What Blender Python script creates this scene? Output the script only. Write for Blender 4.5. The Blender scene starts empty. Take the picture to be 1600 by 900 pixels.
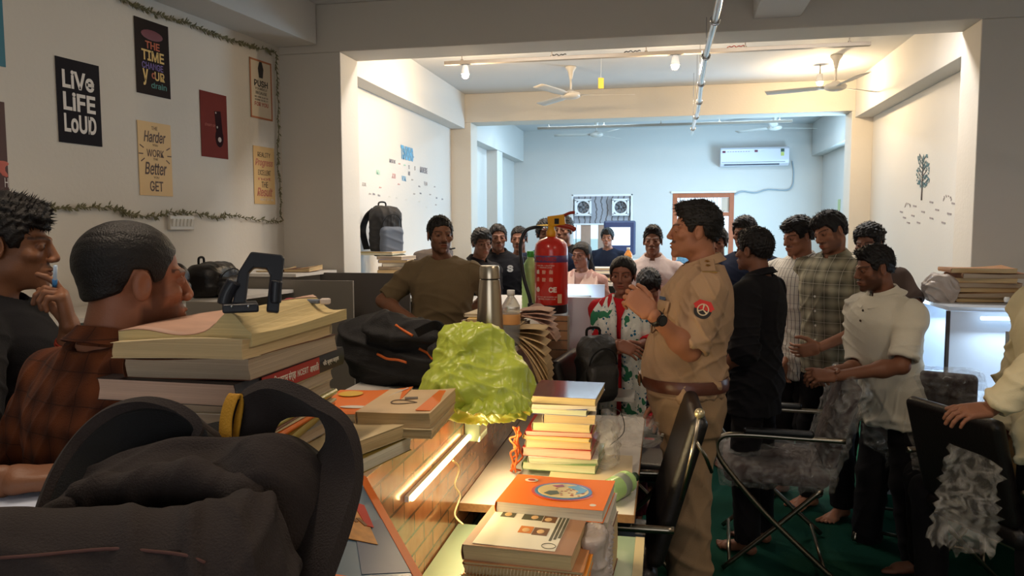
import bpy, math, random
import numpy as np
from mathutils import Vector, Matrix, noise as mnoise
R = math.radians
PI = math.pi
sc = bpy.context.scene
col = sc.collection

# ------------------------------------------------------------------ camera
F = 1186.0; EYE = 1.60; YAW = R(11.4); PIT = R(4.6); ROLL = R(-0.15)
cam_d = bpy.data.cameras.new('camera')
cam_d.sensor_width = 36.0; cam_d.lens = 36.0 * F / 1600.0
cam_d.clip_start = 0.05; cam_d.clip_end = 200
cam = bpy.data.objects.new('camera', cam_d); col.objects.link(cam)
fw = Vector((-math.sin(YAW)*math.cos(PIT), math.cos(YAW)*math.cos(PIT), -math.sin(PIT)))
rt = Vector((math.cos(YAW), math.sin(YAW), 0)); up = rt.cross(fw)
rt, up = rt*math.cos(ROLL)+up*math.sin(ROLL), up*math.cos(ROLL)-rt*math.sin(ROLL)
cam.matrix_world = Matrix((( rt.x, up.x, -fw.x, 0), (rt.y, up.y, -fw.y, 0), (rt.z, up.z, -fw.z, EYE), (0, 0, 0, 1)))
sc.camera = cam
EYEP = Vector((0, 0, EYE))
def ray(u, v): return fw + rt*((u-800)/F) + up*((450-v)/F)
def pz(u, v, z): d = ray(u, v); return EYEP + d*((z-EYE)/d.z)       # on a level at height z
def py(u, v, Y): d = ray(u, v); return EYEP + d*(Y/d.y)             # on a cross wall at Y
def px(u, v, X): d = ray(u, v); return EYEP + d*(X/d.x)             # on a side wall at X
def pd(u, v, D): return EYEP + ray(u, v)*D                          # at a distance D

# ------------------------------------------------------------------ view, world
vs = sc.view_settings
vs.view_transform = 'Standard'; vs.look = 'None'; vs.gamma = 1.0; vs.use_curve_mapping = False
vs.exposure = 0.22
w = bpy.data.worlds.new('sky'); sc.world = w; w.use_nodes = True
bg = w.node_tree.nodes['Background']; bg.inputs[0].default_value = (0.72, 0.86, 1.0, 1); bg.inputs[1].default_value = 1.6
cy = sc.cycles
cy.max_bounces = 7; cy.diffuse_bounces = 4; cy.glossy_bounces = 3; cy.transmission_bounces = 6; cy.transparent_max_bounces = 10
cy.caustics_reflective = False; cy.caustics_refractive = False
cy.sample_clamp_indirect = 4.0; cy.use_denoising = True; cy.blur_glossy = 0.6

# ------------------------------------------------------------------ lights of the rooms
def area(name, loc, size, power, colr, rot=(0, 0, 0), parent=None):
    l = bpy.data.lights.new(name, 'AREA'); l.shape = 'RECTANGLE'; l.size, l.size_y = size; l.energy = power; l.color = colr
    o = bpy.data.objects.new(name, l); col.objects.link(o); o.location = loc; o.rotation_euler = rot
    o.parent = parent
    return o
LIGHTS = dict(
    far=(150, (0.45, 0.74, 1.0)),      # daylight through an added, unseen window of the far bay
    added_farled=(70, (0.60, 0.82, 1.0)),    # added tubes on the far ceiling, hidden by the second beam
    mid=(56, (1.0, 0.95, 0.90)),       # added tubes on the middle ceiling, hidden by the first beam
    front=(38, (1.0, 0.80, 0.60)),     # added tubes above the front tables, never in view
    added_win=(10, (1.0, 0.85, 0.70)),  # added daylight from the unseen window behind the viewer
    spot=(34, (1.0, 0.72, 0.42)),
    carrel=(3.0, (0.62, 0.82, 1.0)),
    strip=(5.5, (1.0, 0.78, 0.42)),
)

# ------------------------------------------------------------------ tags
def tag(o, label=None, cat=None, group=None, kind=None):
    if label: o['label'] = label
    if cat: o['category'] = cat
    if group: o['group'] = group
    if kind: o['kind'] = kind
    return o
def thing(name, label, cat, loc=(0, 0, 0), rz=0.0, group=None, rot=None):
    o = bpy.data.objects.new(name, None); col.objects.link(o)
    o.location = loc; o.rotation_euler = rot if rot else (0, 0, rz)
    o.empty_display_size = 0.05
    return tag(o, label, cat, group)
def copy_tree(o, parent=None):
    c = o.copy(); col.objects.link(c)
    if parent: c.parent = parent
    for ch in list(o.children): copy_tree(ch, c)
    return c

# ------------------------------------------------------------------ materials
def lin(c):
    return tuple(((x/255.0)/12.92 if x/255.0 <= 0.04045 else ((x/255.0+0.055)/1.055)**2.4) for x in c)
MATS = {}
def mat(name, rgb, rough=0.6, metal=0.0, var=0.0, scale=8.0, bump=0.0, bscale=60.0, emit=0.0, trans=0.0, alpha=1.0,
        coat=0.0, ior=1.45, spec=0.5, sheen=0.0, srgb=True):
    if name in MATS: return MATS[name]
    m = bpy.data.materials.new(name); m.use_nodes = True; MATS[name] = m
    nt = m.node_tree; b = nt.nodes['Principled BSDF']
    c = lin(rgb) if srgb else rgb
    b.inputs['Base Color'].default_value = (*c, 1); b.inputs['Roughness'].default_value = rough
    b.inputs['Metallic'].default_value = metal; b.inputs['IOR'].default_value = ior
    b.inputs['Specular IOR Level'].default_value = spec
    if coat: b.inputs['Coat Weight'].default_value = coat; b.inputs['Coat Roughness'].default_value = 0.08
    if sheen: b.inputs['Sheen Weight'].default_value = sheen
    if trans: b.inputs['Transmission Weight'].default_value = trans
    if alpha < 1: b.inputs['Alpha'].default_value = alpha
    if emit: b.inputs['Emission Color'].default_value = (*c, 1); b.inputs['Emission Strength'].default_value = emit
    if var or bump:
        tc = nt.nodes.new('ShaderNodeTexCoord')
        if var:
            n = nt.nodes.new('ShaderNodeTexNoise'); n.inputs['Scale'].default_value = scale; n.inputs['Detail'].default_value = 5
            nt.links.new(tc.outputs['Object'], n.inputs['Vector'])
            r_ = nt.nodes.new('ShaderNodeMapRange'); r_.inputs[3].default_value = 1-var; r_.inputs[4].default_value = 1+var
            nt.links.new(n.outputs[0], r_.inputs[0])
            mx = nt.nodes.new('ShaderNodeMix'); mx.data_type = 'RGBA'; mx.blend_type = 'MULTIPLY'; mx.inputs[0].default_value = 1
            mx.inputs[6].default_value = (*c, 1); nt.links.new(r_.outputs[0], mx.inputs[7])
            nt.links.new(mx.outputs[2], b.inputs['Base Color'])
        if bump:
            n2 = nt.nodes.new('ShaderNodeTexNoise'); n2.inputs['Scale'].default_value = bscale; n2.inputs['Detail'].default_value = 4
            nt.links.new(tc.outputs['Object'], n2.inputs['Vector'])
            bp = nt.nodes.new('ShaderNodeBump'); bp.inputs['Strength'].default_value = bump; bp.inputs['Distance'].default_value = 0.01
            nt.links.new(n2.outputs[0], bp.inputs['Height']); nt.links.new(bp.outputs[0], b.inputs['Normal'])
    return m
def ncol(m): return m.node_tree.nodes['Principled BSDF'].inputs['Base Color']
def N(m, t, **kw):
    n = m.node_tree.nodes.new(t)
    for k, v in kw.items():
        if isinstance(k, str) and hasattr(n, k): setattr(n, k, v)
    return n
def L(m, a, b): m.node_tree.links.new(a, b)
def mathn(m, op, a, b=None, c=None):
    n = m.node_tree.nodes.new('ShaderNodeMath'); n.operation = op
    for i, x in enumerate((a, b, c)):
        if x is None: continue
        if hasattr(x, 'type') or hasattr(x, 'is_linked'): m.node_tree.links.new(x, n.inputs[i])
        else: n.inputs[i].default_value = x
    return n.outputs[0]
def mixc(m, fac, a, b):
    n = m.node_tree.nodes.new('ShaderNodeMix'); n.data_type = 'RGBA'
    for i, x in ((0, fac), (6, a), (7, b)):
        if hasattr(x, 'is_linked'): m.node_tree.links.new(x, n.inputs[i])
        elif isinstance(x, tuple): n.inputs[i].default_value = (*x[:3], 1)
        else: n.inputs[i].default_value = x
    return n.outputs[2]
def xyz(m):
    tc = m.node_tree.nodes.new('ShaderNodeTexCoord'); s = m.node_tree.nodes.new('ShaderNodeSeparateXYZ')
    m.node_tree.links.new(tc.outputs['Object'], s.inputs[0]); return s.outputs
def band(m, x, period, width, off=0.0):
    """1 inside a line of that width every period"""
    f = mathn(m, 'FRACT', mathn(m, 'MULTIPLY_ADD', x, 1.0/period, off))
    return mathn(m, 'LESS_THAN', f, width/period)

# ------------------------------------------------------------------ mesh building
def mesh_obj(name, V, Fc, m, parent=None, smooth=False, mi=None, bevel=0.0, loc=None, rot=None, auto=None):
    me = bpy.data.meshes.new(name)
    if isinstance(V, np.ndarray):
        nq = Fc.shape[0]; k = Fc.shape[1]
        me.vertices.add(len(V)); me.vertices.foreach_set('co', V.astype(np.float32).ravel())
        me.loops.add(nq*k); me.loops.foreach_set('vertex_index', Fc.astype(np.int32).ravel())
        me.polygons.add(nq); me.polygons.foreach_set('loop_start', np.arange(0, nq*k, k, dtype=np.int32))
        me.update(calc_edges=True)
    else:
        me.from_pydata([tuple(v) for v in V], [], Fc); me.update()
    for x in (m if isinstance(m, (list, tuple)) else [m]):
        if x: me.materials.append(x)
    if mi is not None: me.polygons.foreach_set('material_index', np.array(mi, dtype=np.int32))
    if smooth: me.polygons.foreach_set('use_smooth', np.ones(len(me.polygons), dtype=bool))
    o = bpy.data.objects.new(name, me); col.objects.link(o); o.parent = parent
    if loc is not None: o.location = loc
    if rot is not None: o.rotation_euler = rot
    if bevel:
        b = o.modifiers.new('bevel', 'BEVEL'); b.width = bevel; b.segments = 2; b.limit_method = 'ANGLE'; b.angle_limit = R(40)
    if auto is not None:
        try: me.set_sharp_from_angle(angle=R(auto))
        except Exception: pass
    return o

class MB:
    def __init__(s): s.V = []; s.F = []; s.M = []; s.mi = 0
    def add(s, vs, fs):
        n = len(s.V); s.V += [Vector(v) for v in vs]
        for f in fs: s.F.append([i+n for i in f]); s.M.append(s.mi)
        return s
    def box(s, c, d, rot=None, taper=1.0):
        x, y, z = d[0]/2, d[1]/2, d[2]/2; t = taper
        vs = [(-x,-y,-z),(x,-y,-z),(x,y,-z),(-x,y,-z),(-x*t,-y*t,z),(x*t,-y*t,z),(x*t,y*t,z),(-x*t,y*t,z)]
        if rot is not None:
            M = rot if isinstance(rot, Matrix) else Matrix.Rotation(rot, 3, 'Z')
            vs = [M @ Vector(v) for v in vs]
        vs = [Vector(v)+Vector(c) for v in vs]
        return s.add(vs, [(0,3,2,1),(4,5,6,7),(0,1,5,4),(1,2,6,5),(2,3,7,6),(3,0,4,7)])
    def bb(s, lo, hi): return s.box([(a+b)/2 for a, b in zip(lo, hi)], [abs(b-a) for a, b in zip(lo, hi)])
    def tube(s, pts, r, n=8, close=False, flat=1.0, caps=True, upv=None):
        pts = [Vector(p) for p in pts]; m = len(pts); vs = []
        rr = r if isinstance(r, (list, tuple)) else [r]*m
        pu = None
        for i, p in enumerate(pts):
            a = pts[(i-1) % m] if (i or close) else p; b = pts[(i+1) % m] if (i < m-1 or close) else p
            t = (b-a).normalized() if (b-a).length > 1e-9 else Vector((0, 0, 1))
            if pu is None:
                pu = Vector(upv) if upv else (Vector((0, 0, 1)) if abs(t.z) < 0.9 else Vector((1, 0, 0)))
            pu = (pu - t*pu.dot(t)); pu = pu.normalized() if pu.length > 1e-6 else t.orthogonal().normalized()
            q = t.cross(pu)
            for k in range(n):
                an = 2*PI*k/n
                vs.append(p + pu*math.sin(an)*rr[i]*flat + q*math.cos(an)*rr[i])
        fs = []
        for i in range(m if close else m-1):
            for k in range(n):
                a = i*n+k; b = i*n+(k+1) % n; c = ((i+1) % m)*n+(k+1) % n; d = ((i+1) % m)*n+k
                fs.append((a, b, c, d))
        if not close and caps: fs += [tuple(range(n-1, -1, -1)), tuple((m-1)*n+k for k in range(n))]
        return s.add(vs, fs)
    def cyl(s, a, b, r, n=20, r2=None): return s.tube([a, b], [r, r if r2 is None else r2], n)
    def lathe(s, prof, c=(0, 0, 0), n=28, axis='Z', M=None):
        vs = []; fs = []; m = len(prof)
        for r, z in prof:
            for k in range(n):
                an = 2*PI*k/n; vs.append(Vector((r*math.cos(an), r*math.sin(an), z)))
        for i in range(m-1):
            for k in range(n): fs.append((i*n+k, i*n+(k+1) % n, (i+1)*n+(k+1) % n, (i+1)*n+k))
        fs += [tuple(range(n-1, -1, -1)), tuple((m-1)*n+k for k in range(n))]
        if axis == 'Y': vs = [Vector((v.x, v.z, -v.y)) for v in vs]
        if axis == 'X': vs = [Vector((v.z, v.x, v.y)) for v in vs]
        if M is not None: vs = [M @ v for v in vs]
        return s.add([v+Vector(c) for v in vs], fs)
    def ell(s, c, r, n=16, m=10, M=None):
        prof = [(math.sin(PI*i/m), -math.cos(PI*i/m)) for i in range(m+1)]
        vs = []; fs = []
        for a, z in prof:
            for k in range(n):
                v = Vector((a*math.cos(2*PI*k/n)*r[0], a*math.sin(2*PI*k/n)*r[1], z*r[2]))
                vs.append((M @ v if M is not None else v)+Vector(c))
        for i in range(m):
            for k in range(n): fs.append((i*n+k, i*n+(k+1) % n, (i+1)*n+(k+1) % n, (i+1)*n+k))
        return s.add(vs, fs)
    def prism(s, poly, z0, z1, M=None, c=(0, 0, 0)):
        n = len(poly); vs = [Vector((x, y, z0)) for x, y in poly]+[Vector((x, y, z1)) for x, y in poly]
        if M is not None: vs = [M @ v for v in vs]
        fs = [tuple(range(n-1, -1, -1)), tuple(range(n, 2*n))]+[(i, (i+1) % n, n+(i+1) % n, n+i) for i in range(n)]
        return s.add([v+Vector(c) for v in vs], fs)
    def sheet(s, P, th=0.0015):
        """a grid of points P[i][j] given a real thickness"""
        a = len(P); b = len(P[0]); top = []
        for i in range(a):
            for j in range(b):
                du = Vector(P[min(i+1, a-1)][j])-Vector(P[max(i-1, 0)][j]); dv = Vector(P[i][min(j+1, b-1)])-Vector(P[i][max(j-1, 0)])
                nn = du.cross(dv); nn = nn.normalized() if nn.length > 1e-12 else Vector((0, 0, 1))
                top.append((Vector(P[i][j])+nn*th/2, Vector(P[i][j])-nn*th/2))
        vs = [t[0] for t in top]+[t[1] for t in top]; o = a*b; fs = []
        for i in range(a-1):
            for j in range(b-1):
                q = (i*b+j, (i+1)*b+j, (i+1)*b+j+1, i*b+j+1); fs.append(q); fs.append(tuple(x+o for x in reversed(q)))
        for i in range(a-1):
            fs.append((i*b, i*b+o, (i+1)*b+o, (i+1)*b)); k = b-1
            fs.append((i*b+k, (i+1)*b+k, (i+1)*b+k+o, i*b+k+o))
        for j in range(b-1):
            fs.append((j, j+1, j+1+o, j+o)); k = (a-1)*b
            fs.append((k+j, k+j+o, k+j+1+o, k+j+1))
        return s.add(vs, fs)
    def build(s, name, m, parent=None, smooth=False, bevel=0.0, loc=None, rot=None, auto=None):
        return mesh_obj(name, s.V, s.F, m, parent, smooth, s.M if isinstance(m, (list, tuple)) else None, bevel, loc, rot, auto)

def spline(pts, n=10):
    P = [Vector(p) for p in pts]; out = []
    for i in range(len(P)-1):
        p0 = P[max(i-1, 0)]; p1 = P[i]; p2 = P[i+1]; p3 = P[min(i+2, len(P)-1)]
        for k in range(n):
            t = k/n
            out.append(0.5*((2*p1)+(p2-p0)*t+(2*p0-5*p1+4*p2-p3)*t*t+(3*p1-p0-3*p2+p3)*t**3))
    return out+[P[-1]]

def snap(ob, u, v, lift=.002):
    """where the line of sight to a spot of the photograph meets that object"""
    from mathutils.bvhtree import BVHTree
    if ob.name not in SNAP:
        me = ob.data; M = ob.parent.matrix_basis if ob.parent else Matrix(); SNAP[ob.name] = (BVHTree.FromPolygons([v_.co for v_ in me.vertices], [p_.vertices for p_ in me.polygons]), M)
    t_, M = SNAP[ob.name]; Mi = M.inverted(); o = Mi @ EYEP; d = (Mi.to_3x3() @ ray(u, v)).normalized(); h = t_.ray_cast(o, d)
    return (h[0]+h[1]*lift) if h[0] is not None else None
SNAP = {}
FONTS = {}
def font(fn):
    if fn not in FONTS:
        import os
        p = os.path.join(bpy.utils.resource_path('LOCAL'), 'datafiles', 'fonts', fn)
        try: FONTS[fn] = bpy.data.fonts.load(p)
        except Exception: FONTS[fn] = None
    return FONTS[fn]
def text_mesh(name, s, size, m, parent, M=None, ext=0.0004, fn=None, width=None, height=None, bold=0.0, shear=0.0, align='CENTER', wobble=0):
    """lettering as a thin raised mesh; lies in local XY and faces +Z before M"""
    cu = bpy.data.curves.new('lettering', 'FONT'); cu.body = s; cu.size = size; cu.extrude = ext; cu.align_x = align; cu.align_y = 'CENTER'
    cu.offset = bold; cu.shear = shear; cu.resolution_u = 3
    if fn and font(fn): cu.font = font(fn)
    o = bpy.data.objects.new('lettering', cu); col.objects.link(o)
    dg = bpy.context.evaluated_depsgraph_get(); me = bpy.data.meshes.new_from_object(o.evaluated_get(dg))
    bpy.data.objects.remove(o)
    n = len(me.vertices)
    co = np.empty(n*3, dtype=np.float32); me.vertices.foreach_get('co', co); co = co.reshape(-1, 3)
    if n:
        if width: co[:, 0] *= width/max(1e-6, np.ptp(co[:, 0]))
        if height: co[:, 1] *= height/max(1e-6, np.ptp(co[:, 1]))
        co[:, :2] -= (co[:, :2].max(0)+co[:, :2].min(0))/2 if align == 'CENTER' else 0
        me.vertices.foreach_set('co', co.ravel())
    me.materials.clear(); me.materials.append(m)
    ob = bpy.data.objects.new(name, me); col.objects.link(ob); ob.parent = parent
    if M is not None: ob.matrix_local = M
    return ob

# ------------------------------------------------------------------ implicit surfaces (bodies, clothes, bags)
def smin(a, b, k):
    h = np.clip(0.5+0.5*(b-a)/k, 0, 1); return b+(a-b)*h-k*h*(1-h)
def smooth_rows(rows, n=6):
    r = np.array(rows, float)
    if len(r) < 3: return r
    z = r[:, 0]; d = np.zeros_like(r); d[1:-1] = ((r[2:]-r[:-2])/(z[2:]-z[:-2])[:, None]); d[0] = (r[1]-r[0])/(z[1]-z[0]); d[-1] = (r[-1]-r[-2])/(z[-1]-z[-2])
    out = []
    for i in range(len(r)-1):
        h = z[i+1]-z[i]
        for k in range(n):
            t = k/n; q = (2*t**3-3*t*t+1)*r[i]+(t**3-2*t*t+t)*h*d[i]+(-2*t**3+3*t*t)*r[i+1]+(t**3-t*t)*h*d[i+1]; q[0] = z[i]+h*t; out.append(q)
    out.append(r[-1]); return np.array(out)
class Field:
    def __init__(s, lo, hi, h):
        s.h = h; s.lo = np.array(lo, float); n = np.ceil((np.array(hi, float)-s.lo)/h).astype(int)+1
        s.ax = [s.lo[i]+h*np.arange(n[i]) for i in range(3)]; s.D = np.full(tuple(n), 0.2, dtype=np.float32)
    def _reg(s, lo, hi):
        sl = []
        for i in range(3):
            a = int(np.clip(math.floor((lo[i]-s.lo[i])/s.h), 0, len(s.ax[i]))); b = int(np.clip(math.ceil((hi[i]-s.lo[i])/s.h)+1, 0, len(s.ax[i])))
            if b <= a: return None, None
            sl.append(slice(a, b))
        g = [s.ax[0][sl[0]].astype(np.float32)[:, None, None], s.ax[1][sl[1]].astype(np.float32)[None, :, None], s.ax[2][sl[2]].astype(np.float32)[None, None, :]]
        return tuple(sl), g
    def _op(s, sl, d, op, k):
        D = s.D[sl]
        if op == 'u': s.D[sl] = smin(D, d, k) if k else np.minimum(D, d)
        elif op == 's': s.D[sl] = -smin(-D, d, k) if k else np.maximum(D, -d)
        elif op == 'i': s.D[sl] = np.maximum(D, d)
    def cap(s, a, b, ra, rb=None, k=0.02, op='u', flat=False, sq=None):
        rb = ra if rb is None else rb
        a = np.array(a, float); b = np.array(b, float); m = max(ra, rb)+k+2*s.h
        sl, g = s._reg(np.minimum(a, b)-m, np.maximum(a, b)+m)
        if sl is None: return s
        ab = b-a; L2 = max(ab@ab, 1e-12)
        px_, py_, pz_ = g[0]-a[0], g[1]-a[1], g[2]-a[2]
        t0 = (px_*ab[0]+py_*ab[1]+pz_*ab[2])/L2; t = np.clip(t0, 0, 1)
        qx, qy, qz = px_-t*ab[0], py_-t*ab[1], pz_-t*ab[2]
        if sq is not None: # squash axis (unit vec, factor>1 makes it thinner)
            v, f = sq; dd = (qx*v[0]+qy*v[1]+qz*v[2])*(f-1); qx = qx+dd*v[0]; qy = qy+dd*v[1]; qz = qz+dd*v[2]
        d = np.sqrt(qx*qx+qy*qy+qz*qz)-(ra+(rb-ra)*t)
        if flat: d = np.maximum(d, (t0-1)*math.sqrt(L2))
        s._op(sl, d.astype(np.float32), op, k); return s
    def ell(s, c, r, k=0.02, op='u', rot=None):
        c = np.array(c, float); r = np.array(r, float); m = r.max()+k+2*s.h
        sl, g = s._reg(c-m, c+m)
        if sl is None: return s
        x, y, z = g[0]-c[0], g[1]-c[1], g[2]-c[2]
        if rot is not None:
            A = np.array(rot)  # rows = local axes
            x, y, z = A[0][0]*x+A[0][1]*y+A[0][2]*z, A[1][0]*x+A[1][1]*y+A[1][2]*z, A[2][0]*x+A[2][1]*y+A[2][2]*z
        k0 = np.sqrt((x/r[0])**2+(y/r[1])**2+(z/r[2])**2); k1 = np.sqrt((x/r[0]**2)**2+(y/r[1]**2)**2+(z/r[2]**2)**2)+1e-9
        s._op(sl, (k0*(k0-1)/k1).astype(np.float32), op, k); return s
    def loft(s, rows, k=0.02, op='u', p=2.3, flat=True):
        """rows: (z, cx, cy, rx, ry) bottom to top, rounded-rectangle sections"""
        rows = smooth_rows(rows); m = 0.02+k
        lo = [(rows[:, 1]-rows[:, 3]).min()-m, (rows[:, 2]-rows[:, 4]).min()-m, rows[0, 0]-m]
        hi = [(rows[:, 1]+rows[:, 3]).max()+m, (rows[:, 2]+rows[:, 4]).max()+m, rows[-1, 0]+m]
        sl, g = s._reg(lo, hi)
        if sl is None: return s
        z = g[2]; zz = z.ravel(); I = [np.interp(zz, rows[:, 0], rows[:, i])[None, None, :].astype(np.float32) for i in range(1, 5)]
        q = (np.abs((g[0]-I[0])/I[2])**p+np.abs((g[1]-I[1])/I[3])**p)**(1/p)
        d = (q-1)*np.minimum(I[2], I[3])
        d = np.maximum(d, np.maximum(z-rows[-1, 0], rows[0, 0]-z))
        s._op(sl, d.astype(np.float32), op, k); return s
    def box(s, c, hf, r=0.01, k=0.02, op='u', rot=None):
        c = np.array(c, float); hf = np.array(hf, float); m = np.linalg.norm(hf)+r+k+2*s.h
        sl, g = s._reg(c-m, c+m)
        if sl is None: return s
        x, y, z = g[0]-c[0], g[1]-c[1], g[2]-c[2]
        if rot is not None:
            A = np.array(rot)
            x, y, z = A[0][0]*x+A[0][1]*y+A[0][2]*z, A[1][0]*x+A[1][1]*y+A[1][2]*z, A[2][0]*x+A[2][1]*y+A[2][2]*z
        qx, qy, qz = np.abs(x)-hf[0]+r, np.abs(y)-hf[1]+r, np.abs(z)-hf[2]+r
        d = np.sqrt(np.maximum(qx, 0)**2+np.maximum(qy, 0)**2+np.maximum(qz, 0)**2)+np.minimum(np.maximum(qx, np.maximum(qy, qz)), 0)-r
        s._op(sl, d.astype(np.float32), op, k); return s
    def cut(s, n, d):
        """keep n.p < d"""
        v = s.ax[0][:, None, None]*n[0]+s.ax[1][None, :, None]*n[1]+s.ax[2][None, None, :]*n[2]-d
        s.D = np.maximum(s.D, v.astype(np.float32)); return s
    def mesh(s):
        D = s.D; D[0] = D[-1] = 0.1; D[:, 0] = D[:, -1] = 0.1; D[:, :, 0] = D[:, :, -1] = 0.1
        I = D < 0
        c = np.zeros(tuple(x-1 for x in D.shape), dtype=np.int8)
        for i in (0, 1):
            for j in (0, 1):
                for k in (0, 1): c += I[i:D.shape[0]-1+i, j:D.shape[1]-1+j, k:D.shape[2]-1+k]
        act = (c > 0) & (c < 8); idx = np.argwhere(act)
        vid = np.full(act.shape, -1, dtype=np.int32); vid[act] = np.arange(len(idx))
        cv = {}
        for i in (0, 1):
            for j in (0, 1):
                for k in (0, 1): cv[i, j, k] = D[idx[:, 0]+i, idx[:, 1]+j, idx[:, 2]+k]
        S = np.zeros((len(idx), 3)); W = np.zeros(len(idx))
        for a in range(3):
            for u in (0, 1):
                for v in (0, 1):
                    p = [0, 0, 0]; q = [0, 0, 0]; o1, o2 = [x for x in range(3) if x != a]
                    p[o1] = q[o1] = u; p[o2] = q[o2] = v; q[a] = 1
                    A = cv[tuple(p)]; B = cv[tuple(q)]; cr = (A < 0) != (B < 0)
                    t = np.where(cr, A/np.where(cr, A-B, 1), 0)
                    P = np.array([p]*len(idx), float); P[:, a] += t
                    S += P*cr[:, None]; W += cr
        V = s.lo+s.h*(idx+S/W[:, None]); Q = []
        for a in range(3):
            b, d = (a+1) % 3, (a+2) % 3
            A = np.moveaxis(I, a, 0); ch = A[:-1] != A[1:]; ch = np.moveaxis(ch, 0, a)
            e = np.argwhere(ch); e = e[(e[:, b] > 0) & (e[:, d] > 0) & (e[:, b] < D.shape[b]-1) & (e[:, d] < D.shape[d]-1)]
            pos = I[e[:, 0], e[:, 1], e[:, 2]]
            def at(ob, od):
                x = e.copy(); x[:, b] += ob; x[:, d] += od; return vid[x[:, 0], x[:, 1], x[:, 2]]
            q = np.stack([at(-1, -1), at(0, -1), at(0, 0), at(-1, 0)], 1); q[~pos] = q[~pos][:, ::-1]
            Q.append(q)
        Q = np.concatenate(Q); Q = Q[(Q >= 0).all(1)]
        return V, Q
def vnorm(V, Q):
    n = np.cross(V[Q[:, 2]]-V[Q[:, 0]], V[Q[:, 3]]-V[Q[:, 1]]); N_ = np.zeros_like(V)
    for i in range(4): np.add.at(N_, Q[:, i], n)
    return N_/(np.linalg.norm(N_, axis=1, keepdims=True)+1e-12)
def join(parts):
    V = []; Q = []; o = 0
    for v, q in parts: V.append(v); Q.append(q+o); o += len(v)
    return np.concatenate(V), np.concatenate(Q)
def folds(P, seed, amp, f=1.0, aniso=(1, 1, 1)):
    """cloth creases: ridges of warped waves"""
    g = np.random.RandomState(seed); out = np.zeros(len(P)); A = np.array(aniso)
    for i in range(5):
        d = g.normal(size=3)*A; d /= np.linalg.norm(d); e = g.normal(size=3); e /= np.linalg.norm(e); h = g.normal(size=3); h /= np.linalg.norm(h)
        s = np.sin((P@d)*(16+9*i)*f+2.6*np.sin((P@e)*(7+2*i)*f+g.rand()*6)+g.rand()*6)
        m = 0.5+0.5*np.sin((P@h)*9*f+g.rand()*6)
        out += np.exp(-(s/.42)**2)*m*(1.0 if i < 3 else 0.5)
    return out*amp*0.85
# ------------------------------------------------------------------ people
def skin_mat(name, tone, rough=0.5):
    if name in MATS: return MATS[name]
    m = mat(name, tone, rough=rough, var=0.06, scale=30, bump=0.10, bscale=220, spec=0.35)
    at = m.node_tree.nodes.new('ShaderNodeAttribute'); at.attribute_name = 'Col'
    b = m.node_tree.nodes['Principled BSDF']; src = b.inputs['Base Color'].links[0].from_socket
    mx = m.node_tree.nodes.new('ShaderNodeMix'); mx.data_type = 'RGBA'; mx.blend_type = 'MULTIPLY'; mx.inputs[0].default_value = 1
    L(m, src, mx.inputs[6]); L(m, at.outputs['Color'], mx.inputs[7]); L(m, mx.outputs[2], b.inputs['Base Color'])
    b.inputs['Subsurface Weight'].default_value = 0.0
    return m
HAIR = None
def hair_mat():
    return mat('black hair', (22, 18, 17), rough=0.5, var=0.25, scale=120, bump=0.35, bscale=260, spec=0.35)

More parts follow.
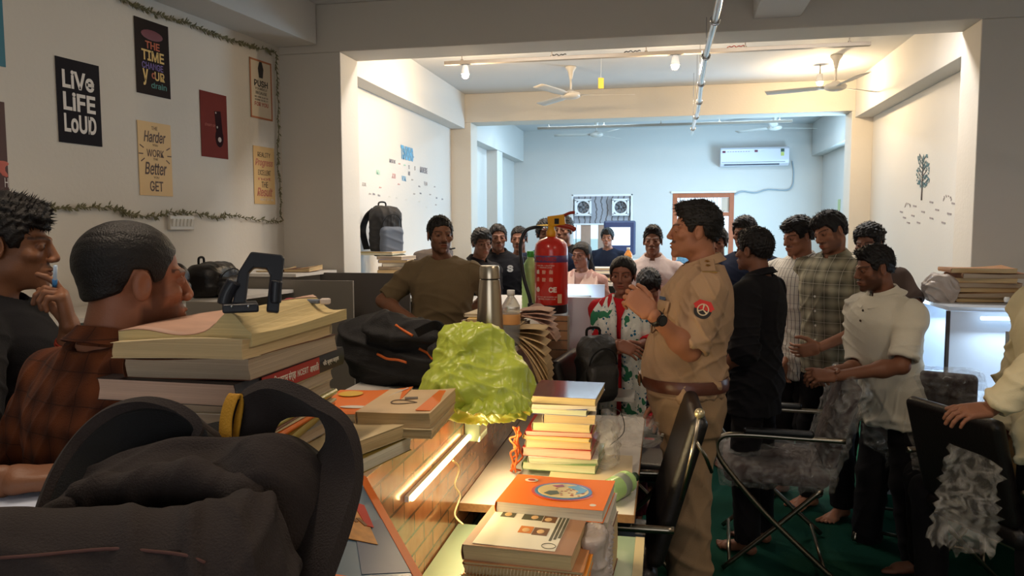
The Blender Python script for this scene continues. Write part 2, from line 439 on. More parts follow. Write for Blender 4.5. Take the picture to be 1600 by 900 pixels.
TORSO = [(0.83, 0, 0.004, .150, .100), (0.90, 0, 0.004, .162, .112), (0.97, 0, 0, .152, .105), (1.05, 0, -.002, .142, .098),
         (1.15, 0, -.004, .150, .106), (1.25, 0, -.002, .164, .116), (1.33, 0, .002, .168, .113), (1.39, 0, .008, .132, .092), (1.425, 0, .014, .100, .072), (1.455, 0, .018, .062, .055)]
def person(name='person', label='', group=None, uvd=None, loc=None, face=0.0, scale=None, tone=(122, 82, 60), hyaw=0, hpitch=0, hroll=0,
           lean=(0, 0), belly=0.0, build=1.0, female=False, arms=(None, None), legs=None, sit=0.0, hair='short', beard=0.0, stache=0.0,
           top=None, bottom=None, feet='bare', hh=None, bh=0.005, seed=1, headw=1.0, floor=0.0, spikes=0, smile=0, head_scale=1.0):
    head_scale *= .915
    """a person standing on the floor (or seated, sit = how far the hips drop); face 0 looks along -Y, +90 along +X"""
    rows = []
    for z, cx_, cy_, rx_, ry_ in TORSO:
        bl = math.exp(-((z-1.06)/0.12)**2)*belly
        fx = build*(0.90 if female and z > 1.1 else 1.0)
        ry_ = ry_*(0.5+0.5*build)+bl*0.5
        if female: rx_ *= (0.93 if 1.0 < z < 1.12 else 1.0); ry_ += 0.022*math.exp(-((z-1.27)/0.05)**2)*0.5; cy_ -= 0.022*math.exp(-((z-1.27)/0.05)**2)
        k = max(0, (z-0.9)/0.55)
        rows.append((z-sit, cx_+lean[0]*k, cy_-bl*0.5+lean[1]*k, rx_*fx, ry_))
    def T(p):  # lean and sit for points of the upper body
        k = max(0, (p[2]-0.9)/0.55); return np.array([p[0]+lean[0]*k, p[1]+lean[1]*k, p[2]-sit])
    sw = (0.155 if female else 0.175)*(0.4+0.6*build)
    HC = T((0, -0.022, 1.585)); 
    Hm = Matrix.Translation(Vector(HC)) @ Matrix.Rotation(R(hyaw), 4, 'Z') @ Matrix.Rotation(R(hpitch), 4, 'X') @ Matrix.Rotation(R(hroll), 4, 'Y') @ Matrix.Scale(head_scale, 4)
    Hi = Hm.inverted()
    tH = lambda p: np.array(Hi @ Vector(p))
    if uvd is not None:
        P = pd(*uvd)
        if scale is None: scale = (P.z-floor)/HC[2]
        c, s_ = math.cos(R(face)), math.sin(R(face))
        loc = (P.x-scale*(HC[0]*c-HC[1]*s_), P.y-scale*(HC[0]*s_+HC[1]*c), P.z-scale*HC[2])
    root = thing(name, label, 'person', loc, R(face), group); root.scale = (scale,)*3
    Ri = Matrix.Rotation(-R(face), 3, 'Z')
    for a in arms:
        for k_ in ('E', 'W'):
            if a and k_+'p' in a: a[k_] = tuple((Ri @ (pd(*a[k_+'p'])-Vector(loc)))/scale)
    if hh is None: hh = 0.003
    parts = []; cols = []
    sk = skin_mat('skin %d %d %d' % tone, tone)
    # --- head and neck
    f = Field((-.20, -.14, -.24), (.20, .16, .14), hh); W_ = headw
    f.ell((0, .014, .035), (.073*W_, .092, .078), k=0)
    f.ell((0, -.028, -.025), (.057*W_, .060, .082), k=.02)
    f.ell((0, -.044, -.072), (.038*W_, .044, .036), k=.02)
    f.ell((0, -.078, -.098), (.019, .015, .015), k=.018)
    for s in (-1, 1):
        f.ell((s*.041*W_, -.004, -.058), (.016, .028, .024), k=.022)
        f.ell((s*.044*W_, -.058, -.020), (.020, .018, .016), k=.015)
        f.cap((s*.012, -.086, .020), (s*.046*W_, -.066, .021), .0085, .007, k=.012)
        f.ell((s*.031, -.097, .002), (.018, .017, .012), k=.010, op='s')
        f.ell((s*.031, -.0735, .002), (.0135, .0125, .0115), k=.002)
        f.cap((s*.019, -.083, .0095), (s*.043, -.077, .0085), .0032, .003, k=.003)
        f.ell((s*.0755*W_, .010, -.004), (.0075, .018, .031), k=.006, rot=((1, s*.25, 0), (-s*.25, 1, 0), (0, 0, 1)))
        f.ell((s*.083*W_, .006, -.001), (.005, .009, .016), k=.004, op='s')
    f.cap((0, -.087, .014), (0, -.104, -.024), .0080, .0112, k=.010)
    f.ell((0, -.105, -.028), (.0120, .010, .0090), k=.006)
    for s in (-1, 1): f.ell((s*.0135, -.098, -.032), (.0075, .010, .0075), k=.006)
    f.ell((0, -.082, -.060), (.026, .014, .018), k=.012)
    f.ell((0, -.0945, -.0565), (.021, .0075, .0055), k=.005)
    f.ell((0, -.0925, -.0680), (.018, .0075, .0062), k=.005)
    f.ell((0, -.100, -.0622), (.024, .010, .0013+.002*smile), k=.002, op='s')
    nr = .046 if female else .054
    nb = tH(T((0, .022, 1.43)))
    f.cap((0, .030, -.050), nb, nr*.95, nr*1.06, k=.022)
    for s in (-1, 1): f.cap(tH(T((s*.03, .03, 1.440))), tH(T((s*.11, .02, 1.385))), .034, .036, k=.03)
    if not female: f.ell(tH(T((0, -.030, 1.49))), (.010, .012, .014), k=.016)
    V, Q = f.mesh()
    x, y, z = V[:, 0], V[:, 1], V[:, 2]; ax = np.abs(x); C = np.ones((len(V), 3))
    def paint(m, c):
        m = np.clip(m, 0, 1)[:, None]; C[:] = C*(1-m)+np.array(c)*m
    dk = np.array([.16, .14, .14])
    if beard > 0 or stache > 0:
        low = np.clip((-.030-z-0.25*np.maximum(0, ax-.03))/.016, 0, 1)*np.clip((.012-y)/.012, 0, 1)*np.clip((z+.125)/.014, 0, 1)
        cheek = np.clip((ax-.026)/.010, 0, 1)+np.clip((-.073-z)/.006, 0, 1)
        side = np.clip((ax-.050)/.008, 0, 1)*np.clip((.0-np.abs(y+.026)+.020)/.010, 0, 1)*np.clip((.02-z)/.01, 0, 1)*np.clip((z+.07)/.01, 0, 1)
        paint(np.maximum(low*np.clip(cheek, 0, 1), side)*beard, dk)
        paint(np.clip((.033-ax)/.006, 0, 1)*np.clip((z+.0545)/.003, 0, 1)*np.clip((-.0385-z)/.004, 0, 1)*(y < -.075)*max(stache, beard*0.8), dk)
    paint((1-np.clip((np.hypot(x/.020, (z+.0622)/.0095)-.85)/.2, 0, 1))*(y < -.085), (1.05, .62, .60) if female else (.95, .62, .58))
    for s in (-1, 1):
        dx = x*s-.031; ez = z-.002; fr = (y < -.066)
        paint((1-np.clip((np.hypot(dx/.015, ez/.0085)-.8)/.35, 0, 1))*fr, (.66, .62, .62))
        paint((1-np.clip((np.hypot(dx/.0118, ez/.0046)-.85)/.3, 0, 1))*fr, (1.25, 1.4, 1.5) if hh < .0028 else (.82, .84, .86))
        paint((1-np.clip((np.hypot(dx, ez)-.0054)/.0015, 0, 1))*fr, (.10, .08, .08))
        bz = .0195+.006*np.sin(np.clip((x*s-.008)/.045, 0, 1)*PI*.8)
        paint((1-np.clip((np.abs(z-bz)-.0028)/.002, 0, 1))*((x*s) > .009)*((x*s) < .052)*(y < -.05)*0.85, dk)
    # scalp
    zl = np.interp(y, [-.09, -.075, -.052, -.040, -.030, -.012, .0, .024, .04, .09], [.075, .070, .050, .02, -.004, -.006, .022, .024, -.015, -.05])
    if hair not in ('bald',): paint(np.clip((z-zl)/.006, 0, 1), dk*1.3)
    M3 = np.array(Hm.to_3x3()); tr = np.array(Hm.translation)
    parts.append((V@M3.T+tr, Q)); cols.append(C)
    # --- core of the body
    f = Field((-.42, -.45, -.05-floor*0), (.42, .32, 1.52), .009)
    f.loft([(a, b, c, d-.012, e-.012) for a, b, c, d, e in rows], k=0)
    for s in (-1, 1): f.cap(T((s*.06, .02, 1.40)), T((s*sw, .01, 1.365)), .032, .040, k=.03)
    hipz = 0.90-sit
    if legs is None: legs = (((-.09, -.005, .49), (-.10, .02, .08)), ((.09, -.005, .49), (.10, .02, .08)))
    for s, (kn, an) in zip((-1, 1), legs):
        f.cap((s*.085, .005, hipz), kn, .070, .048, k=.03); f.cap(kn, an, .046, .030, k=.02)
    V, Q = f.mesh(); parts.append((V, Q)); cols.append(np.ones((len(V), 3)))
    # --- feet
    if feet == 'bare':
        for s, (kn, an) in zip((-1, 1), legs):
            an = np.array(an); f = Field((an[0]-.08, an[1]-.22, an[2]-.09), (an[0]+.08, an[1]+.07, an[2]+.16), .004); z0 = an[2]-.08
            f.cap((an[0], an[1], an[2]+.12), (an[0], an[1], an[2]-.02), .033, .034, k=0)
            f.ell((an[0], an[1]+.022, z0+.028), (.030, .032, .028), k=.02)
            f.cap((an[0], an[1]-.01, z0+.045), (an[0]+s*.006, an[1]-.10, z0+.024), .034, .026, k=.02)
            f.ell((an[0]+s*.004, an[1]-.105, z0+.020), (.043, .040, .019), k=.02)
            for i, (dx_, ln, r) in enumerate(((-.030, .045, .0115), (-.010, .045, .0085), (.007, .040, .008), (.022, .033, .0075), (.035, .024, .007))):
                f.cap((an[0]+s*dx_, an[1]-.125, z0+.014), (an[0]+s*dx_*1.05, an[1]-.130-ln+.006*i, z0+.010), r, r*.9, k=.006)
            V, Q = f.mesh(); parts.append((V, Q)); cols.append(np.ones((len(V), 3)))
    # --- arms and hands
    info = {'S': {}, 'E': {}, 'W': {}}
    for s, arm in zip((-1, 1), arms):
        a = arm or {}
        S = T((s*sw, .01, 1.368)); E = np.array(a.get('E', tuple(T((s*(sw+.055), .03, 1.11))))); W = np.array(a.get('W', tuple(T((s*(sw+.065), -.05, .87)))))
        info['S'][s] = S; info['E'][s] = E; info['W'][s] = W
        P_ = np.array([S, E, W]); f = Field(P_.min(0)-.09, P_.max(0)+.09, bh)
        g = .88 if female else 1.0
        f.cap(S, E, .041*g, .036*g, k=0)
        d1 = (W-E)/np.linalg.norm(W-E)
        f.cap(E, W, .038*g, .0245*g, k=.02); f.ell(E+(W-E)*.28, (.036*g,)*3, k=.04)
        V, Q = f.mesh(); parts.append((V, Q)); cols.append(np.ones((len(V), 3)))
        if a.get('nohand'): continue
        hd = np.array(a.get('hd', tuple(d1)), float); hd /= np.linalg.norm(hd)
        zn = np.array(a.get('up', (s*1.0, 0, 0)), float); zn -= hd*(zn@hd); zn /= np.linalg.norm(zn)
        yn = np.cross(zn, hd); ts = a.get('thumb', -s if zn[2] >= -0.5 else s)
        ts = -s*1.0 if 'thumb' not in a else a['thumb']
        c = a.get('curl', (25, 30, 20)); curls = c if isinstance(c[0], (tuple, list)) else [c]*4
        f = Field((-.10, -.085, -.11), (.21, .085, .07), max(.0024, bh*.55))
        f.box((.045, 0, 0), (.046, .037, .012), r=.011, k=0); f.ell((.05, ts*.0, .002), (.05, .036, .013), k=.01)
        bk = np.array([yn*0, yn, zn]); wl = np.array([(-d1)@hd, (-d1)@yn, (-d1)@zn])
        f.cap((0.004, 0, 0), wl*.08, .0235*g, .0262*g, k=.02, sq=((0, 0, 1), 1.15))
        for i in range(4):
            y0 = ts*(.029-.0195*i); L_ = (.071, .079, .073, .057)[i]; rr = (.0088, .0090, .0086, .0076)[i]
            p = np.array([.084-(.006 if i == 3 else 0)-(.003 if i == 0 else 0), y0, 0]); an = 0.0; sp = ts*(1.5-i)*.05
            for q, (fr, cu) in enumerate(zip((.45, .30, .25), curls[i])):
                an += R(cu); n = p+np.array([math.cos(an), sp, -math.sin(an)])*L_*fr
                f.cap(p, n, rr*(1-.08*q), rr*(1-.08*(q+1)), k=.006 if q == 0 else .003); p = n
        th = a.get('tcurl', 0.0)
        p0 = np.array([.016, ts*.026, -.008]); p1 = p0+np.array([.62, ts*(.62-.4*th), -.28-.5*th])*.044/1.0; p2 = p1+np.array([.80, ts*(.38-.8*th), -.25-.4*th])*.036; p3 = p2+np.array([.9, ts*(.1-.8*th), -.2-.3*th])*.026
        f.cap(p0, p1, .0155, .0115, k=.014); f.cap(p1, p2, .0112, .0098, k=.004); f.cap(p2, p3, .0098, .0080, k=.003)
        V, Q = f.mesh(); A = np.array([hd, yn, zn]); V = V@A+W+hd*.012
        parts.append((V, Q)); cols.append(np.ones((len(V), 3)))
    V, Q = join(parts); body = mesh_obj('body', V, Q, sk, root, smooth=True)
    at = body.data.color_attributes.new('Col', 'FLOAT_COLOR', 'POINT'); C = np.ones((len(V), 4), dtype=np.float32); C[:, :3] = np.concatenate(cols)
    at.data.foreach_set('color', C.ravel())
    # --- hair
    if hair != 'bald':
        st = dict(short=(.012, .007, 1), buzz=(.005, .004, 0), quiff=(.020, .006, 1), thick=(.024, .014, 1), curly=(.030, .018, 1), parted=(.012, .012, 0), crop=(.014, .004, 1))[hair]
        tt, ts_, fr = st; f = Field((-.13, -.15, -.14), (.13, .16, .17), max(.003, hh))
        f.ell((0, .016, .038), (.073*W_+ts_, .093+ts_*1.1, .078+tt), k=0)
        f.ell((0, .058, -.020), (.050*W_+ts_*.6, .036+ts_*.5, .050), k=.02)
        if hair in ('quiff', 'thick'):
            f.ell((.0, -.045, .098), (.052, .045, .026), k=.02)
        if hair == 'thick':
            f.ell((-.02, -.072, .078), (.045, .022, .020), k=.012)
        if hair == 'curly':
            g = random.Random(seed)
            for i in range(46):
                a_ = g.uniform(0, 2*PI); b_ = g.uniform(.15, 1.0); r_ = math.sqrt(1-b_*b_)
                f.ell((math.cos(a_)*r_*.088, .016+math.sin(a_)*r_*.105, .045+b_*.085), (.016,)*3, k=.006)
        ys = [-.12, -.080, -.060, -.045, -.034, -.016, -.004, .024, .040, .13]
        zs = [.068, .066, .052, .026, -.002, -.004, .024, .026, -.020, -.056]
        if female: ys = [-.12, -.080, -.060, -.045, -.03, .02, .05, .13]; zs = [.070, .064, .050, .030, .006, .005, -.045, -.065]
        if hair == 'thick': zs[0] = .046; zs[1] = .046
        if hair == 'buzz': zs[:4] = [.074, .068, .050, .030]
        zl = np.interp(f.ax[1], ys, zs)[None, :, None]
        v = zl-f.ax[2][None, None, :]; f.D = -smin(-f.D, -np.broadcast_to(v, f.D.shape).astype(np.float32), .008)
        V, Q = f.mesh(); n = vnorm(V, Q)
        if female and hair == 'parted':
            V = V-n*(.006*np.exp(-(V[:, 0]/.004)**2)*(V[:, 1] < .03))[:, None]
        am = dict(buzz=.0006, parted=.0015).get(hair, .0035)
        g = np.random.RandomState(seed); wv = np.zeros(len(V))
        for i in range(4):
            d = g.normal(size=3)*np.array([1, .35, .6]); d /= np.linalg.norm(d)
            wv += np.sin(V@d*(150+60*i)+3*np.sin(V@g.normal(size=3)*40)+g.rand()*6)
        V = V+n*(wv*am*.35)[:, None]
        hp = [(V, Q)]
        ns = spikes or {'buzz': 0, 'parted': 0}.get(hair, 420)
        if ns:
            ok = np.where((V[:, 2] > .03)|(V[:, 1] > .04))[0]; ix = g.choice(ok, ns); P0 = V[ix]; nn = n[ix]
            fl = np.tile(np.array([[0, -.5, .35]]), (ns, 1))*(P0[:, 2:3] > .06)+np.array([[0, .2, -.4]])*(P0[:, 2:3] <= .06)
            dd = nn*.75+fl+g.normal(size=(ns, 3))*.35; dd /= np.linalg.norm(dd, axis=1, keepdims=True)
            ln = g.uniform(.005, .011, (ns, 1))*(1.5 if hair in ('thick', 'curly', 'quiff') else 1)
            o1 = np.cross(dd, [0, 0, 1.0]); o1 /= np.linalg.norm(o1, axis=1, keepdims=True)+1e-9; o2 = np.cross(dd, o1); r = .0022
            b0 = P0-nn*.003
            A = b0+o1*r; B = b0-o1*r*.5+o2*r*.87; C_ = b0-o1*r*.5-o2*r*.87; T_ = P0+dd*ln+np.array([0, -.002, 0])
            VV = np.concatenate([A, B, C_, T_]); i = np.arange(ns)
            QQ = np.concatenate([np.stack([i, i+ns, i+3*ns, i+3*ns], 1), np.stack([i+ns, i+2*ns, i+3*ns, i+3*ns], 1), np.stack([i+2*ns, i, i+3*ns, i+3*ns], 1)])
            # degenerate quads are avoided by a tiny tip edge
            VV = np.concatenate([VV, T_+o1*.0003]); QQ[:, 3] = QQ[:, 3]+ns
            hp.append((VV, QQ))
        if female:
            f = Field((-.09, .0, -.30), (.09, .20, .06), .004)
            f.ell((0, .105, -.035), (.036, .030, .036), k=0) if hair == 'parted' and seed % 2 == 0 else f.cap((0, .10, -.02), (0, .085, -.26), .030, .016, k=0)
            hp.append(f.mesh())
        V, Q = join(hp); mesh_obj('hair', V@M3.T+tr, Q, hair_mat(), root, smooth=True)
    # --- clothes
    info.update(T=T, rows=rows, root=root, Hm=Hm, scale=scale, sw=sw, legs=legs, loc=loc, sk=sk)
    if top: make_top(root, info, seed=seed, bh=bh, female=female, **top)
    if bottom: make_bottom(root, info, seed=seed+5, bh=bh, sit=sit, **bottom)
    return root, info

def torso_pt(info, a, z, off=0.0):
    """a point on the torso skin at the angle a (0 = front) and height z"""
    rw = np.array(info['rows']); cx_, cy_, rx_, ry_ = [np.interp(z, rw[:, 0], rw[:, i]) for i in range(1, 5)]
    s_, c_ = math.sin(a), math.cos(a); p = 2.3; q = (abs(s_)**p+abs(c_)**p)**(-1/p)
    return Vector((cx_+(rx_+off)*s_*q, cy_-(ry_+off)*c_*q, z))

def make_top(root, info, kind='tee', m=None, off=.014, hem=.84, sleeve='short', frac=.86, amp=.006, collar=None, buttons=None, seed=1, bh=.005,
             female=False, name=None, fscale=1.0, vneck=0.0, cuff=None, flare=0.0, btn=None, nsub=0.066, loose=1.0):
    T = info['T']; rows = info['rows']; sit = 0
    dz = rows[0][0]-TORSO[0][0]
    rr = [r for r in rows if r[0] >= hem+dz-.001]
    extra = []
    if hem+dz < rows[0][0]:
        a, b, c, d, e = rows[0]; extra = [(hem+dz, b, c, d+flare, e+flare)]
    if hem+dz > rows[0][0]:
        rw = np.array(rows); z = hem+dz; extra = [(z, *[float(np.interp(z, rw[:, 0], rw[:, i])) for i in range(1, 5)])]
        rr = [r for r in rows if r[0] > z+.01]
    R_ = [(a, b, c, d+off*loose, e+off*loose) for a, b, c, d, e in extra+rr]
    S, E, W = info['S'], info['E'], info['W']
    pts = [S[-1], S[1], E[-1], E[1]]+([W[-1], W[1]] if sleeve == 'long' else [])
    lo = np.minimum(np.min(pts, 0), [-.2, -.2, hem+dz])-.08; hi = np.maximum(np.max(pts, 0), [.2, .16, 1.5+dz])+.08
    f = Field(lo, hi, bh)
    f.loft(R_, k=0)
    for s in (-1, 1):
        f.cap(T((s*.050, .022, 1.428)), S[s], .034+off*.6, .044+off*.8, k=.035)
        g = .9 if female else 1
        if sleeve == 'short':
            e = S[s]+(E[s]-S[s])*frac; u = (E[s]-S[s])/np.linalg.norm(E[s]-S[s])
            f.cap(S[s], e, (.047+off)*g, (.046+off*.75)*g, k=.03, flat=True)
            f.cap(e-u*.02, e+u*.05, (.040+off*.6)*g, (.042+off*.6)*g, k=0, op='s')
        elif sleeve == 'long':
            f.cap(S[s], E[s], (.047+off)*g, (.042+off)*g, k=.03)
            e = E[s]+(W[s]-E[s])*frac; u = (W[s]-E[s])/np.linalg.norm(W[s]-E[s])
            f.cap(E[s], e, (.042+off)*g, (.030+off*.6)*g, k=.02, flat=True)
            f.cap(e-u*.015, e+u*.05, (.030+off*.2)*g, (.030+off*.2)*g, k=0, op='s')
        elif sleeve == 'none': pass
    f.cap(T((0, .016, 1.405)), T((0, .000, 1.56)), nsub, nsub+.006, k=.006, op='s')
    if vneck: f.cap(T((0, -.10, 1.50)), T((0, -.13, 1.46-vneck)), .045, .010, k=.008, op='s')
    V, Q = f.mesh(); n = vnorm(V, Q)
    z = V[:, 2]-dz
    A = 1.4*amp*(0.35+0.65*np.clip((1.30-z)/.2, 0, 1)+.5*(np.abs(V[:, 0]) > .17))
    V = V+n*(folds(V, seed*7+3, 1.0, fscale, (1, 1, 1.7))*A)[:, None]
    nm = name or {'tee': 'tshirt', 'shirt': 'shirt', 'polo': 'polo_shirt', 'kurta': 'kurta', 'uniform': 'uniform_shirt'}[kind]
    o = mesh_obj(nm, V, Q, m, root, smooth=True)
    if collar is not None:
        add_collar(root, info, collar if not isinstance(collar, bool) else m, open_=.5 if kind != 'polo' else .40, h=.036 if kind != 'polo' else .040, spread=.026 if kind != 'polo' else .040)
    if kind == 'tee':
        pts = [Vector(T((math.sin(a)*(nsub+.002), .014-math.cos(a)*(nsub+.002), 1.452-.018*math.cos(a)-.012*(1+math.cos(a))))) for a in [2*PI*i/32 for i in range(32)]]
        MB().tube(pts, .0042, 6, close=True).build('neckband', m, root, smooth=True)
    if buttons:
        mb_ = btn or mat('shirt button', (225, 220, 205), rough=.35)
        for z in buttons:
            p = torso_pt(info, 0.0, z+dz, off+.0085)
            MB().lathe([(.001, -.001), (.0058, -.001), (.0062, .001), (.004, .0022), (.001, .0018)], n=12, axis='Y').build('button', mb_, root, loc=p)
    return o

def add_collar(root, info, m, open_=.5, h=.036, spread=.026, r0=.066):
    T = info['T']; P = []; n = 40
    for i in range(n+1):
        a = open_*.5+(2*PI-open_)*i/n   # 0 = front
        fr = (1+math.cos(a))/2; row = []
        pt = .030*max(0, fr-.6)/.4
        base = (math.sin(a)*r0, .012-math.cos(a)*r0*.98, 1.468-.046*fr**1.3); zo = 1.480-.062*fr**1.2-pt
        for t, (dr, dz_) in zip((0, .35, .55, .75, 1), ((.000, 0), (-.004, h*.9), (.001, h*1.05), (.014, None), (spread, None))):
            zz = base[2]+dz_ if dz_ is not None else (zo+(base[2]+h*.9-zo)*(.5 if t < 1 else 0))
            row.append(Vector(T((base[0]+math.sin(a)*dr*1.25, base[1]-math.cos(a)*dr*(1+.55*fr), zz))))
        P.append(row)
    return MB().sheet(P, .0028).build('collar', m, root, smooth=True, auto=50)

def make_bottom(root, info, m=None, off=.018, amp=.007, seed=3, bh=.005, sit=0, name='trousers', ankle=.07, top_z=1.0, belt=None, flare=.0, skirt=False, wide=1.0):
    rows = info['rows']; legs = info['legs']; rw = np.array(rows); dz = -sit
    zz = [.82, .86, .90, .93, top_z]; R_ = []; shrink = 0.0 if belt else 0.9
    for z in zz:
        z = z+dz; z_ = max(z, rw[0, 0]); I = [float(np.interp(z_, rw[:, 0], rw[:, i])) for i in range(1, 5)]
        R_.append((z, I[0], I[1], I[2]+off*.8*(1-shrink), I[3]+off*.8*(1-shrink)))
    P = np.array([l for lg in legs for l in lg]); lo = np.minimum(P.min(0), [-.2, -.18, .82+dz])-.13; hi = np.maximum(P.max(0), [.2, .16, top_z+dz])+.13
    f = Field(lo, hi, max(bh, .006)); f.loft(R_, k=0)
    for s, (kn, an) in zip((-1, 1), legs):
        kn = np.array(kn, float); an = np.array(an, float)
        f.cap((s*.082, .006, .89+dz), kn, (.078+off*.3)*wide, (.056+off*.8)*wide, k=.03)
        u = (an-kn)/np.linalg.norm(an-kn); e = an+u*(.08-ankle)
        f.cap(kn, e, (.056+off*.8)*wide, (.042+off*1.2+flare)*wide, k=.03, flat=True)
        f.cap(e-u*.02, e+u*.05, .04+off, .04+off, k=0, op='s')
    V, Q = f.mesh(); n = vnorm(V, Q)
    V = V+n*(folds(V, seed*11+1, amp, .8, (1, 1, 1.5)))[:, None]
    mesh_obj(name, V, Q, m, root, smooth=True)
    if belt:
        bm_, bk = belt; P = []
        for i in range(49):
            a = 2*PI*i/48; P.append([torso_pt(info, a, top_z+dz-.045+dd, off+.011+(.003 if 0 < j < 3 else 0)) for j, dd in enumerate((0, .012, .034, .046))])
        MB().sheet(P, .004).build('belt', bm_, root, smooth=True, auto=60)
        if bk:
            c = torso_pt(info, 0, top_z+dz-.022, off+.02); b = MB(); b.box(c, (.062, .006, .050)); b.box(c+Vector((0, -.004, 0)), (.040, .005, .030)); b.build('belt_buckle', bk, root, bevel=.002)
# ------------------------------------------------------------------ the room
WALL = mat('painted plaster', (205, 203, 199), rough=.75, var=.035, scale=1.5, bump=.08, bscale=45)
WALLW = mat('warm painted plaster', (206, 200, 190), rough=.75, var=.05, scale=1.2, bump=.10, bscale=45)
CEIL = mat('ceiling paint', (205, 205, 205), rough=.8, var=.02, scale=2, bump=.05, bscale=40)
def struct(name, b, m, **kw):
    o = b.build(name, m, None, **kw); o['kind'] = 'structure'; return o
def carpet():
    m = mat('green floor mat', (14, 62, 44), rough=.9, bump=.5, bscale=380, spec=.15)
    s = xyz(m); n = N(m, 'ShaderNodeTexNoise'); n.inputs['Scale'].default_value = 2.2; n.inputs['Detail'].default_value = 6
    wv = N(m, 'ShaderNodeTexWave'); wv.inputs['Scale'].default_value = 1.1; wv.inputs['Distortion'].default_value = 6; wv.inputs['Detail'].default_value = 3
    f = mathn(m, 'MULTIPLY', n.outputs[0], wv.outputs['Fac'])
    L(m, mixc(m, f, lin((11, 58, 44)), lin((28, 98, 70))), ncol(m)); return m
b = MB(); b.bb((-4.2, -2.2, -.12), (3.6, 12.4, 0)); struct('floor', b, carpet())
ZC, ZB = 3.15, 2.82                       # ceiling, underside of the cross beams
Y1, Y1b, Y2, Y2b, YB = 5.06, 5.38, 8.74, 9.08, 12.3   # the two cross beams and the back wall
XML, XMR, XFL, XFR = -2.49, 2.14, -2.44, 2.32          # side walls of the middle and the far bay
b = MB(); b.bb((-4.2, -2.2, ZC), (3.6, 12.4, ZC+.15)); struct('ceiling', b, CEIL)
# cross beams and the columns that carry them
b = MB(); b.bb((-3.0, Y1, ZB), (3.5, Y1b, ZC)); struct('trim_1', b, WALLW, bevel=.006)
b = MB(); b.bb((-2.8, Y2, ZB), (3.0, Y2b, ZC)); struct('trim_2', b, WALLW, bevel=.006)
for i, (x0, x1, y0) in enumerate(((-3.15, -2.24, Y1), (1.82, 3.3, Y1), (-2.85, -2.25, Y2), (1.93, 3.0, Y2))):
    b = MB(); b.bb((x0, y0+.002, 0), (x1, y0+.31, ZB)); struct('trim_%d' % (i+3), b, WALLW, bevel=.006)
# beam running towards the viewer from the first cross beam
b = MB(); b.bb((.52, -2.2, 2.89), (.80, Y1, ZC)); struct('trim_7', b, CEIL, bevel=.004)
# left wall of the front bay, slightly out of square
A6 = R(6.4); WN = Vector((math.cos(A6), -math.sin(A6), 0)); WD = Vector((math.sin(A6), math.cos(A6), 0)); W0 = Vector((-2.70, Y1, 0))
def wl(u, v, off=0.0):
    d = ray(u, v); p0 = W0+WN*off; t = (p0-EYEP).dot(WN)/d.dot(WN); return EYEP+d*t
MW = Matrix(((WD.x, 0, WN.x), (WD.y, 0, WN.y), (0, 1, 0)))   # local x along the wall, y up, z out of it
b = MB(); b.prism([(-7.35, 0), (0.01, 0), (0.01, ZC), (-7.35, ZC)], -.15, 0, M=MW, c=W0); struct('wall_left', b, WALLW)
b = MB(); b.prism([(-7.35, 2.87), (0.01, 2.87), (0.01, ZC-.001), (-7.35, ZC-.001)], 0, .30, M=MW, c=W0); struct('trim_8', b, WALL, bevel=.004)
# middle bay
b = MB(); b.bb((XML-.18, Y1b, 0), (XML, Y2, ZC)); struct('wall_middle_left', b, WALL)
b = MB(); b.bb((XML, Y1b, 2.75), (XML+.17, Y2, ZC)); struct('trim_9', b, WALL, bevel=.004)
b = MB(); b.bb((XMR, Y1b, 0), (XMR+.18, Y2, ZC)); struct('wall_middle_right', b, WALL)
b = MB(); b.bb((XMR-.18, Y1b, 2.75), (XMR, Y2, ZC)); struct('trim_10', b, WALL, bevel=.004)
# far bay
b = MB(); b.bb((XFL-.18, Y2b, 0), (XFL, YB, ZC)); struct('wall_far_left', b, WALL)
b = MB(); b.bb((XFL, Y2b, 2.66), (XFL+.16, YB, ZC)); struct('trim_11', b, WALL, bevel=.004)
b = MB(); b.bb((XFL, 10.35, 0), (XFL+.15, 10.70, 2.66)); struct('trim_12', b, WALL, bevel=.004)
b = MB()
for lo, hi in (((Y2b, 0), (9.3, ZC)), ((9.3, 0), (10.7, .9)), ((9.3, 2.4), (10.7, ZC)), ((10.7, 0), (YB, ZC))): b.bb((XFR, lo[0], lo[1]), (XFR+.18, hi[0], hi[1]))
struct('wall_far_right', b, WALL)  # holds the unseen window opening added to let daylight in
b = MB(); b.bb((XFR-.16, Y2b, 2.66), (XFR, YB, ZC)); struct('trim_13', b, WALL, bevel=.004)
# back wall with the opening of the window and of the door
wx0, wx1, wz0, wz1 = -1.495, -.515, .95, 2.12; dx0, dx1, dz1 = .115, 1.035, 2.12
b = MB()
for lo, hi in (((-2.65, 0), (wx0, ZC)), ((wx0, 0), (wx1, wz0)), ((wx0, wz1), (wx1, ZC)), ((wx1, 0), (dx0, ZC)), ((dx0, dz1), (dx1, ZC)), ((dx1, 0), (2.6, ZC))):
    b.bb((lo[0], YB, lo[1]), (hi[0], YB+.18, hi[1]))
struct('wall_back', b, WALL)
# right wall of the front bay and the wall behind the viewer with an added, unseen window
b = MB(); b.bb((3.15, -2.2, 0), (3.3, Y1, ZC)); struct('wall_right', b, WALLW)
b = MB()
for lo, hi in (((-4.2, 0), (-1.2, ZC)), ((-1.2, 0), (1.4, 1.0)), ((-1.2, 2.3), (1.4, ZC)), ((1.4, 0), (3.6, ZC))): b.bb((lo[0], -2.35, lo[1]), (hi[0], -2.2, hi[1]))
struct('wall_behind', b, WALLW)

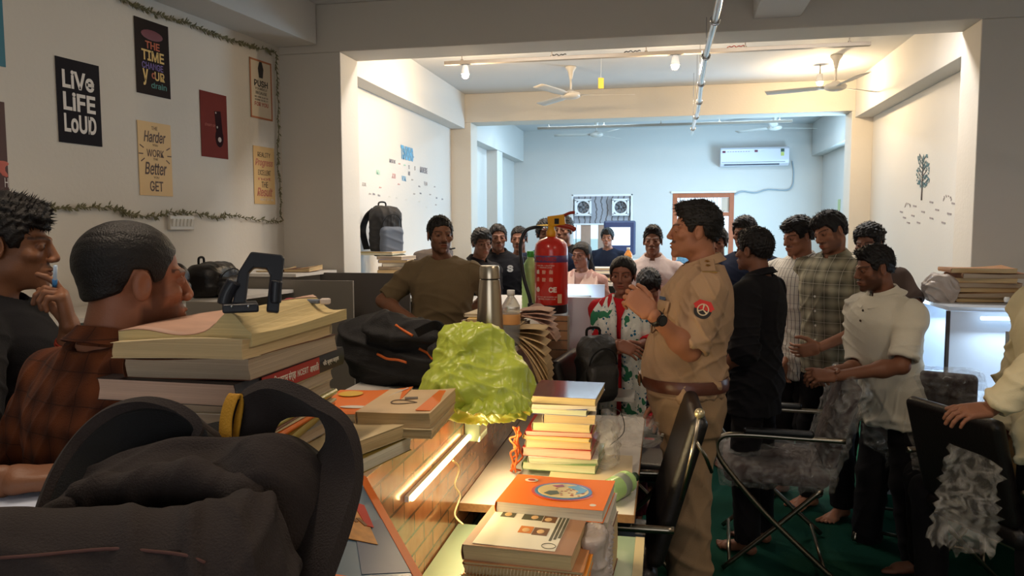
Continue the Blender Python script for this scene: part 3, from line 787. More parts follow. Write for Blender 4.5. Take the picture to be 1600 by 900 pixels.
# --- far window with two exhaust fans
PVC = mat('grey wood-grain panel', (150, 150, 156), rough=.55)
def grain():
    m = PVC; s = xyz(m); wv = N(m, 'ShaderNodeTexWave'); wv.inputs['Scale'].default_value = 3.2; wv.inputs['Distortion'].default_value = 3.5; wv.inputs['Detail'].default_value = 2
    L(m, mixc(m, mathn(m, 'LESS_THAN', wv.outputs['Fac'], .12), lin((150, 152, 160)), lin((96, 92, 94))), ncol(m))
grain()
WHP = mat('white plastic', (228, 230, 232), rough=.35)
win = bpy.data.objects.new('window_1', None); col.objects.link(win); win.location = ((wx0+wx1)/2, YB, wz0); win['kind'] = 'structure'
hw = (wx1-wx0)/2; WH = wz1-wz0
b = MB()
for x in (-hw+.015, hw-.015): b.box((x, .03, WH/2), (.03, .06, WH))
for z in (.015, WH-.012, .69): b.box((0, .03, z), (2*hw, .06, .025))
b.build('window_frame', WHP, win, bevel=.003)
b = MB(); fanx = (-.30, .30); fz = WH-.21
b.bb((-hw+.03, .035, .70), (hw-.03, .05, WH-.03)); b.build('cladding_panel', PVC, win)
for i, x in enumerate(fanx):
    b = MB(); w2 = .12
    for sx, sz, dx, dz in ((0, 1, 2*w2+.03, .03), (0, -1, 2*w2+.03, .03), (1, 0, .03, 2*w2), (-1, 0, .03, 2*w2)):
        b.box((x+sx*w2, -.005, fz+sz*w2), (dx, .06, dz))
    for k in range(24):
        a = 2*PI*k/24
        b.box((x+math.cos(a)*.112, .0, fz+math.sin(a)*.112), (.03, .04, .03), rot=Matrix.Rotation(-a, 3, 'Y'))
    eo = b.build('exhaust_fan_housing', WHP, win, bevel=.002)
    b = MB(); b.lathe([(.001, -.02), (.024, -.02), (.026, .02), (.001, .025)], c=(x, .01, fz), n=16, axis='Y')
    for k in range(6 if i else 5):
        a = 2*PI*k/(6 if i else 5)+.3
        P = [[Vector((x+math.cos(a+t)*r, .012+.02*math.sin(t*2.2), fz+math.sin(a+t)*r)) for t in (-.28, 0, .28)] for r in (.02, .06, .092)]
        b.sheet(P, .002)
    b.build('fan_blades', mat('grey fan blade', (110, 112, 116), rough=.5), eo, smooth=True)
b = MB(); b.bb((-.34, .02, 0), (-.18, .05, .68)); b.build('shutter_board', mat('pale shutter board', (170, 140, 122), rough=.6, var=.2, scale=8), win); b = MB(); b.bb((-.06, .02, 0), (.09, .05, .68)); b.build('shutter_board', mat('pale shutter board', (170, 140, 122), rough=.6, var=.2, scale=8), win)
b = MB()
for k in range(5): b.cyl((-.42+.21*k, .055, 0), (-.42+.21*k, .055, .68), .006, 8)
b.build('window_bar', mat('painted iron', (70, 72, 78), rough=.5), win)
glass = mat('window glass', (235, 245, 250), rough=.02, trans=1.0, ior=1.02)
b = MB(); b.bb((-hw+.03, .058, .02), (hw-.03, .062, .68)); b.build('pane', glass, win)
# pale courtyard wall seen outside
b = MB(); b.bb((-3, 15.5, -.1), (3, 15.7, 1.35)); o = b.build('trim_14', mat('pale outside wall', (196, 214, 208), rough=.8), None); o['kind'] = 'structure'

# --- far door with transom
WOOD = mat('orange brown door wood', (164, 92, 58), rough=.5, var=.2, scale=14)
door = bpy.data.objects.new('door_1', None); col.objects.link(door); door.location = (dx0, YB, 0); door['kind'] = 'structure'; dw = dx1-dx0
b = MB()
for x in (.03, dw-.03): b.box((x, .05, 1.06), (.07, .12, 2.12))
b.box((dw/2, .05, 2.0855), (dw-.004, .112, .068)); b.box((dw/2, .05, 1.79), (dw-.004, .112, .06)); b.build('door_frame', WOOD, door, bevel=.004)
b = MB(); b.box((dw/2, -.015, 2.135), (dw+.06, .03, .03)); b.build('casing_strip', WHP, door)
b = MB(); b.bb((.10, .03, 1.815), (.11, .04, 2.05)); 
for k in range(12): b.cyl((.12+.055*k, .02, 1.82), (.12+.055*k, .02, 2.05), .004, 6)
b.build('transom_grille', mat('grey grille', (150, 160, 165), rough=.5), door)
b = MB(); b.bb((.10, .05, 1.80), (.66, .055, 1.96)); 
b = MB(); b.box((.80, .045, 1.935), (.12, .03, .22)); b.build('transom_board', mat('pale board', (196, 178, 160), rough=.6), door)
b = MB(); P = [[Vector((.08+.06*i, .10+.02*math.sin(i*2.1), 1.755-z)) for i in range(11)] for z in (0, .5, 1.1, 1.73)]
b.sheet(P, .004); b.build('curtain', mat('sea green curtain', (104, 150, 158), rough=.8), door, smooth=True)

# --- unseen tubes added on the ceilings, and the added window daylight
TUBE = mat('lit tube', (235, 242, 255), emit=1.2)
def added_tube_lamp(name, x, y, z, ln, label, key, axis=0, n=1, group=None):  # an unseen fixture added to light its bay
    t = thing(name, label, 'ceiling light', (x, y, z), group=group); p, c = LIGHTS[key]
    d = (ln, .05, .03) if axis == 0 else (.05, ln, .03)
    b = MB(); b.box((0, 0, -.015), d); b.build('housing', WHP, t, bevel=.003)
    b = MB(); a = (ln/2-.03, 0, -.045) if axis == 0 else (0, ln/2-.03, -.045); b.cyl([-a[0], -a[1], a[2]], a, .013, 12); b.build('tube', TUBE, t, smooth=True)
    area('tube_glow', (0, 0, -.07), (ln, .10) if axis == 0 else (.10, ln), p/n, c, parent=t)
for i, x in enumerate((-1.0, 1.0)): added_tube_lamp('tube_light', x, 10.1, ZC, 1.2, 'added white tube light on the ceiling behind the second beam, %s side' % ('left', 'right')[i], 'added_farled', n=2)
for i, x in enumerate((-1.0, 1.0)): added_tube_lamp('tube_light', x, 5.6, ZC, 1.2, 'added white tube light on the ceiling just behind the first beam, %s side' % ('left', 'right')[i], 'mid', n=2)
for i, (x, y) in enumerate(((-1.2, 1.6), (1.5, 1.2))): added_tube_lamp('tube_light', x, y, ZC, 1.2, 'added white tube light over the front tables, %s side' % ('left', 'right')[i], 'front', axis=1, n=2)
p, c = LIGHTS['far']; area('added_daylight', (XFR+.02, 10.0, 1.65), (1.3, 1.4), p, c, rot=(0, R(90), 0))  # extra daylight set at the unseen opening in the far right wall
p, c = LIGHTS['added_win']; area('added_daylight', (.1, -2.15, 1.65), (2.4, 1.2), p, c, rot=(R(90), 0, 0))  # weak extra daylight set at the unseen opening behind the viewer

# --- suspended rails and the spot lamps
METAL = mat('grey steel rail', (150, 140, 128), rough=.45, metal=.3)
CHROME = mat('chrome', (210, 210, 212), rough=.15, metal=1.0)
def rail(y, z, x0, x1, label, zs):
    t = thing('lighting_rail', label, 'rail', (x0, y, z)); b = MB(); b.box(((x1-x0)/2, 0, 0), (x1-x0, .045, .030)); b.build('channel', METAL, t, bevel=.002)
    for k in range(5):
        x = .15+(x1-x0-.3)*k/4; b = MB(); b.cyl((x, 0, .01), (x, 0, ZC-z), .004, 8); b.lathe([(.001, 0), (.012, 0), (.012, .015), (.001, .015)], c=(x, 0, .012), n=10); b.build('hanger', METAL, t)
    for x, c_ in zs:
        P = [Vector((x+.01*k, .01*math.sin(k), .02+.012*abs(math.sin(k*.9)))) for k in range(14)]
        MB().tube(P, .004, 6).build('wire', mat('wire %s' % c_, dict(red=(150, 60, 40), black=(30, 30, 30))[c_], rough=.5), t, smooth=True)
    return t
a = py(695, 97, 6.3); c = py(1360, 71, 6.3); rail(6.3, (a.z+c.z)/2, a.x, c.x, 'long steel rail under the middle ceiling carrying two warm spot lamps', ((.9, 'black'), (1.5, 'black'), (2.3, 'red')))
a2 = py(840, 197, 10.1); c2 = py(1238, 193, 10.1); rail(10.1, (a2.z+c2.z)/2, a2.x, c2.x, 'shorter steel rail under the far ceiling', ())
# white conduit along the room
t = thing('conduit', 'white plastic conduit hanging lengthwise along the ceiling below the beams', 'pipe', (0.20, 2.6, 2.59)); b = MB()
pp = [Vector((0.02*math.sin(k*.8)*.4+.03*k*.17*1.0, .415*k, .006*math.sin(k*1.7))) for k in range(15)]
MB().tube(pp, .017, 10).build('pipe', mat('glossy white pipe', (226, 226, 222), rough=.12, coat=.6), t, smooth=True)
for k in range(1, 15, 2):
    b = MB(); b.tube([pp[k]+Vector((math.cos(q)*.022, 0, math.sin(q)*.022)) for q in np.linspace(0, 2*PI, 13)[:-1]], .006, 6, close=True); b.cyl(pp[k]+Vector((0, 0, .02)), pp[k]+Vector((0, 0, (ZB if k in (5, 6, 7, 14) else ZC)-2.60)), .003, 6); b.build('clip', CHROME, t, smooth=True)
BULB = mat('warm bulb', (255, 226, 176), emit=60)
def spot(P, label, key='spot', aim=None, on_wall=False):
    t = thing('spot_lamp', label, 'lamp', P); p, c = LIGHTS[key]
    b = MB(); b.lathe([(.001, .075), (.022, .075), (.026, .06), (.034, .01), (.036, 0), (.030, 0), (.026, .012), (.001, .02)], n=20); b.build('lamp_housing', WHP, t, smooth=True)
    b = MB(); b.ell((0, 0, -.010), (.030, .030, .028)); b.build('bulb', BULB, t, smooth=True)
    l = bpy.data.lights.new('bulb_light', 'POINT'); l.energy = p; l.color = c; l.shadow_soft_size = .03
    o = bpy.data.objects.new('bulb_light', l); col.objects.link(o); o.parent = t; o.location = (0, 0, -.075)
    return t
rz = (a.z+c.z)/2
for u, lb in ((727, 'glowing spot lamp hanging from the long rail near its left end'), (1055, 'glowing spot lamp hanging from the middle of the long rail')):
    q = py(u, 106 if u < 900 else 98, 6.3); q.z = min(q.z, rz-.095)
    t = spot(q, lb); b = MB(); b.cyl((0, 0, .07), (0, 0, rz-q.z-.016), .006, 8); b.build('stem', METAL, t)
q = py(1281, 128, 7.9); t = spot(q, 'glowing spot lamp in front of the second beam beside the right ceiling fan'); b = MB(); b.cyl((0, 0, .07), (0, 0, ZC-q.z), .006, 8); b.build('stem', METAL, t)

# --- ceiling fans
FANM = mat('cream enamel', (205, 200, 192), rough=.35)
def fan(P, drop, ang, label, group=None, rad=.62):
    t = thing('ceiling_fan', label, 'fan', P, R(ang), group)
    b = MB(); b.lathe([(.001, 0), (.052, 0), (.055, -.012), (.030, -.05), (.016, -.11), (.016, -.12), (.001, -.12)][::-1], n=20); b.build('canopy', FANM, t, smooth=True)
    b = MB(); b.cyl((0, 0, -.10), (0, 0, -drop+.03), .010, 12); b.build('rod', FANM, t, smooth=True)
    b = MB(); b.lathe([(.001, .045), (.03, .045), (.045, .030), (.088, .018), (.098, 0), (.092, -.022), (.06, -.036), (.001, -.045)][::-1], n=28, c=(0, 0, -drop)); b.build('motor', FANM, t, smooth=True)
    for k in range(3):
        a_ = 2*PI*k/3; ca, sa = math.cos(a_), math.sin(a_); P_ = []
        for i, r in enumerate(np.linspace(.09, rad, 8)):
            wd = .030+.026*min(1, i/2) if i < 7 else .045
            P_.append([Vector((ca*r-sa*q*wd, sa*r+ca*q*wd, -drop-.004+.010*q)) for q in (-1, -.3, .4, 1)])
        MB().sheet(P_, .003).build('blade', FANM, t, smooth=True)
fan(pz(892, 104, ZC), .27, 8, 'ceiling fan of the middle bay left of the white conduit')
fan(pz(1307, 86, ZC), .28, 40, 'ceiling fan of the middle bay near the right wall')
fan((-1.0, 11.2, ZC), .21, 62, 'far ceiling fan left of the air conditioner')
fan((1.47, 11.2, ZC), .18, 20, 'far ceiling fan above the air conditioner')
# yellow tag hanging on a thread
q = py(939, 130, 6.3); t = thing('hanging_tag', 'small yellow card hanging on a thread below the long rail', 'tag', q)
b = MB(); b.box((0, 0, 0), (.045, .004, .085), rot=.3); b.build('card', mat('yellow card', (196, 160, 52), rough=.6), t)
b = MB(); b.cyl((0, 0, .04), (0, 0, rz-q.z-.016), .0012, 5); b.build('thread', mat('thread', (190, 190, 185)), t)

# --- air conditioner on the back wall
acm = mat('white ac shell', (214, 216, 226), rough=.3, coat=.3)
q0 = py(1126, 231, YB-.2); q1 = py(1233, 258, YB-.2); t = thing('air_conditioner', 'white split air conditioner high on the back wall', 'air conditioner', ((q0.x+q1.x)/2, YB, q1.z)); aw = q1.x-q0.x; ah = q0.z-q1.z
pr_ = [(0, 0), (-.16, .0), (-.20, .035), (-.21, .08), (-.205, ah-.03), (-.18, ah), (0, ah)]
b = MB(); M_ = Matrix(((0, 0, 1), (1, 0, 0), (0, 1, 0))); b.prism(pr_, -aw/2, aw/2, M=M_); b.build('shell', acm, t, bevel=.008)
b = MB(); b.box((-.04, -.186, .020), (aw*.80, .02, .018)); b.build('air_outlet', mat('dark slot', (60, 64, 76), rough=.6), t)
b = MB(); b.box((-.02, -.206, .055), (aw*.92, .012, .008)); b.build('lower_flap', mat('silver trim', (150, 156, 170), rough=.25, metal=.6), t)
b = MB(); b.box((-aw/2+.05, -.212, ah-.065), (.045, .004, .032)); b.box((.02, -.212, ah-.060), (.045, .004, .032)); b.build('logo_plate', mat('maroon print', (110, 50, 70), rough=.5), t)
b = MB()
for k in range(9): b.box((-aw/2+.11+.038*k, -.212, ah-.064), (.022, .003, .010))
b.build('feature_print', mat('lilac print', (160, 150, 185), rough=.5), t)
b = MB(); b.box((aw/2-.10, -.212, ah-.055), (.05, .004, .045)); b.build('energy_label', mat('dark green label', (60, 84, 70), rough=.5), t)
b = MB(); b.box((aw/2-.10, -.212, ah-.11), (.045, .004, .055)); b.build('energy_sticker', mat('lime sticker', (190, 200, 110), rough=.5), t)
pts = [py(1238, 252, YB-.03), py(1240, 270, YB-.03), py(1238, 290, YB-.03), py(1228, 297, YB-.03), py(1200, 296, YB-.03), py(1180, 301, YB-.03), py(1160, 299, YB-.03), py(1148, 304, YB-.03)]
o = MB().tube(spline(pts, 6), .010, 8).build('cable', mat('grey cable', (150, 165, 176), rough=.5), smooth=True); tag(o, 'grey cable looping from the air conditioner down along the back wall', 'cable')

# --- wall lettering on the left wall of the middle bay
def side_M(P, left=True, tilt=0):  # text plane on a side wall
    if left: B = Matrix(((0, 0, 1), (1, 0, 0), (0, 1, 0)))
    else: B = Matrix(((0, 0, -1), (-1, 0, 0), (0, 1, 0)))
    return Matrix.Translation(P) @ B.to_4x4() @ Matrix.Rotation(tilt, 4, 'Z')
t0 = px(637, 240, XML+.002); t = thing('wall_decal', 'blue TRAINING lettering with scattered words on the left wall', 'wall decal', t0)
blu = mat('decal blue', (96, 160, 205)); gry = mat('decal grey', (96, 92, 110)); dgr = mat('decal light grey', (150, 140, 140)); gn = mat('decal mint', (150, 215, 190)); rd = mat('decal rose', (200, 130, 130)); wh = mat('decal white', (235, 235, 232), rough=.3)
text_mesh('headline', 'TRAINING', .1, blu, t, side_M(Vector((.002, 0, 0))), fn='Inter.woff2', width=.40, height=.135, bold=.004)
def word(s, u, v, wd, ht, m):
    p = px(u, v, XML+.002)-t0; p.x = .002
    text_mesh('word', s, .05, m, t, side_M(p), fn='Inter.woff2', width=wd, height=ht)
word('IMPORTANT', 613, 252, .17, .035, gry); word('KNOWLEDGE', 662, 266, .24, .06, gry); word('IS', 639, 261, .03, .035, gry); word('THE', 648, 263, .03, .04, dgr); word('AND', 639, 271, .06, .04, gry)
word('SKILL', 591, 269, .10, .04, gn); word('JOB', 615, 275, .10, .045, rd); word('WORK', 631, 279, .12, .05, blu); word('TEAM', 665, 287, .11, .04, dgr); word('GOAL', 569, 288, .09, .03, dgr)
for u, v, m in ((594, 293, rd), (624, 256, rd), (632, 258, gn), (644, 281, dgr), (655, 291, gry), (679, 292, dgr), (578, 303, dgr), (584, 303, gry), (592, 305, gry), (609, 307, wh), (620, 309, wh), (635, 312, wh), (655, 315, wh), (647, 303, dgr), (657, 302, gry), (672, 304, dgr), (682, 309, gry), (691, 311, gry), (681, 320, dgr), (666, 324, wh), (623, 288, rd)):
    word('idea' if m is gry else 'plan', u, v, .055, .018, m)

# --- tree decal on the right wall of the middle bay
t0 = px(1441, 279, XMR-.002); t = thing('wall_decal', 'small leafy tree decal on the right wall', 'wall decal', t0)
b = MB(); g = random.Random(4)
def rp(u, v): q = px(u, v, XMR-.003)-t0; return q
tr0 = rp(1440, 313); tr1 = rp(1441, 290); b.tube([tr0, (tr0+tr1)/2, tr1, rp(1442, 262), rp(1442, 245)], [.008, .007, .006, .004, .002], 6)
for k in range(12):
    z_ = 290-3.6*k; s_ = (-1)**k; b.tube([rp(1441.5, z_), rp(1441.5+s_*(8-.3*k), z_-10)], .0025, 5)
b.build('trunk', mat('decal brown', (74, 66, 66)), t)
b = MB()
for k in range(150):
    v = g.uniform(242, 293); hw_ = 10.5*math.sin(min(1, (295-v)/14)*PI/2)*(1 if v > 255 else .75); u = 1441.5+g.uniform(-1, 1)*hw_; p = rp(u, v); a = g.uniform(0, PI)
    b.ell(p, (.001, .016, .007), 6, 4, M=Matrix.Rotation(a, 3, 'X'))
b.build('leaves', mat('decal teal', (70, 104, 112)), t)
t0 = px(1441, 335, XMR-.002); t = thing('wall_decal', 'rows of small grey dashes and marks below the tree decal', 'wall decal', t0)
b = MB()
for u, v in ((1429, 322), (1455, 316), (1408, 331), (1426, 337), (1442, 331), (1464, 328), (1413, 340), (1455, 341), (1419, 348), (1435, 348), (1474, 348), (1483, 334), (1490, 318), (1498, 317)):
    p = px(u, v, XMR-.003)-t0; MB().box(p, (.002, .085, .014), rot=Matrix.Rotation(.1, 3, 'X')).build('dash', mat('decal light grey', (150, 140, 140)), t)
for cx_, cy_, r in ((1480, 312, 6), (1418, 322, 4)):
    for k in range(6): a = PI*k/5; MB().box(px(cx_+math.cos(a)*r, cy_-math.sin(a)*r, XMR-.003)-t0, (.002, .010, .022), rot=Matrix.Rotation(a+.5, 3, 'X')).build('dash', mat('decal light grey', (150, 140, 140)), t)
# small notices on the far right wall
q = px(1327, 285, XFR-.003); o = MB().box((0, 0, 0), (.004, .22, .46)).build('notice', mat('pale notice', (190, 200, 200), rough=.5), loc=q); tag(o, 'tall pale notice sheet on the far right wall', 'notice')
q = px(1311, 320, XFR-.003); o = MB().box((0, 0, 0), (.004, .14, .15)).build('notice', mat('greenish notice', (170, 185, 130), rough=.5), loc=q); tag(o, 'small green and white notice low on the far right wall', 'notice')

# ------------------------------------------------------------------ posters on the left wall
def poster(corners, m, label, name='poster', border=None):
    c4 = [wl(*c, off=.003) for c in corners]; ctr = sum(c4, Vector())/4
    wd = ((c4[1]-c4[0]).length+(c4[2]-c4[3]).length)/2; ht = ((c4[0]-c4[3]).length+(c4[1]-c4[2]).length)/2
    t = thing(name, label, 'poster', ctr); t.matrix_world = Matrix.Translation(ctr) @ MW.to_4x4()
    b = MB(); b.box((0, 0, 0), (wd, ht, .002)); b.build('sheet', m, t)
    if border:
        b = MB(); e = .012
        for c_, d_ in (((0, ht/2-e/2, .0015), (wd, e, .002)), ((0, -ht/2+e/2, .0015), (wd, e, .002)), ((wd/2-e/2, 0, .0015), (e, ht, .002)), ((-wd/2+e/2, 0, .0015), (e, ht, .002))): b.box(c_, d_)
        b.build('border', border, t)
    return t, wd, ht
def pt(t, s, x, y, w_, h_, m, fn='Inter.woff2', bold=0, rot=0, shear=0): text_mesh('lettering', s, .05, m, t, Matrix.Translation((x, y, .0016)) @ Matrix.Rotation(rot, 4, 'Z'), fn=fn, width=w_, height=h_, bold=bold*.33, shear=shear)
pblk = mat('poster black', (22, 18, 26), spec=.15, rough=.7, var=.1, scale=6); cream = mat('poster cream', (214, 178, 122), rough=.6, var=.06, scale=5)
pw = mat('poster white ink', (222, 216, 210)); pbr = mat('poster brown ink', (74, 44, 24))
t, w_, h_ = poster([(86, 87), (154, 103), (160, 229), (92, 222)], pblk, 'black poster reading LIVE LIFE LOUD in fat white letters')
pt(t, 'LiVe', 0, h_*.26, w_*.74, h_*.22, pw, bold=.004); pt(t, 'LiFE', 0, 0, w_*.74, h_*.22, pw, bold=.004); pt(t, 'LoUD', 0, -h_*.26, w_*.74, h_*.22, pw, bold=.004)
t, w_, h_ = poster([(210, 25), (263, 42), (266, 154), (213, 145)], mat('poster dark brown', (36, 24, 20), spec=.15, rough=.7, var=.2, scale=5), 'dark poster with coloured letters reading TIME and YOUR, above the cream one')
c_or = mat('ink orange', (186, 92, 58)); c_ye = mat('ink yellow', (220, 186, 110)); c_pu = mat('ink purple', (112, 92, 160)); c_te = mat('ink teal', (70, 128, 120)); c_re = mat('ink wine', (110, 48, 60))
pt(t, 'THE', 0, h_*.17, w_*.42, h_*.10, c_or, bold=.003); pt(t, 'TIME', 0, h_*.03, w_*.66, h_*.14, c_ye, bold=.003); pt(t, 'CHANGE', -w_*.02, -h_*.11, w_*.62, h_*.09, c_pu, bold=.002)
pt(t, 'y', -w_*.24, -h_*.27, w_*.16, h_*.22, c_ye, bold=.003); pt(t, 'UR', w_*.18, -h_*.23, w_*.30, h_*.12, c_ye, bold=.003); pt(t, 'o', -w_*.0, -h_*.23, w_*.12, h_*.08, c_or, bold=.003); pt(t, 'drain', w_*.15, -h_*.36, w_*.46, h_*.08, c_te, bold=.002)
b = MB(); b.ell((0, h_*.31, .001), (w_*.32, h_*.07, .001)); b.build('emblem', c_re, t)
t, w_, h_ = poster([(214, 188), (266, 195), (270, 307), (219, 305)], cream, 'cream poster in brown lettering reading Harder WORK Better GET')
pt(t, 'THE', 0, h_*.42, w_*.18, h_*.05, pbr); pt(t, 'Harder', 0, h_*.30, w_*.66, h_*.15, pbr, shear=.25, bold=.002); pt(t, 'YOU', 0, h_*.19, w_*.16, h_*.03, pbr); pt(t, 'WORK', 0, h_*.08, w_*.52, h_*.10, pbr, bold=.001); pt(t, 'THE', 0, -.0, w_*.14, h_*.03, pbr)
pt(t, 'Better', 0, -h_*.13, w_*.66, h_*.17, pbr, shear=.2, bold=.002); pt(t, 'YOU', 0, -h_*.25, w_*.16, h_*.03, pbr); pt(t, 'GET', 0, -h_*.37, w_*.40, h_*.14, pbr, bold=.002)
b = MB()
for sx in (-1, 1):
    for k, (x, y, r) in enumerate(((.40, .16, .5), (.43, .06, 0), (.38, -.02, -.6))): MB().box((sx*w_*x, h_*y, .0012), (.032, .006, .001), rot=sx*r).build('flourish', pbr, t)
t, w_, h_ = poster([(311, 140), (353, 150), (357, 249), (316, 244)], mat('poster brick red', (112, 40, 30), spec=.15, rough=.7, var=.12, scale=8), 'plain dark red poster with a small dark figure')
b = MB(); b.ell((w_*.18, -h_*.18, .001), (w_*.16, h_*.15, .0012)); b.box((w_*.16, h_*.06, .0012), (w_*.24, h_*.34, .0012), rot=.1); b.build('figure', mat('figure dark', (44, 20, 22), rough=.8, spec=.1), t)
b = MB(); b.ell((w_*.18, -h_*.21, .003), (.016, .016, .001)); b.ell((w_*.10, -h_*.02, .003), (.006, .008, .001)); b.ell((w_*.06, h_*.2, .003), (.006, .006, .001)); b.build('highlight_dots', mat('figure grey', (180, 160, 150)), t)
pt(t, 'dream on', -w_*.16, h_*.0, w_*.4, h_*.05, mat('ink dull red', (160, 78, 60)), shear=.3)
t, w_, h_ = poster([(388, 89), (423, 99), (426, 189), (393, 184)], mat('poster off white', (206, 192, 168), rough=.6), 'off-white poster in a thin orange border reading PUSH', border=mat('orange border', (170, 104, 66)))
dk_ = mat('ink charcoal', (46, 42, 40))
pt(t, 'PUSH', 0, h_*.10, w_*.62, h_*.11, dk_, bold=.003); pt(t, 'YOURSELF', 0, h_*.01, w_*.56, h_*.04, dk_); pt(t, 'BECAUSE', 0, -h_*.06, w_*.5, h_*.05, dk_, bold=.001); pt(t, 'NO ONE ELSE IS', 0, -h_*.13, w_*.6, h_*.025, dk_); pt(t, 'GOING TO DO IT', 0, -h_*.18, w_*.6, h_*.03, dk_); pt(t, 'FOR YOU', 0, -h_*.25, w_*.62, h_*.07, mat('ink red', (160, 50, 36)), bold=.002)
b = MB(); b.prism([(-.02, 0), (.02, 0), (.03, .06), (.012, .11), (-.012, .11), (-.03, .06)], 0, .0012, c=(0, h_*.20, .001)); b.build('emblem', dk_, t)
t, w_, h_ = poster([(393, 228), (428, 231), (430, 320), (400, 318)], cream, 'cream poster with pink script reading Progress and Excellent, below the PUSH poster')
c_pk = mat('ink pink', (186, 108, 92)); pt(t, 'REALITY', 0, h_*.36, w_*.6, h_*.08, dk_); pt(t, 'Progress', 0, h_*.21, w_*.84, h_*.15, c_pk, shear=.3, bold=.002); pt(t, 'EXCELLENT', 0, h_*.05, w_*.6, h_*.09, dk_); pt(t, 'not', 0, -h_*.06, w_*.6, h_*.05, c_pk, bold=.001); pt(t, 'THE', 0, -h_*.16, w_*.3, h_*.10, dk_); pt(t, 'Result', 0, -h_*.29, w_*.74, h_*.15, c_pk, shear=.3, bold=.002); pt(t, 'NOT IT AL', w_*.1, -h_*.42, w_*.66, h_*.04, pw)
poster([(-30, -30), (4, -20), (7, 103), (-24, 100)], mat('poster teal', (40, 112, 132), rough=.5), 'teal poster at the upper left corner')
t, w_, h_ = poster([(-40, 152), (8, 160), (13, 307), (-32, 306)], mat('poster maroon brown', (70, 32, 24), rough=.5, var=.2, scale=6), 'dark maroon poster cut by the left edge of the picture')
b = MB()
for k in range(4): b.ell((w_*.32, -h_*(.15+.03*k), .001), (.03, .012, .0015), M=Matrix.Rotation(k*.8, 3, 'Z'))
b.build('flower_print', mat('ink salmon', (190, 96, 80)), t); pt(t, 'H', w_*.42, -h_*.35, w_*.12, h_*.1, pw)
# switchboard
q = wl(283, 348, .012); t = thing('switchboard', 'white switchboard with a row of switches under the lower garland', 'switchboard', q); t.matrix_world = Matrix.Translation(q) @ MW.to_4x4()
b = MB(); b.box((0, 0, 0), (.20, .085, .022)); b.build('plate', mat('aged white plastic', (196, 190, 178), rough=.4), t, bevel=.004)
for k in range(6): MB().box((-.075+.03*k, 0, .014), (.020, .045, .010), rot=Matrix.Rotation(.2, 3, 'X')).build('switch', mat('switch white', (214, 210, 202), rough=.3), t, bevel=.002)

# --- leaf garlands taped to the left wall
LEAF = mat('dry green garland', (104, 100, 70), rough=.7, var=.45, scale=25)
def garland(pts, label, n, seed, dens=1.0):
    g = random.Random(seed); P = spline([wl(u, v, .02) for u, v in pts], 10); o_ = P[0]; P = [p-o_ for p in P]
    P = [p+Vector((0, 0, .006*math.sin(i*1.3)))+WN*.004*math.sin(i*.9) for i, p in enumerate(P)]
    b = MB(); b.tube(P, .0028, 5)
    for k in range(n):
        f = g.uniform(0, len(P)-1.001); i = int(f); p = P[i].lerp(P[i+1], f-i); tg = (P[i+1]-P[i]).normalized()
        a = g.choice((-1, 1))*g.uniform(.3, 1.1); d = (tg*math.cos(a)+tg.cross(WN)*math.sin(a)+WN*g.uniform(0, .25)).normalized(); ln = g.uniform(.018, .034); sd = d.cross(WN).normalized()*ln*.17
        b.add([p, p+d*ln*.45+sd, p+d*ln, p+d*ln*.45-sd, p+d*ln*.45+WN*.004], [(0, 1, 4), (1, 2, 4), (2, 3, 4), (3, 0, 4), (0, 3, 2, 1)])
    o = b.build('leaf_garland', LEAF, loc=o_); tag(o, label, 'garland')
garland([(180, -8), (215, 10), (250, 24), (290, 35), (330, 52), (370, 66), (400, 74), (430, 83)], 'thin leaf garland along the top of the poster wall', 330, 1)
garland([(431, 84), (433, 130), (435, 190), (434, 250), (438, 300), (439, 342)], 'thin leaf garland hanging down the right side of the poster wall', 170, 2)
garland([(30, 318), (60, 324), (100, 325), (150, 323), (185, 326), (200, 334), (240, 338), (270, 332), (310, 334), (340, 340), (360, 336), (400, 343), (438, 346)], 'leaf garland along the bottom of the poster wall', 380, 3)
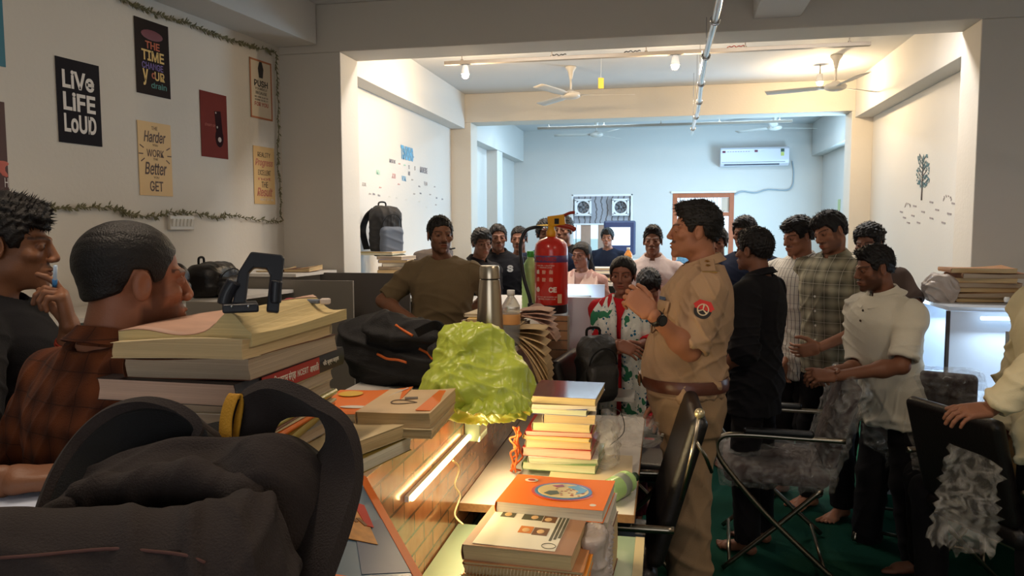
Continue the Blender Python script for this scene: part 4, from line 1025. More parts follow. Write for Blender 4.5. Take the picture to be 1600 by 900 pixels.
# ------------------------------------------------------------------ furniture
LAM = mat('white laminate', (214, 208, 200), rough=.35, var=.03, scale=3)
LAMB = mat('pale partition laminate', (205, 212, 222), rough=.4)
GREYP = mat('grey partition board', (136, 128, 118), rough=.55, var=.03, scale=2)
DGREY = mat('dark grey partition board', (98, 92, 88), rough=.6)
CHIP = mat('raw chipboard edge', (150, 112, 76), rough=.8, var=.35, scale=120)
DKW = mat('dark board', (52, 40, 32), rough=.6)
GREENL = mat('pale green laminate', (150, 172, 150), rough=.35, var=.05, scale=6)
BLK = mat('black plastic', (22, 22, 24), rough=.4)
CORAL = mat('black metal', (28, 28, 30), rough=.35, metal=.5)
def brick_mat():
    m = mat('brick print sheet', (150, 100, 66), rough=.20, coat=.35)
    s = xyz(m); cb = N(m, 'ShaderNodeCombineXYZ'); L(m, s[1], cb.inputs[0]); L(m, s[2], cb.inputs[1])
    br = N(m, 'ShaderNodeTexBrick'); L(m, cb.outputs[0], br.inputs['Vector']); br.inputs['Scale'].default_value = 1.0
    for k, v in (('Mortar Size', .0035), ('Brick Width', .15), ('Row Height', .052), ('Mortar Smooth', .1), ('Bias', -.2)): br.inputs[k].default_value = v
    br.inputs['Color1'].default_value = (*lin((158, 110, 76)), 1); br.inputs['Color2'].default_value = (*lin((116, 78, 56)), 1); br.inputs['Mortar'].default_value = (*lin((46, 32, 24)), 1)
    n = N(m, 'ShaderNodeTexNoise'); n.inputs['Scale'].default_value = 14; n.inputs['Detail'].default_value = 6
    tc = N(m, 'ShaderNodeTexCoord'); L(m, tc.outputs['Object'], n.inputs['Vector'])
    f = N(m, 'ShaderNodeMapRange'); f.inputs[1].default_value = .35; f.inputs[2].default_value = .75; L(m, n.outputs[0], f.inputs[0])
    L(m, mixc(m, mathn(m, 'MULTIPLY', f.outputs[0], .45), br.outputs['Color'], lin((186, 150, 116))), ncol(m)); return m
BRICK = brick_mat()
SX = -.61      # face of the brick-print panel
t = thing('study_carrel', 'long study desk row with a brick-print back panel and shelf, beside the police officer', 'desk', (SX, .5, 0))
MB().bb((-.022, 0, .62), (0, 3.56, 1.095)).build('brick_panel', BRICK, t)
MB().bb((-.32, 0, 1.095), (.025, 3.56, 1.118)).build('top_shelf', LAM, t, bevel=.002)
MB().bb((-.32, 0, 0), (-.30, 3.56, 1.094)).build('side_panel', GREYP, t)
MB().bb((0, 3.54, .60), (.10, 3.565, 1.12)).build('end_panel', BRICK, t)
MB().bb((.10, 3.537, .60), (.108, 3.568, 1.12)).build('end_trim', GREYP, t)
b = MB(); b.bb((0.002, 1.69, .735), (.53, 2.86, .757)); b.build('desk_top', LAM, t)
MB().bb((0.002, 1.686, .734), (.532, 1.6895, .758)).build('front_edge', CHIP, t)
MB().bb((.5305, 1.69, .734), (.5335, 2.86, .758)).build('side_edge', CHIP, t)
for y in (1.9, 2.8): MB().bb((0.02, y, 0), (.45, y+.02, .733)).build('support_panel', DKW, t)
MB().bb((0.002, 2.87, .735), (.06, 3.53, .757)).build('wall_ledge', LAM, t)
t = thing('desk', 'low pale green desk with cream edge in the foreground', 'desk', (SX+.002, .6, 0))
MB().bb((0.002, 0, .68), (.535, 1.57, .70)).build('desk_top', GREENL, t); MB().bb((.5355, 0, .679), (.561, 1.571, .701)).build('edge_band', mat('cream edge band', (206, 190, 150), rough=.4), t)
for y in (.2, 1.4): MB().bb((0.02, y, 0), (.48, y+.02, .678)).build('support_panel', DKW, t)
# led tube on the brick panel
q0 = Vector((SX+.006, 1.70, .945)); q1 = Vector((SX+.006, 2.50, .945))
t = thing('tube_light', 'glowing warm tube light fixed low on the brick-print panel', 'lamp', (SX+.014, 1.70, .945))
MB().bb((-.013, 0, -.007), (-.002, .80, .007)).build('housing', WHP, t)
MB().cyl((.002, .01, 0), (.002, .79, 0), .0075, 12).build('tube', mat('warm lit tube', (255, 214, 140), emit=14), t, smooth=True)
p, c = LIGHTS['strip']; area('tube_glow', (.035, .40, 0), (.03, .76), p, c, rot=(0, R(-90+20), 0), parent=t)
o = MB().tube(spline([(SX+.02, 2.06, .93), (SX+.03, 2.09, .90), (SX+.025, 2.06, .86), (SX+.035, 2.08, .82), (SX+.03, 2.04, .78), (SX+.06, 2.02, .76)], 8), .0028, 6).build('twisted_wire', mat('cream wire', (214, 200, 160), rough=.5), smooth=True); tag(o, 'thin cream wire hanging down from the tube light on the brick panel', 'wire')
t = thing('switch_box', 'pale green switch box at the far end of the glowing tube light', 'box', (SX+.001, 2.34, 1.0)); MB().bb((0, -.08, -.07), (.05, .02, .085)).build('box_body', GREENL, t, bevel=.003); MB().bb((.0505, -.075, .0), (.052, .015, .004)).build('groove', DKW, t)
# second unit beyond
t = thing('study_carrel', 'study carrel with a white top behind the steel bottle', 'desk', (-1.32, 4.12, 0))
MB().bb((0, 0, 1.09), (.66, 1.15, 1.118)).build('top_shelf', LAM, t); MB().bb((0, -.003, 1.088), (.66, -.0005, 1.12)).build('front_edge', DKW, t)
MB().bb((.03, .06, 0), (.63, .08, 1.088)).build('front_panel', mat('brown panel', (112, 88, 68), rough=.6, var=.2, scale=8), t)
for x in (.0, .64): MB().bb((x, .08, 0), (x+.02, 1.1, 1.088)).build('side_panel', GREYP, t)
# white partitions between the rows
def cross_panel(name, u0, u1, v, Y, z1, z0, m, label, edge=None, th=.018, cat='partition'):
    a = py(u0, v, Y); b_ = py(u1, v, Y); t = thing(name, label, cat, (a.x, Y, z0 if z0 else 0))
    w_ = b_.x-a.x; MB().bb((0, 0, 0), (w_, th, z1-(z0 or 0))).build('board', m, t, bevel=.001)
    if edge:
        MB().bb((-.012, -.002, 0), (0, th+.002, z1-(z0 or 0))).build('edge_strip', edge, t)
    return t, a.x, b_.x
cross_panel('partition', 887, 941, 465, 4.28, 1.20, 0, LAMB, 'white partition lit bluish, right of the fire extinguisher')
t, x0, x1 = cross_panel('partition', 868, 945, 445, 5.20, 1.205, 0, LAMB, 'white partition with a grey inset behind the one beside the fire extinguisher')
for o_ in ('x',): area('tube_glow', (.08, -.16, 1.18), (.25, .03), LIGHTS['carrel'][0]*.5, LIGHTS['carrel'][1], rot=(R(35), 0, 0), parent=t)
MB().bb((0.05, -.012, .4), (.24, -.001, 1.13)).build('inset_board', GREYP, t)
o = MB().bb((-.50, 3.72, .74), (-.14, 4.26, .76)).build('ledge', LAM); tag(o, 'small white ledge in front of the lit white partition', 'shelf')
# carrels along the left wall
cross_panel('partition', 432, 551, 436, 4.50, 1.262, 0, GREYP, 'grey partition by the left wall behind the black tablet stand', edge=DKW)
cross_panel('partition', 500, 640, 431, 4.86, 1.29, 0, DGREY, 'dark grey partition behind the man in the olive T-shirt')
cross_panel('partition', 290, 386, 468, 3.35, 1.235, 0, GREYP, 'pale edged partition low behind the seated man\'s face')
def wall_shelf(y0, y1, dp, z, label, m=LAM):
    t = thing('wall_shelf', label, 'shelf', (0, 0, 0)); f = lambda y: W0.x-math.tan(A6)*(Y1-y)
    b = MB(); b.add([(f(y0)+.01, y0, z-.02), (f(y0)+dp, y0, z-.02), (f(y1)+dp, y1, z-.02), (f(y1)+.01, y1, z-.02), (f(y0)+.01, y0, z), (f(y0)+dp, y0, z), (f(y1)+dp, y1, z), (f(y1)+.01, y1, z)], [(0,3,2,1),(4,5,6,7),(0,1,5,4),(1,2,6,5),(2,3,7,6),(3,0,4,7)])
    b.build('board', m, t)
    b = MB(); b.bb((f(y0)+.02, y0+.02, 0), (f(y0)+dp-.04, y0+.04, z-.021)); b.build('support', GREYP, t); return t
wall_shelf(2.2, 4.47, .44, 1.205, 'long white shelf board along the poster wall carrying black bags'); wall_shelf(4.53, 5.03, .42, 1.30, 'white shelf board at the corner of the left wall with loose papers')
t = thing('wall_shelf', 'white shelf on the left wall of the middle bay under the leaning backpack', 'shelf', (XML, 5.6, 0))
MB().bb((0.005, 0, 1.18), (.45, 2.9, 1.20)).build('board', LAM, t)
for y in (0.1, 1.4, 2.8): MB().bb((.01, y, 0), (.43, y+.02, 1.179)).build('support', DGREY, t)
b = MB(); b.cyl((.25, .3, 1.165), (.25, 1.2, 1.165), .010, 8); b.build('led_tube', mat('cool lit tube', (190, 225, 255), emit=6), t)
area('tube_glow', (.25, .75, 1.14), (.05, .9), LIGHTS['carrel'][0], LIGHTS['carrel'][1], parent=t)
# carrels on the right
t = thing('study_carrel', 'bluish lit study carrel at the right with a white desk top', 'desk', (1.43, 3.45, 0))
MB().bb((0, 0, .74), (1.3, 1.33, .762)).build('desk_top', mat('cool white laminate', (208, 214, 224), rough=.3), t, bevel=.001)
MB().bb((-.26, 1.332, .0), (1.3, 1.35, 1.20)).build('back_panel', LAMB, t)
MB().bb((0.0, .76, .763), (1.3, .778, 1.165)).build('divider', LAMB, t); MB().bb((-.014, .757, .72), (-.0005, .781, 1.167)).build('divider_edge', DKW, t)
MB().bb((-.0, .10, .763), (1.3, .118, 1.15)).build('divider', mat('near divider laminate', (190, 196, 206), rough=.5), t)
MB().bb((.0, .78, 1.166), (1.3, 1.331, 1.186)).build('top_shelf', LAMB, t)
MB().bb((.5, .2, 0), (1.2, .22, .739)).build('support_panel', DKW, t); MB().bb((.5, 1.2, 0), (1.2, 1.22, .739)).build('support_panel', DKW, t)
for y, ln in ((.70, .5), (1.27, .5)):
    b = MB(); b.cyl((.12, y, 1.14), (.62, y, 1.14), .009, 10); b.build('led_tube', mat('cool lit tube', (190, 225, 255), emit=6), t, smooth=True)
    area('tube_glow', (.35, y-.02, 1.12), (.5, .04), LIGHTS['carrel'][0]*1.3, LIGHTS['carrel'][1], rot=(R(-35) if y < 1 else R(-30), 0, 0), parent=t)
area('tube_glow', (-.12, 1.28, 1.16), (.2, .04), LIGHTS['carrel'][0]*.6, LIGHTS['carrel'][1], rot=(R(-20), 0, 0), parent=t)
# far tables
def far_table(x0, y0, w_, d_, z, label, m=LAM):
    t = thing('study_table', label, 'table', (x0, y0, 0)); MB().bb((0, 0, z-.025), (w_, d_, z)).build('table_top', m, t)
    for x in (.02, w_-.04): MB().bb((x, .03, 0), (x+.02, d_-.03, z-.026)).build('side_panel', GREYP, t)
    MB().bb((.04, d_/2, .3), (w_-.04, d_/2+.02, z-.026)).build('back_panel', GREYP, t); return t
far_table(-1.25, 6.75, 1.5, .8, 1.10, 'grey study table heaped with books behind the fire extinguisher')
far_table(-1.3, 8.0, 2.4, .8, 1.12, 'far study table under the exhaust-fan window')
far_table(-2.02, 5.6, .60, .9, 1.05, 'low study table behind the water bottle, top left')

# ------------------------------------------------------------------ chairs
LEATH = mat('black leatherette', (24, 20, 20), rough=.42, bump=.15, bscale=120)
MAROON = mat('dark maroon seat fabric', (50, 30, 28), rough=.8, bump=.2, bscale=200)
TUBEM = mat('steel tube', (150, 140, 124), rough=.28, metal=1.0)
def wrap_mat():
    m = mat('clear crinkled plastic', (225, 222, 215), rough=.18, spec=.8)
    b = m.node_tree.nodes['Principled BSDF']; tc = N(m, 'ShaderNodeTexCoord')
    n = N(m, 'ShaderNodeTexNoise'); n.inputs['Scale'].default_value = 16; n.inputs['Detail'].default_value = 7; n.inputs['Distortion'].default_value = 1.6; L(m, tc.outputs['Object'], n.inputs['Vector'])
    bp = N(m, 'ShaderNodeBump'); bp.inputs['Strength'].default_value = .9; bp.inputs['Distance'].default_value = .02; L(m, n.outputs[0], bp.inputs['Height']); L(m, bp.outputs[0], b.inputs['Normal'])
    mr = N(m, 'ShaderNodeMapRange'); mr.inputs[1].default_value = .35; mr.inputs[2].default_value = .7; mr.inputs[3].default_value = .05; mr.inputs[4].default_value = .34; L(m, n.outputs[0], mr.inputs[0]); L(m, mr.outputs[0], b.inputs['Alpha']); return m
WRAP = wrap_mat()
def soft(name, fn, lo, hi, m, parent, h=.006, amp=0.0, seed=1, fs=1.0, M=None):
    f = Field(lo, hi, h); fn(f); V, Q = f.mesh()
    if amp: V = V+vnorm(V, Q)*folds(V, seed, amp, fs)[:, None]
    if M is not None: A = np.array(M.to_3x3()); V = V@A.T+np.array(M.translation)
    return mesh_obj(name, V, Q, m, parent, smooth=True)
def chair(P, face, label, wrap=True, seatm=None, group='steel-framed visitor chairs', high=0.0, seed=1):
    t = thing('visitor_chair', label, 'chair', P, R(face), group); sm = seatm or MAROON
    sa = R(16); bk = Matrix.Translation((0, .20, .50)) @ Matrix.Rotation(-sa, 4, 'X')
    seat = soft('seat', lambda f: f.box((0, -.02, .455), (.235, .235, .045), r=.04, k=0), (-.3, -.32, .36), (.3, .28, .55), sm, t, .009)
    back = soft('backrest', lambda f: f.box((0, 0, .27+high/2), (.225, .028, .27+high/2), r=.026, k=0), (-.3, -.1, -.05), (.3, .1, .62+high), sm, t, .009, M=bk)
    for s in (-1, 1):
        x = s*.275
        MB().tube(spline([(x, .26, .655), (x, .10, .655), (x, -.18, .655), (x, -.27, .635), (x, -.285, .57), (x, -.22, .47), (x, -.04, .27), (x, .24, .015)], 5), .0125, 10).build('side_frame', TUBEM, t, smooth=True)
        MB().tube(spline([(x*.93, .17, .42), (x*.93, 0, .25), (x*.96, -.25, .015)], 5), .011, 10).build('leg', TUBEM, t, smooth=True)
        MB().box((x, -.02, .677), (.046, .30, .026)).build('armrest', BLK, t, bevel=.010)
    for y, z, hw_ in ((.19, .06, .27), (-.22, .05, .255), (.17, .405, .255), (-.19, .405, .255)):
        MB().cyl((-hw_, y, z), (hw_, y, z), .009, 8).build('crossbar', TUBEM, t, smooth=True)
    if wrap:
        soft('plastic_wrap', lambda f: f.box((0, 0, .27+high/2), (.245, .052, .29+high/2), r=.05, k=0), (-.34, -.13, -.08), (.34, .13, .68+high), WRAP, back, .009, amp=.013, seed=seed, fs=1.5, M=bk)
        soft('plastic_wrap', lambda f: f.box((0, -.02, .455), (.255, .255, .062), r=.05, k=0), (-.34, -.35, .34), (.34, .32, .58), WRAP, seat, .009, amp=.012, seed=seed+4, fs=1.5)
    return t
def gp(u, D): p = pd(u, 450, D); return Vector((p.x, p.y, 0))
chair(gp(1222, 3.62), -94, 'chair wrapped in plastic under the hands of the one in the white polo shirt', seed=2, high=-.13)
ch1 = chair(gp(932, 2.62), -88, 'black chair in front of the officer\'s legs, its back seen edge-on', wrap=False, seatm=LEATH, high=-.02)
chair(gp(1452, 3.80), 160, 'plastic-wrapped chair behind the one in the white polo shirt', seed=5, high=-.10)
ch = chair(gp(1600, 2.95), 115, 'dark chair at the right edge with torn plastic hanging from it', wrap=False, seatm=LEATH, high=-.12, seed=9)
chair(gp(985, 3.70), 84, 'dark chair in front of the one in the red kurta', wrap=False, seatm=LEATH, high=-.06)
Lw = lambda u, v, D: ch1.matrix_world.inverted() @ pd(u, v, D)
ch1.matrix_world = Matrix.Translation(ch1.location) @ ch1.rotation_euler.to_matrix().to_4x4()
MB().tube([Lw(1093, 647, 2.30), Lw(1082, 705, 2.30), Lw(1064, 782, 2.30)], .0065, 10).build('hinge_rod', TUBEM, ch1, smooth=True)
MB().tube([Lw(1088, 690, 2.30), Lw(1103, 715, 2.32), Lw(1112, 738, 2.34)], .006, 8).build('hinge_rod', TUBEM, ch1, smooth=True)
MB().ell(Lw(1093, 646, 2.30), (.016, .016, .016)).build('knob', mat('pale brass knob', (190, 176, 140), rough=.3, metal=.6), ch1, smooth=True)
# torn plastic sheet hanging off the right chair
g = random.Random(8)
WRAP2 = WRAP.copy(); WRAP2.name = 'thin clear plastic'
for n_ in WRAP2.node_tree.nodes:
    if n_.type == 'BUMP': n_.inputs[0].default_value = .35
    if n_.type == 'MAP_RANGE': n_.inputs[3].default_value = .03; n_.inputs[4].default_value = .22; n_.inputs[1].default_value = .42
def hang_sheet(corners, nu, nv, seed, label, sag=.05, amp=.03, name='plastic_sheet'):
    g = random.Random(seed); o = Vector(corners[0]); P = []
    for i in range(nu+1):
        row = []
        for j in range(nv+1):
            a, b_ = i/nu, j/nv; p = Vector(corners[0]).lerp(Vector(corners[1]), a).lerp(Vector(corners[3]).lerp(Vector(corners[2]), a), b_)
            q = p*9; q = q*.6; n = mnoise.noise(q+Vector((seed, 0, 0))); n2 = mnoise.noise(q*1.9+Vector((0, seed, 0)))
            edge = 1 if 0 < i < nu and 0 < j < nv else 1.0
            p = p+Vector((n*amp+.4*amp*n2, n2*amp*1.3, n*amp*.6-sag*math.sin(PI*a)*b_*.3)); 
            if j == nv: p.z += .05*mnoise.noise(Vector((i*.7, seed, 0)))
            if i in (0, nu): p.x += .03*mnoise.noise(Vector((j*.8, seed, 3)))
            row.append(p-o)
        P.append(row)
    ob = MB().sheet(P, .0008).build(name, WRAP2, loc=o, smooth=True); return tag(ob, label, 'plastic sheet')
hang_sheet([pd(1490, 690, 2.62), pd(1566, 735, 2.5), pd(1560, 862, 2.5), pd(1445, 838, 2.62)], 16, 20, 3, 'torn clear plastic sheet hanging in front of the right-hand chair')
hang_sheet([pd(1412, 655, 3.4), pd(1490, 690, 3.3), pd(1470, 735, 3.3), pd(1422, 745, 3.4)], 12, 12, 5, 'smaller piece of clear plastic hanging beside the white polo shirt')

# ------------------------------------------------------------------ bags
BAGM = mat('charcoal bag fabric', (48, 40, 38), rough=.82, bump=.35, bscale=420, var=.12, scale=10, sheen=.03, spec=.25)
BAGK = mat('black bag fabric', (24, 22, 23), rough=.7, bump=.3, bscale=300)
BAGG = mat('slate bag fabric', (84, 92, 106), rough=.7, bump=.3, bscale=300)
BAGB = mat('grey brown bag fabric', (84, 74, 68), rough=.75, bump=.3, bscale=300)
WEB = mat('black webbing', (16, 15, 16), rough=.85, bump=.3, bscale=500)
ZIP = mat('brass zip', (190, 160, 110), rough=.3, metal=.9)
def strap(pts, wdir, wid, th, m, parent, name='strap', n=8):
    P = spline(pts, n); W_ = spline([Vector(w_) for w_ in wdir], n) if len(wdir) == len(pts) else [Vector(wdir[0])]*len(P)
    rows = []
    for i, p in enumerate(P):
        tg = (P[min(i+1, len(P)-1)]-P[max(i-1, 0)]).normalized(); w_ = W_[i]; w_ = (w_-tg*w_.dot(tg)).normalized()
        rows.append([p+w_*wid*q for q in (-.5, -.42, -.2, 0, .2, .42, .5)])
    return MB().sheet(rows, th).build(name, m, parent, smooth=True, auto=50)
def backpack(P, rz, label, w_=.30, d_=.16, h_=.42, m=None, m2=None, tilt=0, roll=0, seed=1, group=None, straps=True):
    t = thing('backpack', label, 'backpack', P, group=group, rot=(tilt, roll, rz)); m = m or BAGK; m2 = m2 or m
    soft('body', lambda f: (f.box((0, 0, h_/2), (w_/2, d_/2, h_/2), r=min(.07, d_*.45), k=0), f.ell((0, 0, h_*.82), (w_*.42, d_*.42, h_*.18), k=.03)), (-w_/2-.05, -d_/2-.05, -.05), (w_/2+.05, d_/2+.05, h_+.06), m, t, .007, amp=.008, seed=seed)
    soft('front_pocket', lambda f: f.box((0, -d_*.5, h_*.33), (w_*.40, d_*.24, h_*.27), r=.035, k=0), (-w_/2-.03, -d_-.03, -.03), (w_/2+.03, .05, h_*.7), m2, t, .006, amp=.006, seed=seed+2)
    MB().tube([Vector((math.cos(a)*w_*.36, -d_*.5-.004-.02*math.sin(a), h_*.60+math.sin(a)*h_*.26)) for a in np.linspace(0, PI, 16)], .0035, 6).build('zip', WEB, t, smooth=True)
    MB().tube(spline([(-.035, d_*.3, h_-.01), (-.03, d_*.3, h_+.035), (.03, d_*.3, h_+.035), (.035, d_*.3, h_-.01)], 5), .007, 8).build('handle', WEB, t, smooth=True)
    if straps:
        for s in (-1, 1): strap([(s*.06, d_*.45, h_*.95), (s*.09, d_*.5+.05, h_*.8), (s*.12, d_*.5+.07, h_*.5), (s*.12, d_*.5+.01, h_*.12)], [(1, 0, 0)], .055, .012, WEB, t)
    return t
# leaning backpack and bag on the left shelf of the middle bay
q = px(604, 399, XML+.22); backpack(Vector((XML+.21, q.y, q.z)), R(55), 'upright black and slate backpack leaning on the left wall of the middle bay', w_=.26, d_=.17, h_=.40, m=BAGK, m2=BAGG, tilt=R(2), seed=3)
q = px(650, 404, XML+.25); backpack(Vector((XML+.24, q.y, q.z-.02)), R(100), 'brownish grey bag lying on the left wall shelf behind the man in olive', w_=.34, d_=.16, h_=.34, m=BAGB, tilt=R(80), seed=6, straps=False)
q = pz(575, 428, 1.2); backpack(Vector((XML+.30, q.y-.1, 1.205)), R(90), 'dark blue bag lying under books on the left wall shelf', w_=.26, d_=.14, h_=.16, m=mat('navy bag', (30, 36, 60), rough=.7, bump=.3), seed=8, straps=False)
# two black bags on the poster-wall shelf
q = wl(318, 462, .22); backpack(Vector((q.x, 3.45, 1.21)), R(75), 'black leather bag on the left wall shelf behind the seated man, nearer one', w_=.40, d_=.20, h_=.19, m=LEATH, seed=11, straps=False)
q = wl(352, 450, .22); backpack(Vector((q.x+.02, 3.95, 1.21)), R(100), 'black leather bag on the left wall shelf, farther one next to the grey partition', w_=.36, d_=.2, h_=.18, m=LEATH, seed=12, straps=False)
# backpack beside the right column
q = pd(1578, 455, 4.75); backpack(Vector((q.x+.03, q.y+.02, 1.19)), R(8), 'tall black backpack standing against the right-hand column', w_=.30, d_=.18, h_=.44, m=BAGK, seed=14)
# big foreground backpack
t = thing('backpack', 'large charcoal backpack with padded straps filling the lower left foreground', 'backpack', (-.50, .84, 1.119)); O = Vector((-.50, .84, 1.119))
def q_(u, v, D): return pd(u, v, D)-O
def bagf(f):
    c_ = q_(285, 850, .90); f.box((c_.x+.01, c_.y, .095), (.150, .10, .095), r=.07, k=0, rot=((.97, .24, 0), (-.24, .97, 0), (0, 0, 1)))
    f.ell(q_(330, 770, .93), (.12, .09, .055), k=.05); f.ell(q_(430, 815, .88), (.055, .075, .10), k=.05); f.ell(q_(215, 850, .92), (.07, .07, .05), k=.05)
    f.ell(q_(250, 812, .80), (.10, .035, .020), k=.02, op='s')
soft('body', bagf, (-.36, -.35, -.03), (.26, .25, .33), BAGM, t, .0045, amp=.010, seed=21, fs=1.2)
fp_ = soft('front_pocket', lambda f: (f.cap(q_(-60, 905, .70), q_(350, 880, .74), .060, .050, k=0), f.cap(q_(-60, 990, .68), q_(350, 960, .72), .07, .06, k=.05), f.ell(q_(380, 850, .77), (.035, .04, .05), k=.03)), (-.42, -.42, -.08), (.26, .12, .32), BAGM, t, .0045, amp=.009, seed=23, fs=1.4)
soft('pocket_rim', lambda f: (f.cap(q_(130, 775, .84), q_(300, 750, .84), .018, .020, k=0), f.cap(q_(300, 750, .84), q_(385, 775, .82), .020, .018, k=.02), f.cap(q_(385, 775, .82), q_(408, 830, .79), .018, .014, k=.02)), (-.42, -.35, 0), (.26, .2, .33), BAGM, t, .004, amp=.006, seed=25, fs=2)
strap([q_(395, 720, .95), q_(388, 680, .97), (q_(405, 640, .98)), q_(440, 622, .97), q_(492, 632, .94), q_(523, 680, .90), q_(527, 745, .87), q_(510, 820, .83), q_(480, 900, .80), q_(455, 960, .80)],
      [(.75, .5, -.3)]*3+[(.3, .6, -.7), (-.1, .7, -.4), (-.6, .6, .1), (-.9, .4, .0), (-.9, .4, -.1), (-.9, .3, -.2), (-.9, .3, -.2)], .062, .016, BAGM, t, 'shoulder_strap')
pth = [q_(350, 715, .93), q_(342, 685, .95), q_(300, 668, .96), q_(245, 665, .96), q_(195, 680, .95), q_(158, 715, .93), q_(130, 765, .90), q_(110, 830, .87), q_(100, 900, .85)]
strap(pth, [(.6, .5, -.6)], .082, .012, BAGM, t, 'shoulder_strap')
strap([p_+Vector((.010, -.004, -.010)) for p_ in pth], [(.6, .5, -.6)], .078, .008, WEB, t, 'strap_lining')
strap([q_(322, 668, 1.0), q_(318, 700, .97), q_(330, 720, .95)], [(.6, .5, .3)], .05, .012, WEB, t, 'strap_end')
pp_ = [x for x in (snap(fp_, u, v, .0005) for u, v in ((0, 872), (60, 868), (120, 862), (180, 858), (240, 862), (290, 868), (320, 880))) if x is not None]
if len(pp_) > 2: MB().tube(spline(pp_, 4), .0016, 6).build('piping', mat('reddish piping', (84, 52, 46), rough=.8), t, smooth=True)
yl = mat('mustard loop', (196, 140, 36), rough=.7, bump=.3, bscale=300)
strap([q_(352, 690, .94), q_(353, 655, .95), q_(360, 628, .955), q_(368, 616, .96), q_(371, 632, .965), q_(367, 660, .96), q_(362, 690, .95)], [(.9, -.3, .1)], .021, .002, yl, t, 'loop_tag')
b = MB(); b.tube([q_(405, 806, .775)+Vector((math.cos(a)*.004, 0, math.sin(a)*.007)) for a in np.linspace(0, 2*PI, 12)[:-1]], .0016, 6, close=True); b.box(q_(401, 822, .772), (.004, .002, .014), rot=Matrix.Rotation(.4, 3, 'Y')); b.build('zip_pull', ZIP, t, smooth=True)
b = MB(); b.box(q_(270, 812, .79), (.085, .035, .004), rot=Matrix.Rotation(.2, 3, 'X')); b.build('phone_corner', BLK, t, bevel=.002)
MB().tube(spline([q_(442, 735, .86), q_(444, 745, .855), q_(441, 753, .85)], 4), .0022, 6).build('zip_pull', ZIP, t, smooth=True)
# black bag with orange zips behind the book pile
t = thing('backpack', 'black bag with orange zip lines slumped beside the light green plastic bag', 'backpack', (-.80, 2.24, 1.119)); O = Vector((-.80, 2.24, 1.119))
def f2(f):
    f.ell((0, .02, .08), (.19, .13, .10), k=0); f.ell((.13, -.04, .07), (.13, .10, .075), k=.05); f.ell((-.12, .02, .13), (.10, .09, .07), k=.05); f.cap(q_(600, 510, 2.3), q_(680, 525, 2.25), .045, .035, k=.04); f.cap(q_(690, 545, 2.1), q_(722, 548, 2.05), .022, .016, k=.02)
bb_ = soft('body', f2, (-.3, -.25, -.01), (.36, .22, .33), BAGK, t, .005, amp=.014, seed=31, fs=1.2)
org = mat('orange zip tape', (214, 104, 40), rough=.5)
for pts in (([(590, 553), (605, 560), (622, 562), (636, 566)]), ([(618, 508), (630, 516), (645, 525)]), ([(655, 545), (668, 552), (676, 562)])):
    pp_ = [snap(bb_, u, v, .001) for u, v in pts]; pp_ = [x for x in pp_ if x is not None]
    if len(pp_) > 1: MB().tube(spline(pp_, 5), .0042, 6).build('zip', org, t, smooth=True)
strap([q_(650, 520, 2.18), q_(680, 508, 2.18), q_(695, 520, 2.16), q_(690, 545, 2.12)], [(.2, -.4, .9)], .03, .005, WEB, t)
# dark bag hung on the chair in front of the woman
q = pd(932, 585, 3.75); backpack(Vector((q.x, q.y, .74)), R(30), 'grey black jacket bag hung on the chair beside the woman in red', w_=.20, d_=.14, h_=.32, m=mat('rain cover', (58, 56, 54), rough=.45, bump=.4, bscale=60), seed=17, straps=False)

# light green plastic bag
m = mat('lime plastic film', (208, 222, 84), rough=.33, spec=.6)
bs = m.node_tree.nodes['Principled BSDF']; bs.inputs['Transmission Weight'].default_value = .25; bs.inputs['Subsurface Weight'].default_value = .25; bs.inputs['Subsurface Radius'].default_value = (.02, .02, .01)
tc = N(m, 'ShaderNodeTexCoord'); n = N(m, 'ShaderNodeTexNoise'); n.inputs['Scale'].default_value = 9; n.inputs['Detail'].default_value = 5; n.inputs['Distortion'].default_value = 1.2; L(m, tc.outputs['Object'], n.inputs['Vector'])
bp = N(m, 'ShaderNodeBump'); bp.inputs['Strength'].default_value = .55; bp.inputs['Distance'].default_value = .02; L(m, n.outputs[0], bp.inputs['Height']); L(m, bp.outputs[0], bs.inputs['Normal'])
t = thing('plastic_bag', 'light green plastic carrier bag slumped over the shelf edge', 'bag', (-.60, 2.02, 1.12)); O = Vector((-.60, 2.02, 1.12))
def f3(f):
    f.ell(q_(745, 605, 2.03), (.125, .10, .085), k=0); f.ell(q_(742, 548, 2.05), (.10, .07, .075), k=.06); f.ell(q_(800, 600, 2.0), (.04, .05, .06), k=.05); f.ell(q_(792, 632, 1.95), (.065, .05, .035), k=.05)
    f.ell(q_(700, 615, 1.97), (.06, .06, .045), k=.06); f.cap(q_(705, 550, 1.97), q_(726, 548, 1.97), .024, .02, k=.01, op='s')
f = Field((-.2, -.2, -.08), (.32, .18, .32), .0042); f3(f); V, Q = f.mesh(); n_ = vnorm(V, Q)
V = V+n_*(folds(V, 41, .011, 1.3)+folds(V, 43, .005, 3.0)-.006)[:, None]
mesh_obj('bag_film', V, Q, m, t, smooth=True)
b = MB(); g = random.Random(2); c_ = q_(762, 655, 1.9); P = []
for i in range(25):
    a = -2.9+2.7*i/24; r = .095+.012*math.sin(i*1.7); row = []
    for j, (e, z) in enumerate(((.75, .02), (.9, .0), (1.0, -.012), (1.08, -.004))): row.append(c_+Vector((math.cos(a)*r*e, math.sin(a)*r*e*.7+.05, z+.006*math.sin(i*2.3+j)+.025)))
    P.append(row)
b.sheet(P, .0012).build('gathered_hem', m, t, smooth=True)

